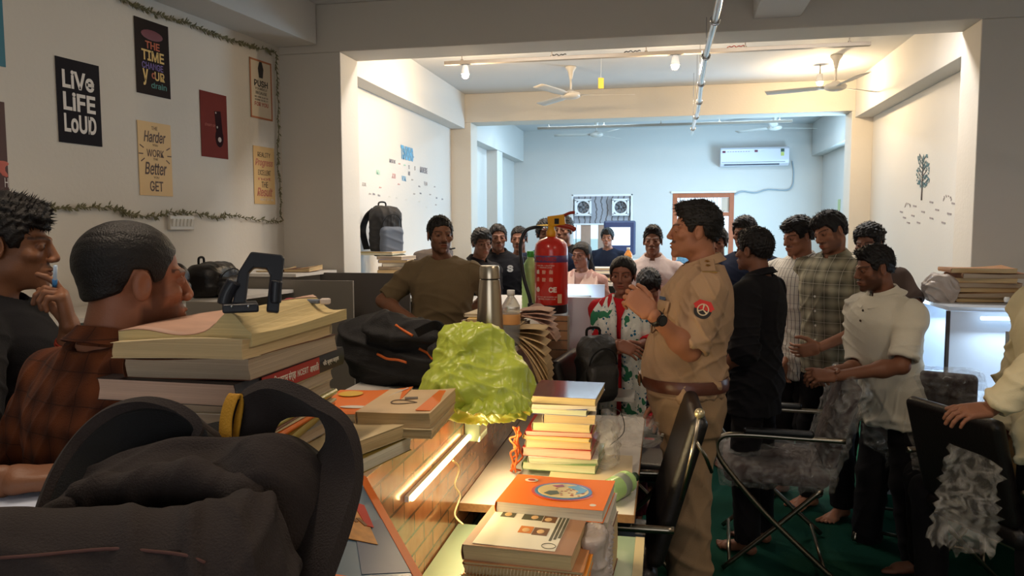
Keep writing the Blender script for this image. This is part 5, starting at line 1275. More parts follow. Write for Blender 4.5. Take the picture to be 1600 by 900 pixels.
# ------------------------------------------------------------------ bottles, extinguisher, small things
STEEL = mat('brushed steel', (186, 172, 150), rough=.28, metal=1.0)
q = pd(765, 415, 2.34); P = Vector((q.x, q.y, 1.178))
hB = q.z-1.178
t = thing('steel_bottle', 'tall brushed steel vacuum bottle standing behind the green plastic bag', 'bottle', P)
MB().lathe([(.001, 0), (.041, 0), (.043, .006), (.043, .09), (.040, .14), (.035, hB-.075), (.031, hB-.043), (.001, hB-.043)], n=40).build('body', STEEL, t, smooth=True, auto=60)
MB().lathe([(.001, hB-.043), (.0275, hB-.043), (.0275, hB-.039), (.001, hB-.039)], n=32).build('seal_ring', BLK, t, smooth=True)
MB().lathe([(.001, hB-.039), (.031, hB-.039), (.031, hB-.006), (.028, hB), (.001, hB)], n=36).build('cap', STEEL, t, smooth=True, auto=50)
def water_bottle(P, h, r, label, body, capm, liq=None, labelm=None, lay=False, name='water_bottle', rz=0, ribs=True):
    t = thing(name, label, 'bottle', P, rot=(0, R(90), rz) if lay else (0, 0, rz)); pr = [(.001, 0), (r*.9, 0), (r, .008)]
    for k in range(9):
        z = .02+(h*.62-.02)*k/8; pr += [(r, z), (r*.965, z+h*.03)] if ribs else [(r, z)]
    pr += [(r, h*.66), (r*.95, h*.72), (r*.55, h*.84), (r*.36, h*.88), (r*.36, h*.93), (.001, h*.93)]
    MB().lathe(pr, n=32).build('body', body, t, smooth=True)
    if liq: MB().lathe([(.001, .004), (r*.93, .004), (r*.93, h*liq[1]), (.001, h*liq[1])], n=28).build('liquid', liq[0], t, smooth=True)
    if labelm: MB().lathe([(r*1.005, h*.38), (r*1.015, h*.385), (r*1.015, h*.56), (r*1.005, h*.565)], n=32).build('label', labelm, t, smooth=True)
    MB().lathe([(.001, h*.90), (r*.42, h*.90), (r*.42, h*.995), (r*.38, h), (.001, h)], n=28).build('cap', capm, t, smooth=True); return t
PET = mat('clear pet', (228, 232, 232), rough=.08, trans=.75, ior=1.2, alpha=.75); CAPW = mat('white cap', (216, 214, 208), rough=.4)
q = pz(794, 533, 1.12); water_bottle(Vector((q.x+.03, 3.02, 1.119)), .225, .038, 'small clear water bottle with a white cap behind the steel bottle', PET, CAPW, labelm=mat('orange label', (206, 150, 90), rough=.5))
GRP = mat('pale green pet', (192, 230, 150), rough=.15, trans=.15, ior=1.2)
q = pd(829, 440, 4.42); water_bottle(Vector((q.x, q.y, 1.12)), .34, .052, 'pale green plastic bottle with a green cap left of the fire extinguisher', GRP, mat('green cap', (66, 180, 70), rough=.4))
q = pd(957, 770, 2.34); water_bottle(Vector((q.x-.02, q.y-.05, .757+.037)), .20, .036, 'crumpled pale green bottle lying on the white desk', GRP, mat('dark green cap', (40, 60, 44), rough=.4), lay=True, rz=R(65), labelm=mat('silver label', (150, 158, 140), rough=.4))
# fire extinguisher
q = pd(861, 480, 4.12); P = Vector((-.625, 4.215, 1.119)); RED = mat('extinguisher red', (196, 36, 24), rough=.28, coat=.4); YEL = mat('extinguisher yellow', (224, 160, 30), rough=.4)
RY = R(-8); t = thing('fire_extinguisher', 'red powder fire extinguisher with yellow valve and black hose on the shelf end', 'fire extinguisher', P, RY); rE = .093
MB().lathe([(.001, 0), (.088, 0), (.092, .01), (.090, .055), (.001, .055)], n=40).build('base_ring', BLK, t, smooth=True, auto=50)
MB().lathe([(.001, .045), (rE-.006, .045), (rE, .052), (rE, .355), (rE*.95, .385), (rE*.74, .408), (.030, .422), (.024, .428), (.001, .43)], n=48).build('cylinder', RED, t, smooth=True)
MB().lathe([(rE+.0004, .285), (rE+.0012, .286), (rE+.0012, .322), (rE+.0004, .323)], n=48).build('violet_band', mat('violet band', (92, 62, 110), rough=.4), t, smooth=True)
def on_cyl(s, x, z, w_, h_, m, r=rE+.0012, fn='Inter.woff2', bold=0):
    o = text_mesh('lettering', s, .05, m, t, None, fn=fn, width=w_, height=h_, bold=bold, ext=.0003); me = o.data
    for v in me.vertices:
        a = (v.co.x+x)/r; rr = r+v.co.z+.0004; v.co = Vector((math.sin(a)*rr, -math.cos(a)*rr, z+v.co.y))
wt = mat('extinguisher white print', (226, 214, 200), rough=.5)
on_cyl('POWDER', -.01, .304, .135, .024, mat('dark red print', (160, 40, 56)), bold=.003); on_cyl('CE', .035, .135, .045, .030, wt, bold=.002)
on_cyl('1. PULL PIN  2. AIM AT BASE', -.01, .268, .11, .007, wt); on_cyl('3. SQUEEZE LEVER', -.01, .257, .08, .007, wt); on_cyl('IS 15683  ABC POWDER 6 KG', 0, .095, .12, .006, wt); on_cyl('SERVICE EVERY YEAR', .0, .083, .10, .006, wt)
for i, (x, z) in enumerate(((-.055, .232), (-.015, .232), (.025, .232), (-.055, .19), (-.015, .19), (.025, .19))):
    a = x/rE; b = MB(); b.box((0, 0, 0), (.020, .0016, .020)); b.box((.002, -.0012, .003), (.008, .0015, .022), rot=Matrix.Rotation(.5+i, 3, 'Y')); b.build('pictogram', mat('pictogram pink', (216, 150, 130), rough=.5) if i else wt, t, loc=(math.sin(a)*(rE+.0015), -math.cos(a)*(rE+.0015), z), rot=(0, 0, a))
a = -.055/rE; MB().lathe([(.001, 0), (.014, 0), (.014, .001), (.001, .001)], n=20, axis='Y').build('round_seal', wt, t, loc=(math.sin(a)*(rE+.0015), -math.cos(a)*(rE+.0015), .135), rot=(0, 0, a))
a = .075/rE; MB().box((0, 0, 0), (.026, .0016, .05)).build('price_sticker', mat('beige sticker', (206, 176, 140), rough=.6), t, loc=(math.sin(a)*(rE+.0012), -math.cos(a)*(rE+.0012), .085), rot=(0, 0, a))
b = MB(); b.lathe([(.001, .425), (.026, .425), (.028, .435), (.028, .455), (.020, .465), (.016, .49), (.001, .49)], n=24); b.build('valve', YEL, t, smooth=True)
b = MB(); b.box((.03, 0, .515), (.10, .022, .060), rot=Matrix.Rotation(-.12, 3, 'Y')); b.build('valve_guard', YEL, t, bevel=.006)
MB().box((.035, -.0135, .512), (.026, .002, .030)).build('guard_emblem', BLK, t, bevel=.002)
b = MB(); b.tube(spline([(.0, 0, .50), (.05, 0, .49), (.11, 0, .478), (.14, 0, .462)], 5), [.010]*15+[.004], 8, flat=1.4); b.build('squeeze_lever', mat('lever red', (150, 44, 24), rough=.4), t, smooth=True)
b = MB(); b.tube(spline([(-.01, 0, .485), (.04, 0, .525), (.10, 0, .555), (.135, 0, .56)], 5), .0065, 8, flat=1.3); b.build('carry_handle', mat('lever red', (150, 44, 24), rough=.4), t, smooth=True)
b = MB(); b.lathe([(.001, 0), (.010, 0), (.011, .012), (.009, .03), (.001, .03)], n=16, axis='X', c=(-.055, 0, .475)); b.build('hose_nut', CHROME, t, smooth=True)
hose = spline([(-.045, 0, .476), (-.10, -.0, .478), (-.15, -.01, .455), (-.175, -.02, .38), (-.165, -.03, .28), (-.145, -.04, .18), (-.115, -.045, .09), (-.108, -.045, .05)], 8)
MB().tube(hose, .0105, 12).build('hose', mat('black rubber', (20, 20, 22), rough=.3), t, smooth=True)
MB().lathe([(.001, 0), (.016, 0), (.018, .03), (.012, .035), (.001, .035)], n=16).build('nozzle', BLK, t, smooth=True, loc=(-.107, -.045, .02))
# tablet stand on the big pile
t = thing('phone_stand', 'black plastic folding stand with a slot, standing on the open book', 'stand', pz(396, 486, 1.463), R(27)); SM = mat('matte dark plastic', (26, 28, 36), rough=.45)
b = MB(); Mx = Matrix.Rotation(R(7), 3, 'Y') @ Matrix.Rotation(R(-14), 3, 'X')
out = [(-.034, 0), (-.030, .062), (-.014, .098), (.036, .098), (.040, .092), (.040, 0), (.020, 0), (.020, .062), (.014, .072), (-.006, .072), (-.013, .062), (-.013, 0)]
Mp = Mx @ Matrix(((1, 0, 0), (0, 0, -1), (0, 1, 0)))
b.prism([(x, y) for x, y in out], -.008, .008, M=Mp); b.build('slotted_plate', SM, t, bevel=.003)
b = MB(); b.box((-.02, -.005, .008), (.055, .06, .014), rot=.1); b.tube(spline([(-.045, 0, .012), (-.040, .0, .03), (-.028, 0, .05)], 4), .012, 8); b.tube(spline([(.035, .0, .012), (.036, .0, .03), (.038, 0, .05)], 4), .010, 8); b.build('base', SM, t, bevel=.003)
for x in (-.03, -.005): MB().ell((x, -.038, .012), (.0022, .0015, .0022), 8, 6).build('screw', CHROME, t)
# ------------------------------------------------------------------ books and papers
def page_mat(name, rgb):
    if name in MATS: return MATS[name]
    m = mat(name, rgb, rough=.8); s = xyz(m); cb = N(m, 'ShaderNodeCombineXYZ')
    L(m, mathn(m, 'MULTIPLY', s[0], 3.0), cb.inputs[0]); L(m, mathn(m, 'MULTIPLY', s[1], 3.0), cb.inputs[1]); L(m, mathn(m, 'MULTIPLY', s[2], 420.0), cb.inputs[2])
    n = N(m, 'ShaderNodeTexNoise'); n.inputs['Scale'].default_value = 1.0; n.inputs['Detail'].default_value = 3; L(m, cb.outputs[0], n.inputs['Vector'])
    c = lin(rgb); L(m, mixc(m, n.outputs[0], tuple(x*.66 for x in c), tuple(min(1, x*1.2) for x in c)), ncol(m))
    bp = N(m, 'ShaderNodeBump'); bp.inputs['Strength'].default_value = .5; bp.inputs['Distance'].default_value = .002; L(m, n.outputs[0], bp.inputs['Height']); L(m, bp.outputs[0], m.node_tree.nodes['Principled BSDF'].inputs['Normal']); return m
PG = dict(cream=page_mat('cream pages', (206, 178, 132)), grey=page_mat('grey pages', (178, 158, 134)), white=page_mat('white pages', (222, 212, 190)), pink=page_mat('pinkish pages', (206, 172, 150)),
          yellow=page_mat('yellowed pages', (206, 184, 132)), green=page_mat('pale green pages', (190, 192, 160)), rose=page_mat('rose pages', (206, 168, 146)))
CV = lambda n, c, r=.35, v=.08: mat('cover '+n, c, rough=r+.15, var=v, scale=9, coat=.05, spec=.3)
C_OR = CV('orange', (222, 112, 36)); C_WH = CV('white', (214, 204, 190)); C_BR = CV('brown', (110, 66, 44)); C_RD = CV('red', (168, 40, 30)); C_GY = CV('grey', (150, 146, 140)); C_BL = CV('blue', (60, 80, 150)); C_YL = CV('yellow', (214, 170, 60)); C_GN = CV('green', (110, 140, 90)); C_MR = CV('dull maroon', (86, 46, 42)); C_BK = CV('black', (40, 32, 32)); C_CR = CV('cream', (206, 186, 146)); C_KH = CV('olive gold', (150, 128, 60))
def book(P, w_, d_, t_, rz, cover, pages, label, group=None, cat='book', name='book', curl=0.0, warp=0.0, tilt=(0, 0), spine='x-', seed=0, thin=False, cover_top=True):
    """lies flat, its lower face on P; w along x, d along y; the spine is on the named side"""
    t = thing(name, label, cat, P, group=group, rot=(tilt[0], tilt[1], rz)); g = random.Random(seed+int(abs(P[0])*1000)+int(P[2]*977))
    ct = .0009 if not thin else .0005; nx, ny = 9, 9; ph = g.uniform(0, 6)
    sp = {'x-': (0, -1), 'x+': (0, 1), 'y-': (1, -1), 'y+': (1, 1)}[spine]
    def zoff(x, y):
        f = (x/w_+.5) if sp == (0, -1) else (.5-x/w_) if sp == (0, 1) else (y/d_+.5) if sp == (1, -1) else (.5-y/d_)
        s = (y/d_) if sp[0] == 0 else (x/w_)
        return curl*max(0, f-.35)**2*(1+.8*s)+warp*math.sin(3.4*x/w_+2.6*y/d_+ph)*.5+warp*.5
    # page block
    b = MB(); ins = .002; X = np.linspace(-w_/2+ins, w_/2-ins, nx); Y = np.linspace(-d_/2+ins, d_/2-ins, ny); nz = 5
    idx = {}; V = []
    def vtx(i, j, k):
        if (i, j, k) not in idx:
            x, y = X[i], Y[j]; f = k/(nz-1)
            if i in (0, nx-1): x += .0012*math.sin(f*5+ph)+g.uniform(-.0004, .0004)
            if j in (0, ny-1): y += .0012*math.sin(f*4+ph*2)+g.uniform(-.0004, .0004)
            idx[i, j, k] = len(V); V.append(Vector((x, y, ct+(t_-2*ct)*f+zoff(X[i], Y[j])*(.35+.65*f))))
        return idx[i, j, k]
    Fc = []
    for i in range(nx-1):
        for j in range(ny-1):
            Fc.append((vtx(i, j, nz-1), vtx(i+1, j, nz-1), vtx(i+1, j+1, nz-1), vtx(i, j+1, nz-1))); Fc.append((vtx(i, j, 0), vtx(i, j+1, 0), vtx(i+1, j+1, 0), vtx(i+1, j, 0)))
    for k in range(nz-1):
        for i in range(nx-1):
            Fc.append((vtx(i, 0, k), vtx(i+1, 0, k), vtx(i+1, 0, k+1), vtx(i, 0, k+1))); Fc.append((vtx(i+1, ny-1, k), vtx(i, ny-1, k), vtx(i, ny-1, k+1), vtx(i+1, ny-1, k+1)))
        for j in range(ny-1):
            Fc.append((vtx(0, j+1, k), vtx(0, j, k), vtx(0, j, k+1), vtx(0, j+1, k+1))); Fc.append((vtx(nx-1, j, k), vtx(nx-1, j+1, k), vtx(nx-1, j+1, k+1), vtx(nx-1, j, k+1)))
    b.add(V, Fc); b.build('pages', PG[pages], t)
    # cover: one sheet wrapped round the spine
    ax_ = sp[0]; sg = sp[1]; L_ = w_ if ax_ == 0 else d_; O_ = d_ if ax_ == 0 else w_
    path = []
    for k in range(nx): path.append((sg*(-L_/2+L_*k/(nx-1)), 0, 0))
    path += [(sg*(L_/2+.002), .25, 0), (sg*(L_/2+.003), .5, 0), (sg*(L_/2+.002), .75, 0)]
    if cover_top:
        for k in range(nx): path.append((sg*(L_/2-L_*k/(nx-1)), 1, 0))
    P_ = []
    for a, f, _ in path:
        row = []
        for o_ in np.linspace(-O_/2-.0005, O_/2+.0005, ny):
            x, y = (a, o_) if ax_ == 0 else (o_, a); xc, yc = max(-w_/2, min(w_/2, x)), max(-d_/2, min(d_/2, y))
            z = ct*.5+(t_-ct)*f+zoff(xc, yc)*(.35+.65*f)
            row.append(Vector((x, y, z)))
        P_.append(row)
    MB().sheet(P_, ct).build('cover', cover, t, smooth=True, auto=35)
    t['_top'] = t_; return t
def on_top(t, s, x, y, w_, h_, m, tz, rot=0, fn='Inter.woff2', bold=0): text_mesh('title', s, .05, m, t, Matrix.Translation((x, y, tz+.0006)) @ Matrix.Rotation(rot, 4, 'Z'), fn=fn, width=w_, height=h_, bold=bold)
def stack(x, y, z0, specs, group=None):
    z = z0; out = []
    for i, s in enumerate(specs):
        s = dict(s); dx, dy = s.pop('o', (0, 0)); t_ = s.pop('t'); w_ = s.pop('w', .21); d_ = s.pop('d', .28)
        out.append(book((x+dx, y+dy, z), w_, d_, t_, R(s.pop('r', 0)), s.pop('c'), s.pop('p'), s.pop('l'), group=group, seed=i, **s)); z += t_+max(0, s.get('warp', 0))*.5+.0004
    return out, z
# --- tall foreground pile (left): bottom to top
BX, BY = -.790, 1.275
gA = 'books of the tall foreground pile'
sA = [dict(w=.22, d=.28, t=.046, c=C_WH, p='rose', r=-4, o=(-.01, .02), l='thick paperback at the very bottom of the tall foreground pile'),
      dict(w=.23, d=.30, t=.020, c=C_CR, p='cream', r=5, o=(0, .02), l='cream-edged book second from the bottom of the tall foreground pile'),
      dict(w=.22, d=.29, t=.022, c=C_GY, p='grey', r=-3, o=(.005, .01), l='grey-edged book third from the bottom of the tall foreground pile'),
      dict(w=.22, d=.30, t=.016, c=C_KH, p='cream', r=9, o=(.01, .03), warp=.004, spine='x+', l='gold-covered magazine low in the tall foreground pile'),
      dict(w=.215, d=.29, t=.011, c=C_OR, p='cream', r=3, o=(.012, .04), spine='x+', l='thin book with an orange spine in the tall foreground pile'),
      dict(w=.215, d=.29, t=.006, c=C_CR, p='white', r=1, o=(.012, .04), spine='x+', thin=True, l='thin cream booklet above the orange spine in the tall foreground pile'),
      dict(w=.215, d=.29, t=.006, c=C_BR, p='white', r=4, o=(.010, .04), spine='x+', thin=True, l='thin brown booklet in the middle of the tall foreground pile'),
      dict(w=.22, d=.30, t=.012, c=mat('cover glossy green yellow', (164, 158, 74), rough=.2, var=.5, scale=22, coat=.5), p='white', r=2, o=(.012, .04), spine='x+', l='glossy green and yellow magazine in the tall foreground pile'),
      dict(w=.235, d=.32, t=.021, c=C_WH, p='grey', r=0, o=(-.005, .02), warp=.003, l='grey-edged book two below the red-spined book'),
      dict(w=.235, d=.32, t=.021, c=C_CR, p='grey', r=1, o=(0, .02), warp=.003, l='grey-edged book just below the red-spined book')]
out, z = stack(BX, BY, 1.119, sA, None)
zr = z
tr = book((BX-.018, BY+.03, zr), .262, .40, .037, R(-1.5), C_BK, 'pink', 'thick book with a red and black spine lettered NCERT in the tall foreground pile', spine='x+', seed=3)
b = MB(); b.bb((.1345, -.125, .0015), (.1357, .085, .0345)); b.build('spine_panel', C_RD, tr)
Msp = lambda y: Matrix.Translation((.1359, y, .018)) @ Matrix(((0, 0, 1, 0), (1, 0, 0, 0), (0, 1, 0, 0), (0, 0, 0, 1)))
wi = mat('spine white ink', (226, 214, 198)); DV = 'NotoSansDevanagari-Regular.woff2'
text_mesh('title', 'वस्तुनिष्ठ प्रश्न संग्रह', .03, wi, tr, Msp(-.062), fn=DV, width=.105, height=.022, bold=.0004)
text_mesh('title', 'NCERT', .03, wi, tr, Msp(.018), fn='Inter.woff2', width=.042, height=.012, bold=.0003)
text_mesh('title', 'आधारित', .03, wi, tr, Msp(.063), fn=DV, width=.036, height=.016, bold=.0003)
text_mesh('title', 'चाँद कृष्ण कर्दम', .03, wi, tr, Msp(.135), fn=DV, width=.070, height=.014, bold=.0002)
b = MB(); b.tube([(.1362, -.154+.014*math.cos(a), .018+.009*math.sin(a)) for a in np.linspace(0, 2*PI, 21)[:-1]], .0008, 5, close=True); b.box((.1362, -.154, .018), (.001, .018, .004), rot=Matrix.Rotation(.5, 3, 'X')); b.build('publisher_mark', wi, tr)
z = zr+.0365
tb = book((BX+.005, BY+.02, z), .235, .34, .032, R(0), C_BR, 'grey', 'worn thick book right above the red-spined book', warp=.008, seed=5, spine='x-'); z += .032
tb = book((BX-.0, BY+.0, z+.003), .24, .345, .022, R(1), C_CR, 'cream', 'worn open-edged book second from the top of the tall foreground pile', warp=.008, seed=7, spine='y+', curl=.02); z += .026
# topmost book, lying open and bent up
t = thing('open_book', 'old yellowed book lying open with a raised fold on top of the tall foreground pile', 'book', (BX, BY, z)); P_ = []; PB = []
def ob_z(s, y): return .016+.030*math.exp(-((s-.05)/.032)**2)+.012*max(0, s-.03)*6*.18
nX = 26
b = MB(); V = []; Fc = []
rows = []
for i in range(nX+1):
    x = -.125+.25*i/nX; rows.append([(x, y) for y in np.linspace(-.145, .235, 12)])
def hz(x, y):
    s = (x*.75+(y+.145)*.30)   # fold runs obliquely
    return .020+.034*math.exp(-((x-.085+.10*(y+.14))/.028)**2)+.004*math.sin(x*40+y*9)
top = [[Vector((x, y, hz(x, y))) for x, y in r] for r in rows]
n0 = len(rows); m0 = 12
vs = [v for r in top for v in r]+[Vector((v.x*1.0, v.y, .0008+.25*max(0, v.z-.03))) for r in top for v in r]; o_ = n0*m0
for i in range(n0-1):
    for j in range(m0-1): Fc += [(i*m0+j, (i+1)*m0+j, (i+1)*m0+j+1, i*m0+j+1), (o_+i*m0+j, o_+i*m0+j+1, o_+(i+1)*m0+j+1, o_+(i+1)*m0+j)]
    Fc += [(i*m0, i*m0+o_, (i+1)*m0+o_, (i+1)*m0), (i*m0+m0-1, (i+1)*m0+m0-1, (i+1)*m0+m0-1+o_, i*m0+m0-1+o_)]
for j in range(m0-1): Fc += [(j, j+1, j+1+o_, j+o_), ((n0-1)*m0+j, (n0-1)*m0+j+o_, (n0-1)*m0+j+1+o_, (n0-1)*m0+j+1)]
b.add(vs, Fc); b.build('pages', PG['yellow'], t)
MB().sheet([[v+Vector((0, 0, .0012)) for v in r] for r in top[:20]], .0012).build('cover', mat('faded pink cover', (190, 150, 128), rough=.5, var=.35, scale=12), t, smooth=True)
ztop = z
# marker pen, paper bits on the pile
q = pz(475, 467, ztop+.03); t = thing('eraser_case', 'small red and grey case lying on the open book', 'case', Vector((BX+.05, BY+.19, ztop+.038)), R(-8)); MB().box((-.02, 0, .005), (.045, .018, .010)).build('case_body', mat('raspberry', (170, 36, 60), rough=.4), t, bevel=.003); MB().box((.022, 0, .005), (.034, .017, .009)).build('case_end', mat('slate grey', (110, 118, 132), rough=.4), t, bevel=.003); MB().box((.052, 0, .006), (.02, .018, .012), rot=.4).build('tissue_bit', mat('tissue', (216, 200, 190), rough=.9), t, bevel=.003)

# --- second pile (between foreground pile and green bag)
QX, QY = -.60, 1.60
sB = [dict(w=.17, d=.24, t=.022, c=C_WH, p='white', r=12, o=(-.06, -.02), l='white book at the bottom of the pile between the tall pile and the green bag'),
      dict(w=.17, d=.23, t=.012, c=C_CR, p='white', r=-20, o=(-.02, -.03), curl=.03, l='thin pale book with a red corner below the orange-covered book'),
      dict(w=.17, d=.24, t=.020, c=C_CR, p='cream', r=4, o=(.03, .02), l='cream book under the two topmost books next to the green bag')]
out, z = stack(QX, QY, 1.119, sB)
MB().box((.055, -.09, .0128), (.04, .03, .0008), rot=.2).build('corner_print', C_RD, out[1])
t1 = book((QX+.030, QY+.03, z), .165, .235, .030, R(2), CV('white fading to orange', (206, 176, 136), .4, .25), 'cream', 'cream paperback with a small drawing next to the green bag', curl=.012, seed=12)
b = MB(); b.tube([(-.005+.030*math.cos(a), -.02+.016*math.sin(a)-.006*math.sin(2*a), .0315) for a in np.linspace(0, 2*PI, 18)[:-1]], .0011, 5, close=True); b.box((.0, .02, .032), (.03, .02, .001), rot=.3); b.build('cover_drawing', mat('grey brown ink', (96, 84, 74)), t1)
MB().bb((.045, -.10, .0335), (.078, .10, .0345)).build('orange_band', C_OR, t1)
t2 = book((QX-.085, QY+.035, z), .185, .24, .022, R(6), C_OR, 'white', 'orange-covered paperback at the left of the pile by the green bag', curl=.02, seed=13)
b = MB(); b.ell((.0, -.06, .024), (.035, .012, .001)); b.build('cover_drawing', C_WH, t2); b = MB(); b.tube(spline([(.02, -.11, .0255), (.045, -.03, .027), (.06, .05, .029), (.085, .1, .034)], 6), .0022, 5); b.build('white_line', C_WH, t2)
b = MB(); b.ell((-.05, .07, .0245), (.03, .03, .001)); b.build('yellow_disc', C_YL, t2)
t = book((-.66, 1.44, 1.119), .20, .25, .030, R(-14), C_KH, 'white', 'khaki-covered book lying at the right foot of the tall pile', seed=15); on_top(t, 'GS', .02, .04, .04, .02, mat('ink slate', (70, 76, 90)), .031)
book((-.655, 1.43, 1.151), .17, .22, .026, R(-20), C_CR, 'cream', 'cream block of a book on the khaki one beside the tall pile', seed=16, curl=.01)
for i, (dx, dy, r, lb) in enumerate(((-.02, .28, 20, 'folded newspaper sheet sticking out under the pile beside the green bag'), (.01, .22, -30, 'curled loose page hanging over the brick panel'))):
    P = []; g = random.Random(i)
    for a in range(9):
        P.append([Vector((.11*(a/8)-.02, .10*(q/8-.5), -.0+.012*math.sin(a*.8+i)-.06*max(0, a/8-.55)**1.3*2)) for q in range(9)])
    o = MB().sheet(P, .001).build('loose_page', PG['yellow' if i else 'cream'], loc=(-.66+dx, 1.30+dy+i*.0, 1.135+.014*i), rot=(0, 0, R(r)), smooth=True); tag(o, lb, 'paper')
# --- book under the bottle, pile behind the green bag with fanned pages
book((-.545-.03, 2.325, 1.119), .17, .22, .057, R(4), C_WH, 'white', 'thick white book under the steel bottle', seed=18)
gC = [dict(w=.22, d=.30, t=.028, c=C_BR, p='rose', r=6, o=(0, 0), l='thick book at the bottom of the untidy paper pile by the extinguisher'),
      dict(w=.21, d=.28, t=.020, c=C_WH, p='grey', r=-6, o=(.01, 0), curl=.03, l='grey-edged book second in the untidy paper pile'),
      dict(w=.21, d=.29, t=.018, c=C_CR, p='cream', r=3, o=(.015, -.01), warp=.006, l='cream booklet in the middle of the untidy paper pile'),
      dict(w=.20, d=.27, t=.016, c=C_BR, p='pink', r=-10, o=(-.01, .01), curl=.03, l='brown-edged booklet in the upper half of the untidy paper pile'),
      dict(w=.21, d=.28, t=.012, c=C_YL, p='yellow', r=5, o=(0, -.01), l='yellow folder near the top of the untidy paper pile'),
      dict(w=.17, d=.24, t=.014, c=C_CR, p='white', r=-3, o=(-.03, .03), l='pale booklet on top of the untidy paper pile')]
out, zc = stack(-.715, 3.20, 1.119, gC)
def fan(x, y, z, n, a0, a1, ln, wd, m, label, drop=.1, seed=0):
    t = thing('fanned_booklet', label, 'booklet', (x, y, z)); g = random.Random(seed)
    for k in range(n):
        f = k/(n-1); an = R(a0+(a1-a0)*f); dz = -drop*(1-f); P = []
        for i in range(9):
            s = i/8; r_ = ln*s; P.append([Vector((math.cos(an*.4)*r_-.02*f, wd*(q-.5)+.012*math.sin(k*1.3), dz*s*s*1.7+.030*f*(1-s*.2)+.010*math.sin(s*3+k))) for q in np.linspace(0, 1, 6)])
        MB().sheet(P, .0013).build('leaf', m, t, smooth=True)
    return t
fan(-.64, 3.10, 1.150, 13, -20, 40, .19, .16, PG['cream'], 'booklet whose leaves fan out over the shelf edge', drop=.20)
fan(-.62, 3.34, 1.20, 7, 10, 50, .16, .16, PG['rose'], 'booklet with curled brownish pages beside the fanned one', drop=.06, seed=2)
b = MB(); P = [[Vector((.12*(a/8), .16*(q/6-.5), .05*math.sin(a/8*2.2)-.10*(a/8)**2)) for q in range(7)] for a in range(9)]
o = b.sheet(P, .0015).build('loose_page', CV('brown print', (120, 70, 56)), loc=(-.66, 3.62, 1.20), smooth=True); tag(o, 'brown printed sheet curling over the shelf end by the extinguisher', 'paper')
t = thing('power_adapter', 'white two-pin charger plug lying on the yellow folder', 'plug', (-.70, 3.08, zc+.001)); MB().box((0, 0, .012), (.040, .045, .024)).build('adapter_body', CAPW, t, bevel=.004)
for s in (-1, 1): MB().cyl((s*.009, .022, .020), (s*.009, .030, .044), .0025, 8).build('pin', mat('brass pin', (120, 90, 50), rough=.4, metal=.8), t)
MB().box((0, -.0235, .010), (.012, .002, .008)).build('socket', BLK, t)
# --- pile on the white desk
DX, DY = -.335, 2.60
sD = [dict(w=.27, d=.30, t=.018, c=C_CR, p='cream', r=2, o=(.10, -.05), spine='y-', l='wide tan book lying flat on the white desk under the tied pile'),
      dict(w=.25, d=.25, t=.022, c=C_GN, p='green', r=-3, o=(.0, .0), curl=.02, l='green-edged book at the bottom of the desk pile'),
      dict(w=.235, d=.24, t=.018, c=C_WH, p='green', r=4, l='pale green-edged book second in the desk pile'),
      dict(w=.235, d=.24, t=.026, c=C_RD, p='rose', r=-2, o=(-.01, 0), l='rose-edged book low in the desk pile'),
      dict(w=.22, d=.23, t=.022, c=C_CR, p='cream', r=3, o=(-.015, 0), l='cream-edged book in the lower middle of the desk pile'),
      dict(w=.225, d=.23, t=.012, c=C_YL, p='yellow', r=-2, o=(-.012, 0), l='yellow-edged book in the middle of the desk pile'),
      dict(w=.225, d=.23, t=.014, c=C_RD, p='rose', r=2, o=(-.012, 0), l='pink-edged book in the middle of the desk pile'),
      dict(w=.195, d=.22, t=.024, c=C_CR, p='yellow', r=0, o=(.0, 0), l='small cream book above the pink-edged one in the desk pile'),
      dict(w=.175, d=.22, t=.028, c=C_WH, p='cream', r=4, o=(.02, 0), l='narrow thick book in the upper half of the desk pile'),
      dict(w=.24, d=.25, t=.016, c=C_BL, p='green', r=-5, o=(-.02, 0), curl=.02, l='book with a blue cover edge third from the top of the desk pile'),
      dict(w=.225, d=.26, t=.014, c=C_CR, p='white', r=3, o=(0, 0), l='white-edged book second from the top of the desk pile'),
      dict(w=.235, d=.27, t=.022, c=mat('glossy brown print cover', (136, 96, 92), rough=.15, var=.5, scale=26, coat=.7), p='yellow', r=-2, o=(.005, .01), l='glossy brown-covered book on top of the desk pile')]
for s_ in sD: s_['t'] *= 1.15
out, zd = stack(DX, DY, .758, sD)
MB().bb((.105, -.11, .0186), (.118, .13, .0198)).build('red_stripe', C_RD, out[0]); MB().bb((.085, -.02, .0186), (.105, .05, .0198)).build('blue_patch', C_BL, out[0])
MB().bb((.02, -.10, .0226), (.10, .11, .0236)).build('pale_label', CV('pale blue', (176, 186, 200)), out[-1])
def bag_of(P, s, label, seed, m=WRAP):
    t = thing('plastic_pouch', label, 'pouch', P); soft('film', lambda f: (f.box((0, 0, s[2]/2), (s[0]/2, s[1]/2, s[2]/2), r=min(s)/3, k=0),), (-s[0]/2-.03, -s[1]/2-.03, -.03), (s[0]/2+.03, s[1]/2+.03, s[2]+.03), m, t, .005, amp=.016, seed=seed, fs=2.2); return t
bag_of((DX+.150, DY+.02, .785), (.05, .20, .15), 'crinkled clear folder standing at the right side of the desk pile', 51)
bag_of((-.10, 2.92, .758), (.16, .12, .10), 'crumpled clear plastic behind the desk pile', 52)
bag_of((-.155, 1.80, .702), (.05, .17, .165), 'grey plastic-wrapped bundle beside the spiral notebooks', 53, mat('milky plastic', (190, 176, 166), rough=.3, alpha=.85, bump=.6, bscale=40))
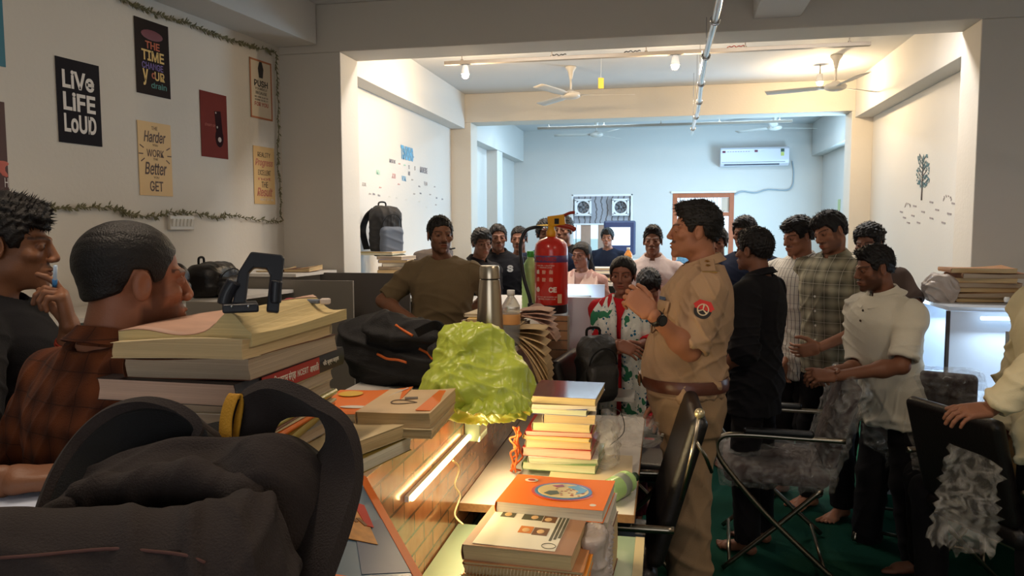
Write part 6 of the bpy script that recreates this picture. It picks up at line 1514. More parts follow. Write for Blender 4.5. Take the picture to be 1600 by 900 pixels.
# orange twisted cords at the left of the desk pile
g = random.Random(6); b = MB()
for k in range(5):
    pts = [Vector((DX-.155+g.uniform(-.02, .02), DY-.11+g.uniform(-.03, .03), .765+.022*i+g.uniform(-.008, .008))) for i in range(8)]
    b.tube(spline(pts, 5), .0035, 6)
o = b.build('cord_bundle', mat('orange cord', (204, 96, 40), rough=.7, bump=.3, bscale=200), smooth=True); tag(o, 'tangled orange cords hanging beside the desk pile', 'cord')
MB().tube(spline([(DX+.13, DY-.03, .98), (DX+.19, DY-.02, .97), (DX+.205, DY-.02, .90), (DX+.16, DY-.06, .86)], 8), .0014, 5).build('thin_wire', BLK, smooth=True); tag(bpy.data.objects['thin_wire'], 'thin black wire looping at the right of the desk pile', 'wire')
P = [[Vector((x*.03*a, y*.025+.02, .001+.012*(a/4)**2)) for y in range(6)] for a, x in zip(range(5), (1, 1, 1, 1, 1))]
o = MB().sheet(P, .0007).build('paper_slip', PG['white'], loc=(-.20, 2.30, .759), rot=(0, 0, .2), smooth=True); tag(o, 'white paper slip poking over the edge of the white desk', 'paper')
# --- foreground right pile on the green desk
FX, FY = -.300, 1.735
WO = mat('notebook orange', (226, 140, 40), rough=.4); WIRE = mat('spiral wire', (196, 176, 146), rough=.3, metal=.5)
def spiral(P, rz, cover, label, seed, w_=.28, d_=.22, t_=.022):
    t = book(P, w_, d_, t_, rz, cover, 'cream', label, name='spiral_notebook', cat='notebook', spine='y+', seed=seed)
    n = 34; b = MB()
    for k in range(n):
        x = -w_/2+.012+(w_-.024)*k/(n-1); b.tube([Vector((x+.0015*math.sin(a), -d_/2+.001+math.cos(a)*.011, t_*.52+math.sin(a)*(t_*.52+.003))) for a in np.linspace(0, 2*PI, 13)[:-1]], .0011, 5, close=True)
    b.build('spiral_binding', WIRE, t, smooth=True); return t
z = .701
bx = book((FX+.01, FY+.05, z), .28, .30, .054, R(-3), C_YL, 'yellow', 'thick yellowed book at the base of the front pile', seed=30); z += .0545
bx = book((FX, FY+.04, z), .27, .28, .040, R(2), C_OR, 'rose', 'orange-edged thick book near the base of the front pile', seed=31); z += .0405
spiral((FX, FY-.03, z), R(-3), WO, 'orange spiral notebook, lower one, at the bottom of the front pile', 32); z += .0235
sp2 = spiral((FX+.005, FY-.025, z), R(-2), WO, 'orange spiral notebook, upper one, in the front pile', 33); z += .0235
MB().box((.0, -.075, .0228), (.12, .006, .0008)).build('cover_line', C_BR, sp2)
book((FX+.002, FY-.01, z), .27, .26, .008, R(-1), mat('tan folder', (196, 134, 84), rough=.5), 'cream', 'thick cloth-edged notebook above the spiral ones', seed=34); z += .0084
fb = book((FX-.008, FY-.015, z), .25, .245, .036, R(-3), mat('cover tan', (168, 126, 96), rough=.5, spec=.3), 'cream', 'thick book with a white printed cover panel in the front pile', seed=35, spine='x-'); zf = z+.036
MB().bb((-.105, -.112, .0362), (.085, .105, .0370)).build('white_panel', mat('panel white', (232, 224, 200), rough=.4, coat=.3), fb, bevel=0)
i1 = mat('print brown', (110, 72, 40), rough=.5); i2 = mat('print orange', (206, 122, 50), rough=.5); i3 = mat('print olive', (86, 82, 60), rough=.5)
for (x0, y0, x1, y1, m_) in ((-.03, .05, .02, .085, i3), (.022, .045, .055, .085, i1), (-.02, -.03, .012, .01, i2), (.014, -.035, .05, .008, i1), (-.085, .055, -.05, .09, i3)):
    MB().bb((x0, y0, .0370), (x1, y1, .0376)).build('cover_picture', m_, fb)
for (x, y) in ((.0, .068), (.035, .062), (-.004, -.012), (.032, -.014), (-.068, .072)): b = MB(); b.ell((x, y, .0376), (.009, .012, .0008)); b.build('cover_portrait', CV('peach', (220, 176, 120)), fb)
for k in range(3): MB().bb((.060+.009*k, -.06+.01*k, .0370), (.066+.009*k, .09, .0376)).build('side_print', i3, fb)
b = MB(); b.tube([(.066+.016*math.cos(a), -.088+.014*math.sin(a), .0374) for a in np.linspace(0, 2*PI, 19)[:-1]], .0008, 5, close=True); b.build('round_stamp', i3, fb)
z = zf-.02
ob0 = book((FX+.045, FY+.175, .835), .265, .21, .05, R(-3), C_WH, 'white', 'thick white book under the orange covered book', seed=40)
ob0b = book((FX+.045, FY+.175, .7015), .27, .22, .132, R(-3), C_BR, 'cream', 'very thick tan volume under the white and orange books', seed=41)
ob = book((FX+.035, FY+.17, .886), .27, .215, .030, R(-4), mat('cover bright orange', (240, 118, 8), rough=.5, spec=.2), 'white', 'bright orange book with a round blue-edged picture on its cover', seed=42, spine='x-', curl=.008)
zt = .0312
def disc(parent, c, rx, ry, z, m, nm, n=36): b = MB(); b.prism([(c[0]+rx*math.cos(2*PI*k/n), c[1]+ry*math.sin(2*PI*k/n)) for k in range(n)], z, z+.0007); b.build(nm, m, parent)
disc(ob, (.015, .0), .083, .068, zt+.0, mat('print red', (206, 58, 30), rough=.3), 'red_halo'); disc(ob, (.015, .0), .075, .060, zt+.0008, mat('print blue', (40, 118, 176), rough=.3), 'blue_ring'); disc(ob, (.015, .0), .066, .052, zt+.0016, mat('print pale yellow', (234, 206, 130), rough=.3), 'picture_ground')
b = MB(); g = random.Random(3)
for k in range(26): b.ell((.015+g.uniform(-.02, .055), g.uniform(-.035, .02), zt+.0024), (.004, .003, .0004), 8, 4)
b.build('picture_spots', mat('print rust', (170, 76, 30), rough=.4), ob)
b = MB(); b.prism([(.02, .03), (.045, .045), (.075, .02), (.07, -.005), (.05, -.02), (.055, .005)], zt+.0024, zt+.003); b.build('picture_wave', mat('print sky', (80, 156, 196), rough=.3), ob)
b = MB(); b.prism([(-.02, .03), (.005, .045), (.012, .03), (-.005, .02)], zt+.0024, zt+.003); b.build('picture_flag', mat('print magenta', (160, 50, 90), rough=.3), ob)
b = MB(); b.prism([(-.03, -.03), (-.02, -.01), (.0, -.005), (.01, -.025), (-.01, -.04)], zt+.0024, zt+.003); b.build('picture_palm', mat('print dark green', (60, 80, 50), rough=.4), ob)
disc(ob, (-.085, .065), .018, .013, zt, wi, 'white_emblem'); disc(ob, (-.085, .065), .010, .008, zt+.0008, C_RD, 'emblem_core'); disc(ob, (.105, -.078), .008, .008, zt, wi, 'small_seal')
MB().box((.118, 0, zt+.0003), (.0016, .19, .0006)).build('cover_line', C_YL, ob)
# pen on the green desk
t = thing('pen', 'blue pen lying on the pale green desk', 'pen', (-.105, 1.87, .7055), R(8)); MB().cyl((-.06, 0, 0), (.05, 0, 0), .0045, 10).build('barrel', mat('pen blue', (40, 44, 120), rough=.3), t, smooth=True); MB().cyl((.02, 0, 0), (.062, 0, 0), .0055, 10).build('cap', mat('pen blue', (40, 44, 120), rough=.3), t, smooth=True)
# --- framed picture leaning at the left
A_ = pd(571, 745, 1.46); B_ = pd(662, 905, 1.20); C0 = pd(440, 738, 1.30)
uy = (A_-B_).normalized(); ux = (A_-C0); ux = (ux-uy*ux.dot(uy)).normalized(); un = ux.cross(uy)
if un.dot(EYEP-A_) < 0: un = -un
t = thing('picture_book', 'large picture book with an orange border and a blue temple scene, leaning behind the backpack', 'book', A_); Mf = Matrix(((ux.x, uy.x, un.x, A_.x), (ux.y, uy.y, un.y, A_.y), (ux.z, uy.z, un.z, A_.z), (0, 0, 0, 1))); t.matrix_world = Mf
fo = mat('border orange', (196, 98, 34), rough=.4); W_f, H_f = .30, .36
MB().bb((-W_f, -H_f, -.012), (0, 0, 0)).build('cover', mat('steel blue print', (66, 92, 112), rough=.3, var=.15, scale=10, coat=.4), t)
for lo, hi in (((-W_f, -.016, 0), (0, 0, .0016)), ((-.020, -H_f, 0), (0, -.016, .0016)), ((-W_f, -H_f, 0), (-W_f+.02, -.016, .0016)), ((-W_f, -H_f, 0), (0, -H_f+.018, .0016))): MB().bb(lo, hi).build('border', fo, t)
b = MB(); b.prism([(-.20, -.016), (-.02, -.016), (-.02, -.045), (-.20, -.055)], 0.0002, .001); b.build('pale_sky_band', mat('print pale teal', (120, 160, 166), rough=.3), t)
b = MB(); b.prism([(-.02, -.15), (-.02, -.30), (-.12, -.33), (-.09, -.20)], 0.0002, .0009); b.build('deep_blue_band', mat('print navy', (56, 70, 98), rough=.3), t)
gld = mat('print gold', (176, 120, 54), rough=.4, var=.5, scale=60)
b = MB(); b.prism([(-.17, -.12), (-.11, -.075), (-.075, -.085), (-.09, -.11), (-.055, -.16), (-.06, -.24), (-.17, -.24)], .001, .0022); b.build('temple', gld, t)
b = MB(); b.prism([(-.085, -.115), (-.045, -.12), (-.05, -.19), (-.065, -.19), (-.068, -.135)], .0022, .003); b.build('temple_roof', C_RD, t)
for k in range(6): b = MB(); b.box((-.15+.016*k, -.15-.006*k, .0026), (.008, .022, .0012), rot=.5); b.build('temple_window', i1, t)
# --- white notebook under the seated man's hand
q = pz(45, 785, 1.20); book((q.x-.02, q.y+.03, 1.119), .24, .30, .070, R(-20), C_BR, 'cream', 'thick book under the glowing white page at the left edge', seed=60)
pg = book((q.x-.02, q.y+.02, 1.190), .22, .28, .012, R(-22), mat('blue white page', (206, 216, 236), rough=.5), 'white', 'open blue-white exercise page at the lower left edge', name='notebook', cat='notebook', seed=61)
# --- brown files on the right shelf, far books
g = random.Random(12); q = pz(1455, 457, 1.187); z = 1.187
for k in range(7):
    book((q.x+.08+g.uniform(-.02, .02), 4.60+g.uniform(-.01, .02), z), .32, .23, .022, R(g.uniform(-7, 7)), mat('file brown %d' % (k % 3), [(160, 116, 78), (184, 142, 100), (138, 98, 66)][k % 3], rough=.7, var=.15), 'grey' if k % 2 else 'cream', ('lowest', 'second', 'third', 'fourth', 'fifth', 'sixth', 'topmost')[k]+' brown file folder of the stack on the right shelf', group='brown files on the right shelf', name='file_folder', cat='folder', curl=.02, warp=.006, seed=70+k); z += .026
bag_of((q.x-.14, 4.55, 1.187), (.14, .16, .13), 'bundle of white papers in plastic left of the brown files', 71, mat('milky plastic', (190, 176, 166)))
bag_of((q.x+.32, 4.50, 1.187), (.09, .08, .12), 'small clear plastic pouch right of the brown files', 72)
t = thing('phone', 'dark phone lying on a book on the lit right desk', 'phone', (1.60, 3.95, .792), R(10)); MB().box((0, 0, .005), (.085, .05, .010)).build('phone_body', mat('navy glass', (24, 30, 60), rough=.2), t, bevel=.003)
book((1.66, 3.93, .763), .22, .16, .028, R(6), C_MR, 'pink', 'maroon book under the phone on the lit right desk', seed=80)
book((1.60, 4.45, .763), .26, .20, .010, R(-8), C_WH, 'white', 'open white papers on the far lit desk at the right', seed=81)
t = thing('tablet', 'dark tablet leaning on the near divider of the right carrel', 'tablet', (1.80, 4.02, .763)); MB().box((0, 0, .06), (.10, .010, .12), rot=Matrix.Rotation(-.35, 3, 'X') @ Matrix.Rotation(.3, 3, 'Y')).build('tablet_body', BLK, t, bevel=.003)
q = pz(1560, 468, 1.187); water_bottle(Vector((1.92, 4.32, 1.187+.033)), .20, .033, 'brownish plastic bottle lying on the right top shelf', mat('brown pet', (120, 90, 72), rough=.2, trans=.4), CAPW, lay=True, rz=R(180))
book((2.15, 4.45, 1.187), .24, .20, .018, R(4), C_RD, 'white', 'red-edged book on the right top shelf under the bottle', seed=82)
# far heaps
FARC = [C_WH, C_CR, C_GY, C_BR, C_BL, C_WH, C_RD, C_GN]
def heap(x, y, z0, n, where, seed, w_=.24, d_=.3, tmin=.014, tmax=.035, group=None, jx=.02):
    g = random.Random(seed); z = z0; word_ = ('lowest', 'second', 'third', 'fourth', 'fifth', 'sixth', 'seventh', 'eighth')
    for k in range(n):
        t_ = g.uniform(tmin, tmax); book((x+g.uniform(-jx, jx), y+g.uniform(-jx, jx), z), w_*g.uniform(.85, 1.05), d_*g.uniform(.85, 1.05), t_, R(g.uniform(-14, 14)), FARC[(k+seed) % 8], ('white', 'cream', 'grey')[k % 3], '%s book up, %s' % (word_[k], where), group='stack of books '+where, seed=seed+k); z += t_+.0005
    return z
heap(-.55, 7.0, 1.10, 5, 'behind the fire extinguisher, left one', 1); heap(-.20, 7.02, 1.10, 4, 'behind the fire extinguisher, right one', 2)
heap(-.95, 7.2, 1.10, 3, 'far left on the grey table', 4)
heap(-.10, 8.30, 1.12, 4, 'on the far table near the exhaust-fan window', 5); heap(.55, 8.35, 1.12, 3, 'at the right end of the far table', 6)
q = px(590, 420, XML+.2); heap(XML+.20, q.y+.12, 1.375, 2, 'under the leaning backpack, resting on the navy bag', 7, w_=.34, d_=.26, tmin=.012, tmax=.02, jx=.005); heap(XML+.34, q.y+.06, 1.20, 6, 'on the left wall shelf beside the navy bag', 8, w_=.24, d_=.26, tmin=.026, tmax=.030, jx=.006)
for k, (x, y, w_, r) in enumerate(((-2.62, 4.80, .2, 10), (-2.50, 4.85, .2, -12), (-2.42, 4.80, .18, 4))): book((x, y, 1.301), w_, .24, .008+.006*k, R(r), FARC[k+1], 'cream', ('flat papers nearest the garland corner on the corner shelf', 'slightly tilted papers in the middle of the corner shelf', 'papers at the right end of the corner shelf')[k], name='paper_stack', cat='papers', curl=.04, seed=90+k)
t = thing('cloth', 'blue cloth heap on the far table', 'cloth', (.30, 8.20, 1.12)); soft('fabric', lambda f: (f.ell((0, 0, .05), (.28, .14, .08), k=0),), (-.34, -.2, 0), (.34, .2, .18), mat('blue cloth', (70, 120, 160), rough=.8), t, .012, amp=.03, seed=3)
t = thing('cloth', 'red and orange cloth lying behind the boy in the white-pink shirt', 'cloth', (.92, 8.25, 1.12)); soft('fabric', lambda f: (f.ell((0, 0, .08), (.22, .14, .11), k=0),), (-.34, -.2, 0), (.34, .2, .24), mat('orange cloth', (196, 70, 44), rough=.8), t, .012, amp=.03, seed=4)
q = pd(984, 400, 8.4); water_bottle(Vector((q.x, 8.15, 1.12)), .26, .045, 'orange bottle on the far table', mat('orange pet', (214, 140, 60), rough=.3), CAPW)
# dark monitor in the far window
t = thing('monitor', 'bulky dark blue monitor with a bright screen under the exhaust fans', 'monitor', (-.62, 11.6, 1.12)); q0 = py(955, 350, 11.6); q1 = py(985, 400, 11.6)
t.location = ((q0.x+q1.x)/2, 11.6, 1.17); MB().bb((-.26, 0, 0), (.22, .05, .52)).build('casing', mat('navy casing', (50, 58, 90), rough=.4), t, bevel=.03)
MB().bb((-.17, -.004, .15), (.14, .001, .42)).build('screen', mat('lit screen', (226, 236, 246), emit=1.6), t); b = MB(); b.bb((-.1, .0, -.05), (.06, .05, 0)); b.build('stand', BLK, t)
far_table(-1.2, 11.4, 1.3, .6, 1.12, 'far worktop below the exhaust-fan window')
# ------------------------------------------------------------------ the people in the room
def cloth(name, rgb, rough=.85, bump=.25, bs=320, var=.08): return mat('cloth '+name, rgb, rough=rough, bump=bump, bscale=bs, var=var, scale=12, sheen=.02, spec=.15)
def stripes(name, base, line, period=.022, width=.0022, cross=None):
    m = cloth(name, base); s = xyz(m); f = band(m, s[0], period, width)
    c = mixc(m, f, lin(base), lin(line))
    if cross: c = mixc(m, mathn(m, 'MULTIPLY', band(m, s[2], cross[0], cross[1]), .6), c, lin(line))
    L(m, c, ncol(m)); return m
def plaid(name, base, dark, pale, per=.07):
    m = cloth(name, base); s = xyz(m); fx = mathn(m, 'SINE', mathn(m, 'MULTIPLY', s[0], 2*PI/per)); fz = mathn(m, 'SINE', mathn(m, 'MULTIPLY', s[2], 2*PI/per))
    n = N(m, 'ShaderNodeTexNoise'); n.inputs['Scale'].default_value = 9; tc = N(m, 'ShaderNodeTexCoord'); L(m, tc.outputs['Object'], n.inputs['Vector'])
    a = mathn(m, 'MULTIPLY_ADD', mathn(m, 'ADD', fx, fz), .25, .5); a = mathn(m, 'MULTIPLY', a, n.outputs[0]); a = mathn(m, 'MULTIPLY', a, 1.7)
    c = mixc(m, a, lin(dark), lin(base)); c = mixc(m, mathn(m, 'MULTIPLY', mathn(m, 'MAXIMUM', band(m, s[0], per, .0022, .3), band(m, s[2], per, .0022, .3)), .6), c, lin(pale)); L(m, c, ncol(m)); return m
K_OLIVE = cloth('olive tee', (116, 98, 72)); K_BLACK = cloth('black', (24, 23, 26)); K_NAVY = cloth('navy', (26, 34, 54)); K_TROU = cloth('black trousers', (22, 20, 22)); K_JEAN = cloth('dark jeans', (36, 42, 56)); K_KH = cloth('uniform khaki', (168, 136, 106), var=.05); K_KHT = cloth('uniform trouser khaki', (150, 122, 92), var=.05)
K_POLO = cloth('white polo', (208, 200, 182)); K_PINKW = cloth('pinkish white shirt', (208, 190, 184)); K_STR = stripes('striped shirt', (206, 200, 188), (70, 66, 74), .024, .0030, (.05, .0020)); K_CHK = plaid('checked shirt', (176, 168, 142), (84, 80, 66), (214, 206, 186))
K_PLD = plaid('brown plaid', (112, 60, 32), (62, 32, 20), (40, 22, 16), .06); K_BRT = cloth('brown tee', (86, 70, 62)); K_RED = cloth('red kurta', (188, 32, 40)); K_CREAM = cloth('cream shirt', (216, 204, 170)); K_BELT = mat('brown belt leather', (84, 44, 30), rough=.35, bump=.1, bscale=60); K_OL2 = cloth('khaki seated', (120, 96, 62))
N3 = .003
# 1 boy at the left edge with a pen at his mouth
r1, i1_ = person(label='young person at the left edge in a black T-shirt, holding a pen to the lips', uvd=(14, 384, 1.93), face=118, hyaw=4, hpitch=4, tone=(126, 83, 58), hair='thick', stache=.55, hh=.0023, bh=.0035, seed=3, headw=.97, spikes=700, head_scale=1.1,
    arms=(dict(Ep=(-60, 760, 1.45), Wp=(2, 752, 1.13), hd=(.15, -.9, -.05), up=(0, -.05, 1), curl=(18, 22, 14)), dict(Ep=(78, 668, 1.86), Wp=(112, 520, 1.78), hd=(-.10, .16, 1), up=(.15, -1, .1), curl=((20, 25, 15), (60, 60, 30), (70, 70, 40), (75, 70, 40)), tcurl=.3)),
    top=dict(kind='tee', m=K_BLACK, amp=.008), bottom=dict(m=K_JEAN))
pen = thing('pen', 'white and blue pen held at the mouth by the young person at the left edge', 'pen', pd(86, 432, 1.76), rot=(R(20), R(25), 0)); MB().cyl((0, 0, -.05), (0, 0, .03), .0042, 10).build('barrel', mat('pen pale', (180, 200, 222), rough=.3), pen, smooth=True); MB().cyl((0, 0, -.03), (0, 0, -.008), .0055, 10).build('clip_band', mat('pen cyan', (60, 130, 190), rough=.3), pen, smooth=True)
def ring_at(root, info, s, d, r, th, m, name, tw=1.0):
    E_, W_ = Vector(info['E'][s]), Vector(info['W'][s]); u = (W_-E_).normalized(); c = W_-u*d; a_ = u.orthogonal().normalized(); b_ = u.cross(a_)
    pts = [c+a_*math.cos(q)*r+b_*math.sin(q)*r for q in np.linspace(0, 2*PI, 21)[:-1]]
    return MB().tube(pts, th, 6, close=True).build(name, m, root, smooth=True)
ring_at(r1, i1_, 1, .035, .029, .0026, mat('red thread', (176, 60, 34), rough=.7, bump=.5, bscale=400), 'thread_bracelet'); ring_at(r1, i1_, 1, .028, .029, .0026, MATS['red thread'], 'thread_bracelet'); ring_at(r1, i1_, 1, .055, .030, .0012, mat('dark cord', (60, 20, 20)), 'cord_bracelet')
# 2 man in brown plaid, near left
r2, i2_ = person(label='person in a brown plaid shirt with cropped hair, seen from behind the ear, near left', uvd=(210, 440, 1.44), face=165, hyaw=-20, hpitch=3, lean=(-.10, 0), tone=(140, 88, 63), hair='buzz', beard=.75, stache=.6, hh=.002, bh=.0035, seed=5, headw=1.0, build=1.02, head_scale=1.10,
    arms=(dict(E=(-.30, -.02, 1.12), W=(-.30, -.24, 1.06)), dict(E=(.27, .02, 1.08), W=(.26, -.12, .90), curl=(20, 20, 15))),
    top=dict(kind='shirt', m=K_PLD, collar=K_PLD, sleeve='long', off=.018, amp=.011, hem=.80), bottom=dict(m=K_JEAN))
# 3 man in olive tee
person(label='person in an olive T-shirt standing with hands on the hips left of the steel bottle', uvd=(688, 368, 4.25), face=2, hyaw=28, tone=(133, 90, 67), hair='short', stache=.7, beard=.35, hh=.003, bh=.0045, seed=7,
    arms=(dict(Ep=(598, 470, 4.3), Wp=(648, 502, 4.1), hd=(.6, -.3, -.6), up=(-.4, -.7, .3)), dict(Ep=(768, 462, 4.45), Wp=(735, 482, 4.35), hd=(-.5, .3, -.7), up=(.6, -.5, .3))),
    top=dict(kind='tee', m=K_OLIVE, amp=.012, hem=.86), bottom=dict(m=K_KHT))
# 4-7 the group behind
person(label='person with flat dark hair and dark shirt just behind the one in olive', uvd=(753, 381, 5.45), face=62, hyaw=-30, hpitch=4, tone=(117, 79, 61), hair='thick', hh=.0032, bh=.006, seed=9, top=dict(kind='shirt', m=K_BLACK, collar=K_BLACK), bottom=dict(m=K_TROU), spikes=200)
r5, i5 = person(label='person in a black polo shirt with a white S on the chest', uvd=(778, 372, 5.85), face=8, hyaw=10, tone=(126, 85, 65), hair='short', stache=.7, beard=.3, hh=.0034, bh=.006, seed=11, build=1.1, top=dict(kind='polo', m=K_BLACK, collar=K_BLACK, off=.02), bottom=dict(m=K_TROU))
p = torso_pt(i5, .50, 1.345, .036); text_mesh('chest_letter', 'S', .06, mat('white print', (210, 208, 200)), r5, Matrix.Translation(p) @ Matrix.Rotation(R(18), 4, 'Z') @ Matrix.Rotation(R(90), 4, 'X'), fn='Inter.woff2', bold=.003, width=.05, height=.055)
person(label='person with a moustache in a grey shirt behind the hose of the fire extinguisher', uvd=(811, 374, 6.25), face=5, hyaw=-4, tone=(131, 88, 67), hair='short', stache=.8, hh=.004, bh=.007, seed=13, top=dict(kind='tee', m=cloth('grey', (120, 116, 112))), bottom=dict(m=K_TROU))
r7, i7 = person(label='person with a yellow headband half hidden behind the fire extinguisher', uvd=(853, 366, 5.9), face=0, hyaw=20, tone=(117, 79, 58), hair='thick', hh=.004, bh=.007, seed=15, top=dict(kind='tee', m=K_NAVY), bottom=dict(m=K_TROU))
P = [Vector(i7['Hm'] @ Vector((math.sin(a)*.100, .016-math.cos(a)*.118, .066+.012*math.cos(a)))) for a in np.linspace(0, 2*PI, 29)[:-1]]
MB().tube(P, .006, 6, close=True).build('headband', mat('yellow band', (214, 170, 50), rough=.6), r7, smooth=True)
person(label='person behind the yellow valve of the fire extinguisher, dark hair only in view', uvd=(880, 360, 6.3), face=0, hyaw=-15, tone=(124, 83, 63), hair='thick', hh=.004, bh=.007, seed=17, top=dict(kind='tee', m=K_TROU), bottom=dict(m=K_TROU))
def dupatta(root, info, m, label='dupatta', z0=.78, wide=.10, seed=1, amp=.012, both=True, off=.035):
    """a long scarf over both shoulders, its ends hanging in front"""
    for s in (-1, 1):
        rows = []; g = random.Random(seed+s)
        zs = list(np.linspace(z0, 1.34, 22))
        for z in zs:
            row = []
            for q in np.linspace(0, 1, 10):
                a = s*(.07+.90*q*(.7+.3*(z-z0)/.6)); p_ = torso_pt(info, a, max(z, .86), off+amp*math.sin(q*16+z*3+seed)+.01*math.sin(z*11+s)); p_.z = z-(info['rows'][0][0]-TORSO[0][0])*0+.01*math.sin(q*9)
                row.append(p_)
            rows.append(row)
        for f in np.linspace(.15, 1, 8):    # over the shoulder to the back
            row = []
            for i, q in enumerate(np.linspace(0, 1, 10)):
                a0 = rows[21][i]; top_ = Vector(info['T']((s*(.055+.085*q), .0, 1.475-.045*q))); bk_ = Vector(info['T']((s*(.02+.15*q), .13+.02*q, 1.36)))
                row.append((a0.lerp(top_, f/.55) if f < .55 else top_.lerp(bk_, (f-.55)/.45))+Vector((0, 0, .008*math.sin(q*16))))
            rows.append(row)
        MB().sheet(rows, .002).build('scarf', m, root, smooth=True)
def scarf_mat():
    m = cloth('patterned scarf', (214, 214, 206)); s = xyz(m); n = N(m, 'ShaderNodeTexNoise'); n.inputs['Scale'].default_value = 30; n.inputs['Detail'].default_value = 2; tc = N(m, 'ShaderNodeTexCoord'); L(m, tc.outputs['Object'], n.inputs['Vector'])
    v = N(m, 'ShaderNodeTexVoronoi'); v.inputs['Scale'].default_value = 36; L(m, tc.outputs['Object'], v.inputs['Vector'])
    c = mixc(m, mathn(m, 'LESS_THAN', v.outputs['Distance'], .30), lin((214, 214, 206)), lin((40, 100, 132))); c = mixc(m, mathn(m, 'GREATER_THAN', n.outputs[0], .56), c, lin((226, 224, 216)))
    n2 = N(m, 'ShaderNodeTexNoise'); n2.inputs['Scale'].default_value = 10; L(m, tc.outputs['Object'], n2.inputs['Vector']); c = mixc(m, mathn(m, 'GREATER_THAN', n2.outputs[0], .58), c, lin((54, 118, 86)))
    L(m, c, ncol(m)); return m
r8, i8 = person(label='person with parted hair and a pink and white scarf right of the fire extinguisher', uvd=(908, 399, 5.5), face=-8, hyaw=-12, tone=(135, 90, 72), hair='parted', female=True, hh=.0035, bh=.007, seed=19, top=dict(kind='kurta', m=cloth('faded pink', (190, 150, 140)), hem=.6, flare=.03), bottom=dict(m=K_TROU))
dupatta(r8, i8, cloth('pink white scarf', (212, 182, 170)), seed=4, off=.05)
person(label='person in a dark navy T-shirt sitting far back below the bright exhaust-fan window', uvd=(949, 372, 9.1), face=-5, hyaw=0, tone=(146, 103, 85), hair='thick', hh=.005, bh=.009, seed=21, scale=1.0, floor=-.2, sit=.05, top=dict(kind='tee', m=K_NAVY), bottom=dict(m=K_TROU))
# 10 woman in red with scarf
r10, i10 = person(label='person in a red kurta with a white, blue and green patterned scarf, hands folded', uvd=(973, 431, 4.0), face=-4, hyaw=-2, hpitch=0, tone=(140, 90, 72), hair='parted', female=True, hh=.0027, bh=.0045, seed=22, head_scale=1.08,
    arms=(dict(Ep=(940, 535, 3.95), Wp=(965, 538, 3.72), hd=(.85, -.25, -.25), up=(-.2, -.7, .6), curl=(22, 25, 15)), dict(Ep=(1024, 530, 3.95), Wp=(990, 541, 3.74), hd=(-.85, -.25, -.1), up=(.2, -.7, .6), curl=(22, 25, 15))),
    top=dict(kind='kurta', m=K_RED, sleeve='long', frac=.52, hem=.50, flare=.04, off=.016), bottom=dict(m=cloth('maroon', (84, 24, 40))))
dupatta(r10, i10, scarf_mat(), z0=.56, seed=2, off=.052)
person(label='person in a pinkish white shirt behind the one in the red kurta', uvd=(1020, 377, 5.3), face=-2, hyaw=-2, tone=(135, 94, 74), hair='quiff', stache=.4, hh=.0033, bh=.006, seed=24, headw=.95, top=dict(kind='shirt', m=K_PINKW, collar=K_PINKW, buttons=(1.0, 1.1, 1.2, 1.3)), bottom=dict(m=K_TROU))
person(label='person in red with bowed dark head behind the red kurta', uvd=(1014, 449, 4.7), face=-10, hpitch=35, sit=.30, tone=(135, 94, 74), hair='thick', hh=.0035, bh=.007, seed=26, scale=.95, floor=0, legs=(((-.1, -.42, .50), (-.1, -.40, .08)), ((.1, -.42, .50), (.1, -.40, .08))), top=dict(kind='tee', m=cloth('coral red', (196, 60, 50))), bottom=dict(m=K_TROU, wide=.9))
# 13 officer
ro, io = person(label='police officer in khaki uniform with brown belt, speaking with raised hand', uvd=(1086, 362, 2.92), face=-84, hyaw=-4, hpitch=-3, tone=(160, 106, 79), hair='quiff', stache=.85, hh=.0023, bh=.0035, seed=30, belly=.06, lean=(0, .03), build=1.04, spikes=800, headw=1.02, smile=1,
    arms=(dict(E=(-.23, .05, 1.10), W=(-.20, -.05, .88)), dict(Ep=(1078, 548, 2.72), Wp=(1020, 492, 2.62), hd=(-.10, -.62, .55), up=(.55, -.35, .55), curl=((38, 40, 25), (50, 50, 30), (60, 55, 35), (62, 55, 35)), tcurl=.2)),
    top=dict(kind='uniform', m=K_KH, collar=K_KH, hem=.97, off=.020, amp=.010, frac=.96, buttons=(1.02, 1.10, 1.18, 1.26, 1.34), btn=mat('brass button', (180, 140, 70), rough=.3, metal=.8)), bottom=dict(m=K_KHT, belt=(K_BELT, mat('dull brass buckle', (120, 84, 50), rough=.35, metal=.7)), off=.026, amp=.009, top_z=1.03))
T_ = io['T']
# epaulette with insignia on the near shoulder
q0 = Vector(T_((.075, .018, 1.478))); q1 = Vector(T_((.185, .012, 1.432))); d_ = (q1-q0).normalized(); Mz = Matrix((d_, Vector((0, 1, 0)), d_.cross(Vector((0, 1, 0))))).transposed()
b = MB(); b.box((q0+q1)/2+Vector((0, 0, .004)), (.125, .052, .006), rot=Mz); b.build('epaulette', K_KH, ro, bevel=.003)
GLD = mat('insignia gold', (200, 160, 96), rough=.3, metal=.8)
for f, rr in ((.25, .010), (.55, .010)):
    c_ = q0.lerp(q1, f)+Vector((0, 0, .010)); b = MB(); b.prism([(math.cos(a)*(rr if k % 2 == 0 else rr*.45), math.sin(a)*(rr if k % 2 == 0 else rr*.45)) for k, a in enumerate(np.linspace(0, 2*PI, 11)[:-1])], -.0015, .0015, M=Mz, c=c_); b.build('shoulder_star', GLD, ro)
c_ = q0.lerp(q1, .92)+Vector((.012, 0, -.002)); b = MB(); b.box(c_, (.008, .055, .020), rot=Mz); b.build('rank_title', GLD, ro, bevel=.001)
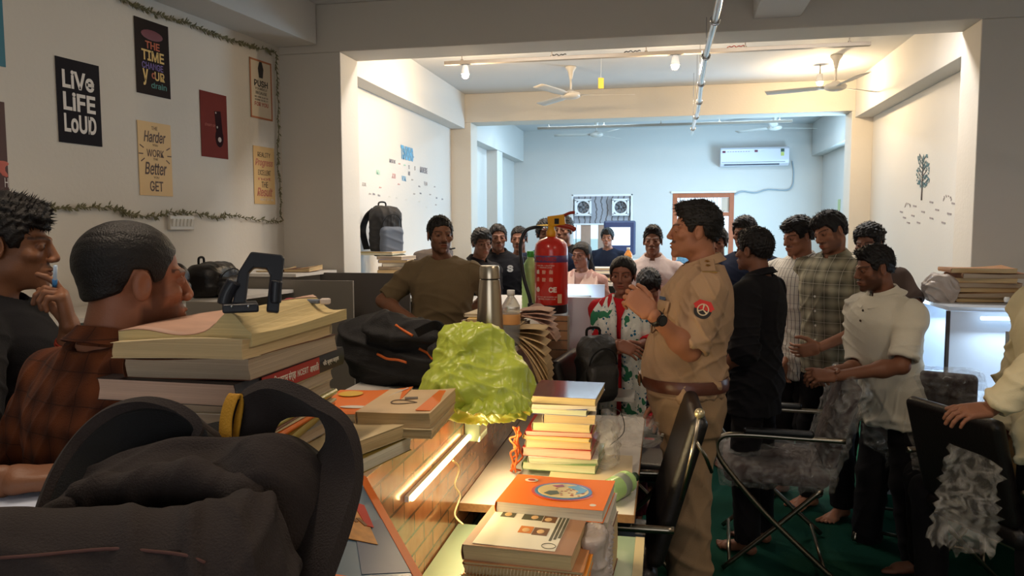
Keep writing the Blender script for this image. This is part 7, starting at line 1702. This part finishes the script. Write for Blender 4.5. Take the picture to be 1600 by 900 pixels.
# round arm badge
S_, E_ = Vector(io['S'][1]), Vector(io['E'][1]); u_ = (E_-S_).normalized(); nv = Vector((1, -.12, 0)); nv = (nv-u_*nv.dot(u_)).normalized(); xv = u_.cross(nv)
c_ = S_+u_*.085+nv*.0715; Mb = Matrix((xv, -u_, nv)).transposed()
bd = MB(); bd.prism([(math.cos(a)*.031, math.sin(a)*.033) for a in np.linspace(0, 2*PI, 33)[:-1]], -.006, .0015, M=Mb, c=c_); badge = bd.build('arm_badge', mat('badge black', (26, 22, 22), rough=.6), ro)
b = MB(); b.prism([(math.cos(a)*.031, math.sin(a)*.033) for a in np.linspace(0, PI, 17)], .0015, .0024, M=Mb, c=c_); b.prism([(-.038, .012), (-.02, .034), (.02, .034), (.038, .012), (.028, .004), (-.028, .004)], .0012, .0022, M=Mb, c=c_); b.build('red_field', mat('badge red', (190, 40, 34), rough=.6), badge)
b = MB()
b.tube([c_+Mb @ Vector((math.cos(a)*.019, math.sin(a)*.020, .003)) for a in np.linspace(0, 2*PI, 25)[:-1]], .0022, 6, close=True)
for k in range(3): a = PI/2+2*PI*k/3; b.tube([c_+Mb @ Vector((0, 0, .003)), c_+Mb @ Vector((math.cos(a)*.019, math.sin(a)*.019, .003))], [.0016, .0038], 6)
b.build('silver_emblem', mat('badge silver', (206, 186, 160), rough=.4), badge)
# chest pocket, pen and cords
for a_, z_, nm in ((.50, 1.27, 'chest_pocket'),):
    P = [[torso_pt(io, a_+da*.20, z_+dz*.055, .030) for da in np.linspace(-1, 1, 7)] for dz in np.linspace(-1, 1, 5)]; MB().sheet(P, .004).build(nm, K_KH, ro, smooth=True)
    P = [[torso_pt(io, a_+da*.21, z_+.035+dz*.022, .035) for da in np.linspace(-1, 1, 7)] for dz in np.linspace(-1, 1, 3)]; MB().sheet(P, .004).build('pocket_flap', K_KH, ro, smooth=True)
rb = mat('ribbon bar', (70, 84, 110), rough=.6, var=.6, scale=90); p = torso_pt(io, .42, 1.335, .036); MB().box(p, (.035, .006, .012), rot=.42).build('ribbon_bar', rb, ro)
MB().tube(spline([torso_pt(io, a, z, .036) for a, z in ((.62, 1.30), (.50, 1.225), (.32, 1.20), (.15, 1.235), (.05, 1.28))], 6), .003, 6).build('lanyard', mat('dark lanyard', (90, 62, 40), rough=.8), ro, smooth=True)
# sleeve cuff fold, watch
ring_at(ro, io, 1, .245, .054, .006, K_KH, 'sleeve_cuff') if False else None
E_, W_ = Vector(io['E'][1]), Vector(io['W'][1]); u_ = (W_-E_).normalized(); c_ = W_-u_*.022; a_ = (Vector((1, 0, .3))-u_*Vector((1, 0, .3)).dot(u_)).normalized(); b_ = u_.cross(a_)
P = [[c_+u_*w_+a_*math.cos(q)*.0285+b_*math.sin(q)*.0265 for w_ in (-.011, 0, .011)] for q in np.linspace(0, 2*PI, 25)]
wt_ = MB().sheet(P, .003).build('wristwatch', mat('watch strap', (24, 22, 24), rough=.4), ro, smooth=True)
b = MB(); Mw = Matrix((u_, b_, a_)).transposed(); b.prism([(math.cos(q)*.020, math.sin(q)*.020) for q in np.linspace(0, 2*PI, 25)[:-1]], 0, .009, M=Mw, c=c_+a_*.028); b.build('watch_case', mat('gunmetal', (60, 58, 60), rough=.25, metal=.9), wt_, bevel=.001)
b = MB(); b.prism([(math.cos(q)*.016, math.sin(q)*.016) for q in np.linspace(0, 2*PI, 25)[:-1]], .009, .0098, M=Mw, c=c_+a_*.028); b.build('watch_face', mat('watch glass', (14, 14, 18), rough=.08, coat=1), wt_)
# right group
person(label='person in a navy shirt looking out just behind the officer\'s neck', uvd=(1120, 380, 5.2), face=-20, hyaw=8, hpitch=2, tone=(142, 97, 76), hair='thick', hh=.0035, bh=.007, seed=33, spikes=200, top=dict(kind='tee', m=K_NAVY), bottom=dict(m=K_TROU))
person(label='person with thick dark hair behind the one in black whose back is turned', uvd=(1163, 366, 4.95), face=-25, hyaw=0, tone=(135, 94, 74), hair='thick', hh=.0035, bh=.007, seed=34, top=dict(kind='tee', m=K_NAVY), bottom=dict(m=K_TROU))
person(label='person in a long black shirt with the back turned, right of the officer', uvd=(1177, 392, 3.7), face=-118, hyaw=-12, tone=(126, 83, 63), hair='thick', hh=.0028, bh=.0045, seed=36, spikes=700, build=.98,
    arms=(dict(E=(-.24, -.02, 1.10), W=(-.16, -.20, .95)), dict(E=(.26, .05, 1.10), W=(.18, -.12, .96))), top=dict(kind='shirt', m=K_BLACK, collar=K_BLACK, off=.024, hem=.74, sleeve='long', frac=.25), bottom=dict(m=K_TROU))
person(label='person in a white shirt with thin dark stripes looking down, second right of the officer', uvd=(1247, 370, 4.35), face=-48, hyaw=-12, hpitch=12, tone=(153, 103, 79), hair='thick', stache=.6, hh=.003, bh=.005, seed=38, spikes=400, headw=.96,
    top=dict(kind='shirt', m=K_STR, collar=K_STR, off=.022, hem=.76, buttons=(1.0, 1.1, 1.2, 1.3), amp=.012), bottom=dict(m=K_TROU))
person(label='tall person in an olive checked shirt with tilted head, right of the striped one', uvd=(1297, 364, 4.12), face=-46, hyaw=-10, hpitch=14, hroll=-14, build=.88, tone=(149, 101, 76), hair='thick', beard=.55, stache=.7, hh=.0028, bh=.0045, seed=40, spikes=400,
    arms=(None, dict(E=(.26, -.02, 1.10), W=(.10, -.22, .98), hd=(-.6, -.6, -.2))), top=dict(kind='shirt', m=K_CHK, collar=K_CHK, off=.022, hem=.80, buttons=(.92, 1.0, 1.08, 1.16, 1.24), amp=.013, vneck=.05), bottom=dict(m=K_TROU))
person(label='person with curly hair in a brown T-shirt behind the one in the white polo', uvd=(1357, 381, 4.35), face=-15, hyaw=-20, hpitch=10, tone=(126, 83, 63), hair='curly', hh=.003, bh=.005, seed=42, arms=(None, dict(Ep=(1432, 480, 4.2), Wp=(1415, 560, 4.0))), top=dict(kind='tee', m=K_BRT, off=.02), bottom=dict(m=K_TROU))
rp_, ip = person(label='barefoot person in a white polo shirt leaning on a plastic-wrapped chair back', uvd=(1366, 420, 3.62), face=-62, hyaw=-14, hpitch=10, tone=(122, 79, 58), hair='quiff', beard=.75, stache=.6, hh=.0025, bh=.004, seed=44, spikes=600, scale=.965, sit=.055, lean=(0, -.10), headw=.97,
    legs=(((-.10, -.02, .46), (-.13, -.02, .08)), ((.10, .01, .46), (.16, .03, .08))),
    arms=(dict(Ep=(1342, 575, 3.75), Wp=(1300, 580, 3.50), hd=(.35, -.8, .05), up=(-.5, -.3, .8), curl=(40, 40, 30)), dict(Ep=(1408, 572, 3.42), Wp=(1306, 588, 3.40), hd=(-.25, -.9, .05), up=(.5, -.3, .8), curl=(40, 40, 30))),
    top=dict(kind='polo', m=K_POLO, collar=K_POLO, off=.022, hem=.80, amp=.010, buttons=(1.33, 1.38), btn=mat('dark button', (50, 40, 34), rough=.4)), bottom=dict(m=K_TROU, off=.02, wide=1.05))
# right edge
person(label='person in a cream long-sleeved shirt cut off by the right edge, reaching forward', uvd=(1672, 395, 2.62), face=-72, hyaw=0, tone=(137, 92, 70), hair='short', hh=.003, bh=.0045, seed=46,
    arms=(None, dict(Ep=(1622, 580, 2.50), Wp=(1548, 640, 2.52), hd=(0, -1, -.05), up=(.35, 0, .9), curl=(25, 30, 20))), top=dict(kind='shirt', m=K_CREAM, collar=K_CREAM, sleeve='long', frac=.93, off=.026, hem=.80, amp=.012), bottom=dict(m=K_TROU, wide=1.1))
person(label='seated person in khaki at the right edge behind the cream-shirted one', uvd=(1622, 528, 3.15), face=-100, hyaw=0, hpitch=5, sit=.42, scale=.97, tone=(117, 76, 56), hair='short', hh=.0032, bh=.005, seed=48, floor=0, legs=(((-.1, -.42, .47), (-.1, -.40, .08)), ((.1, -.42, .47), (.1, -.40, .08))), top=dict(kind='tee', m=K_OL2, off=.022), bottom=dict(m=K_TROU))
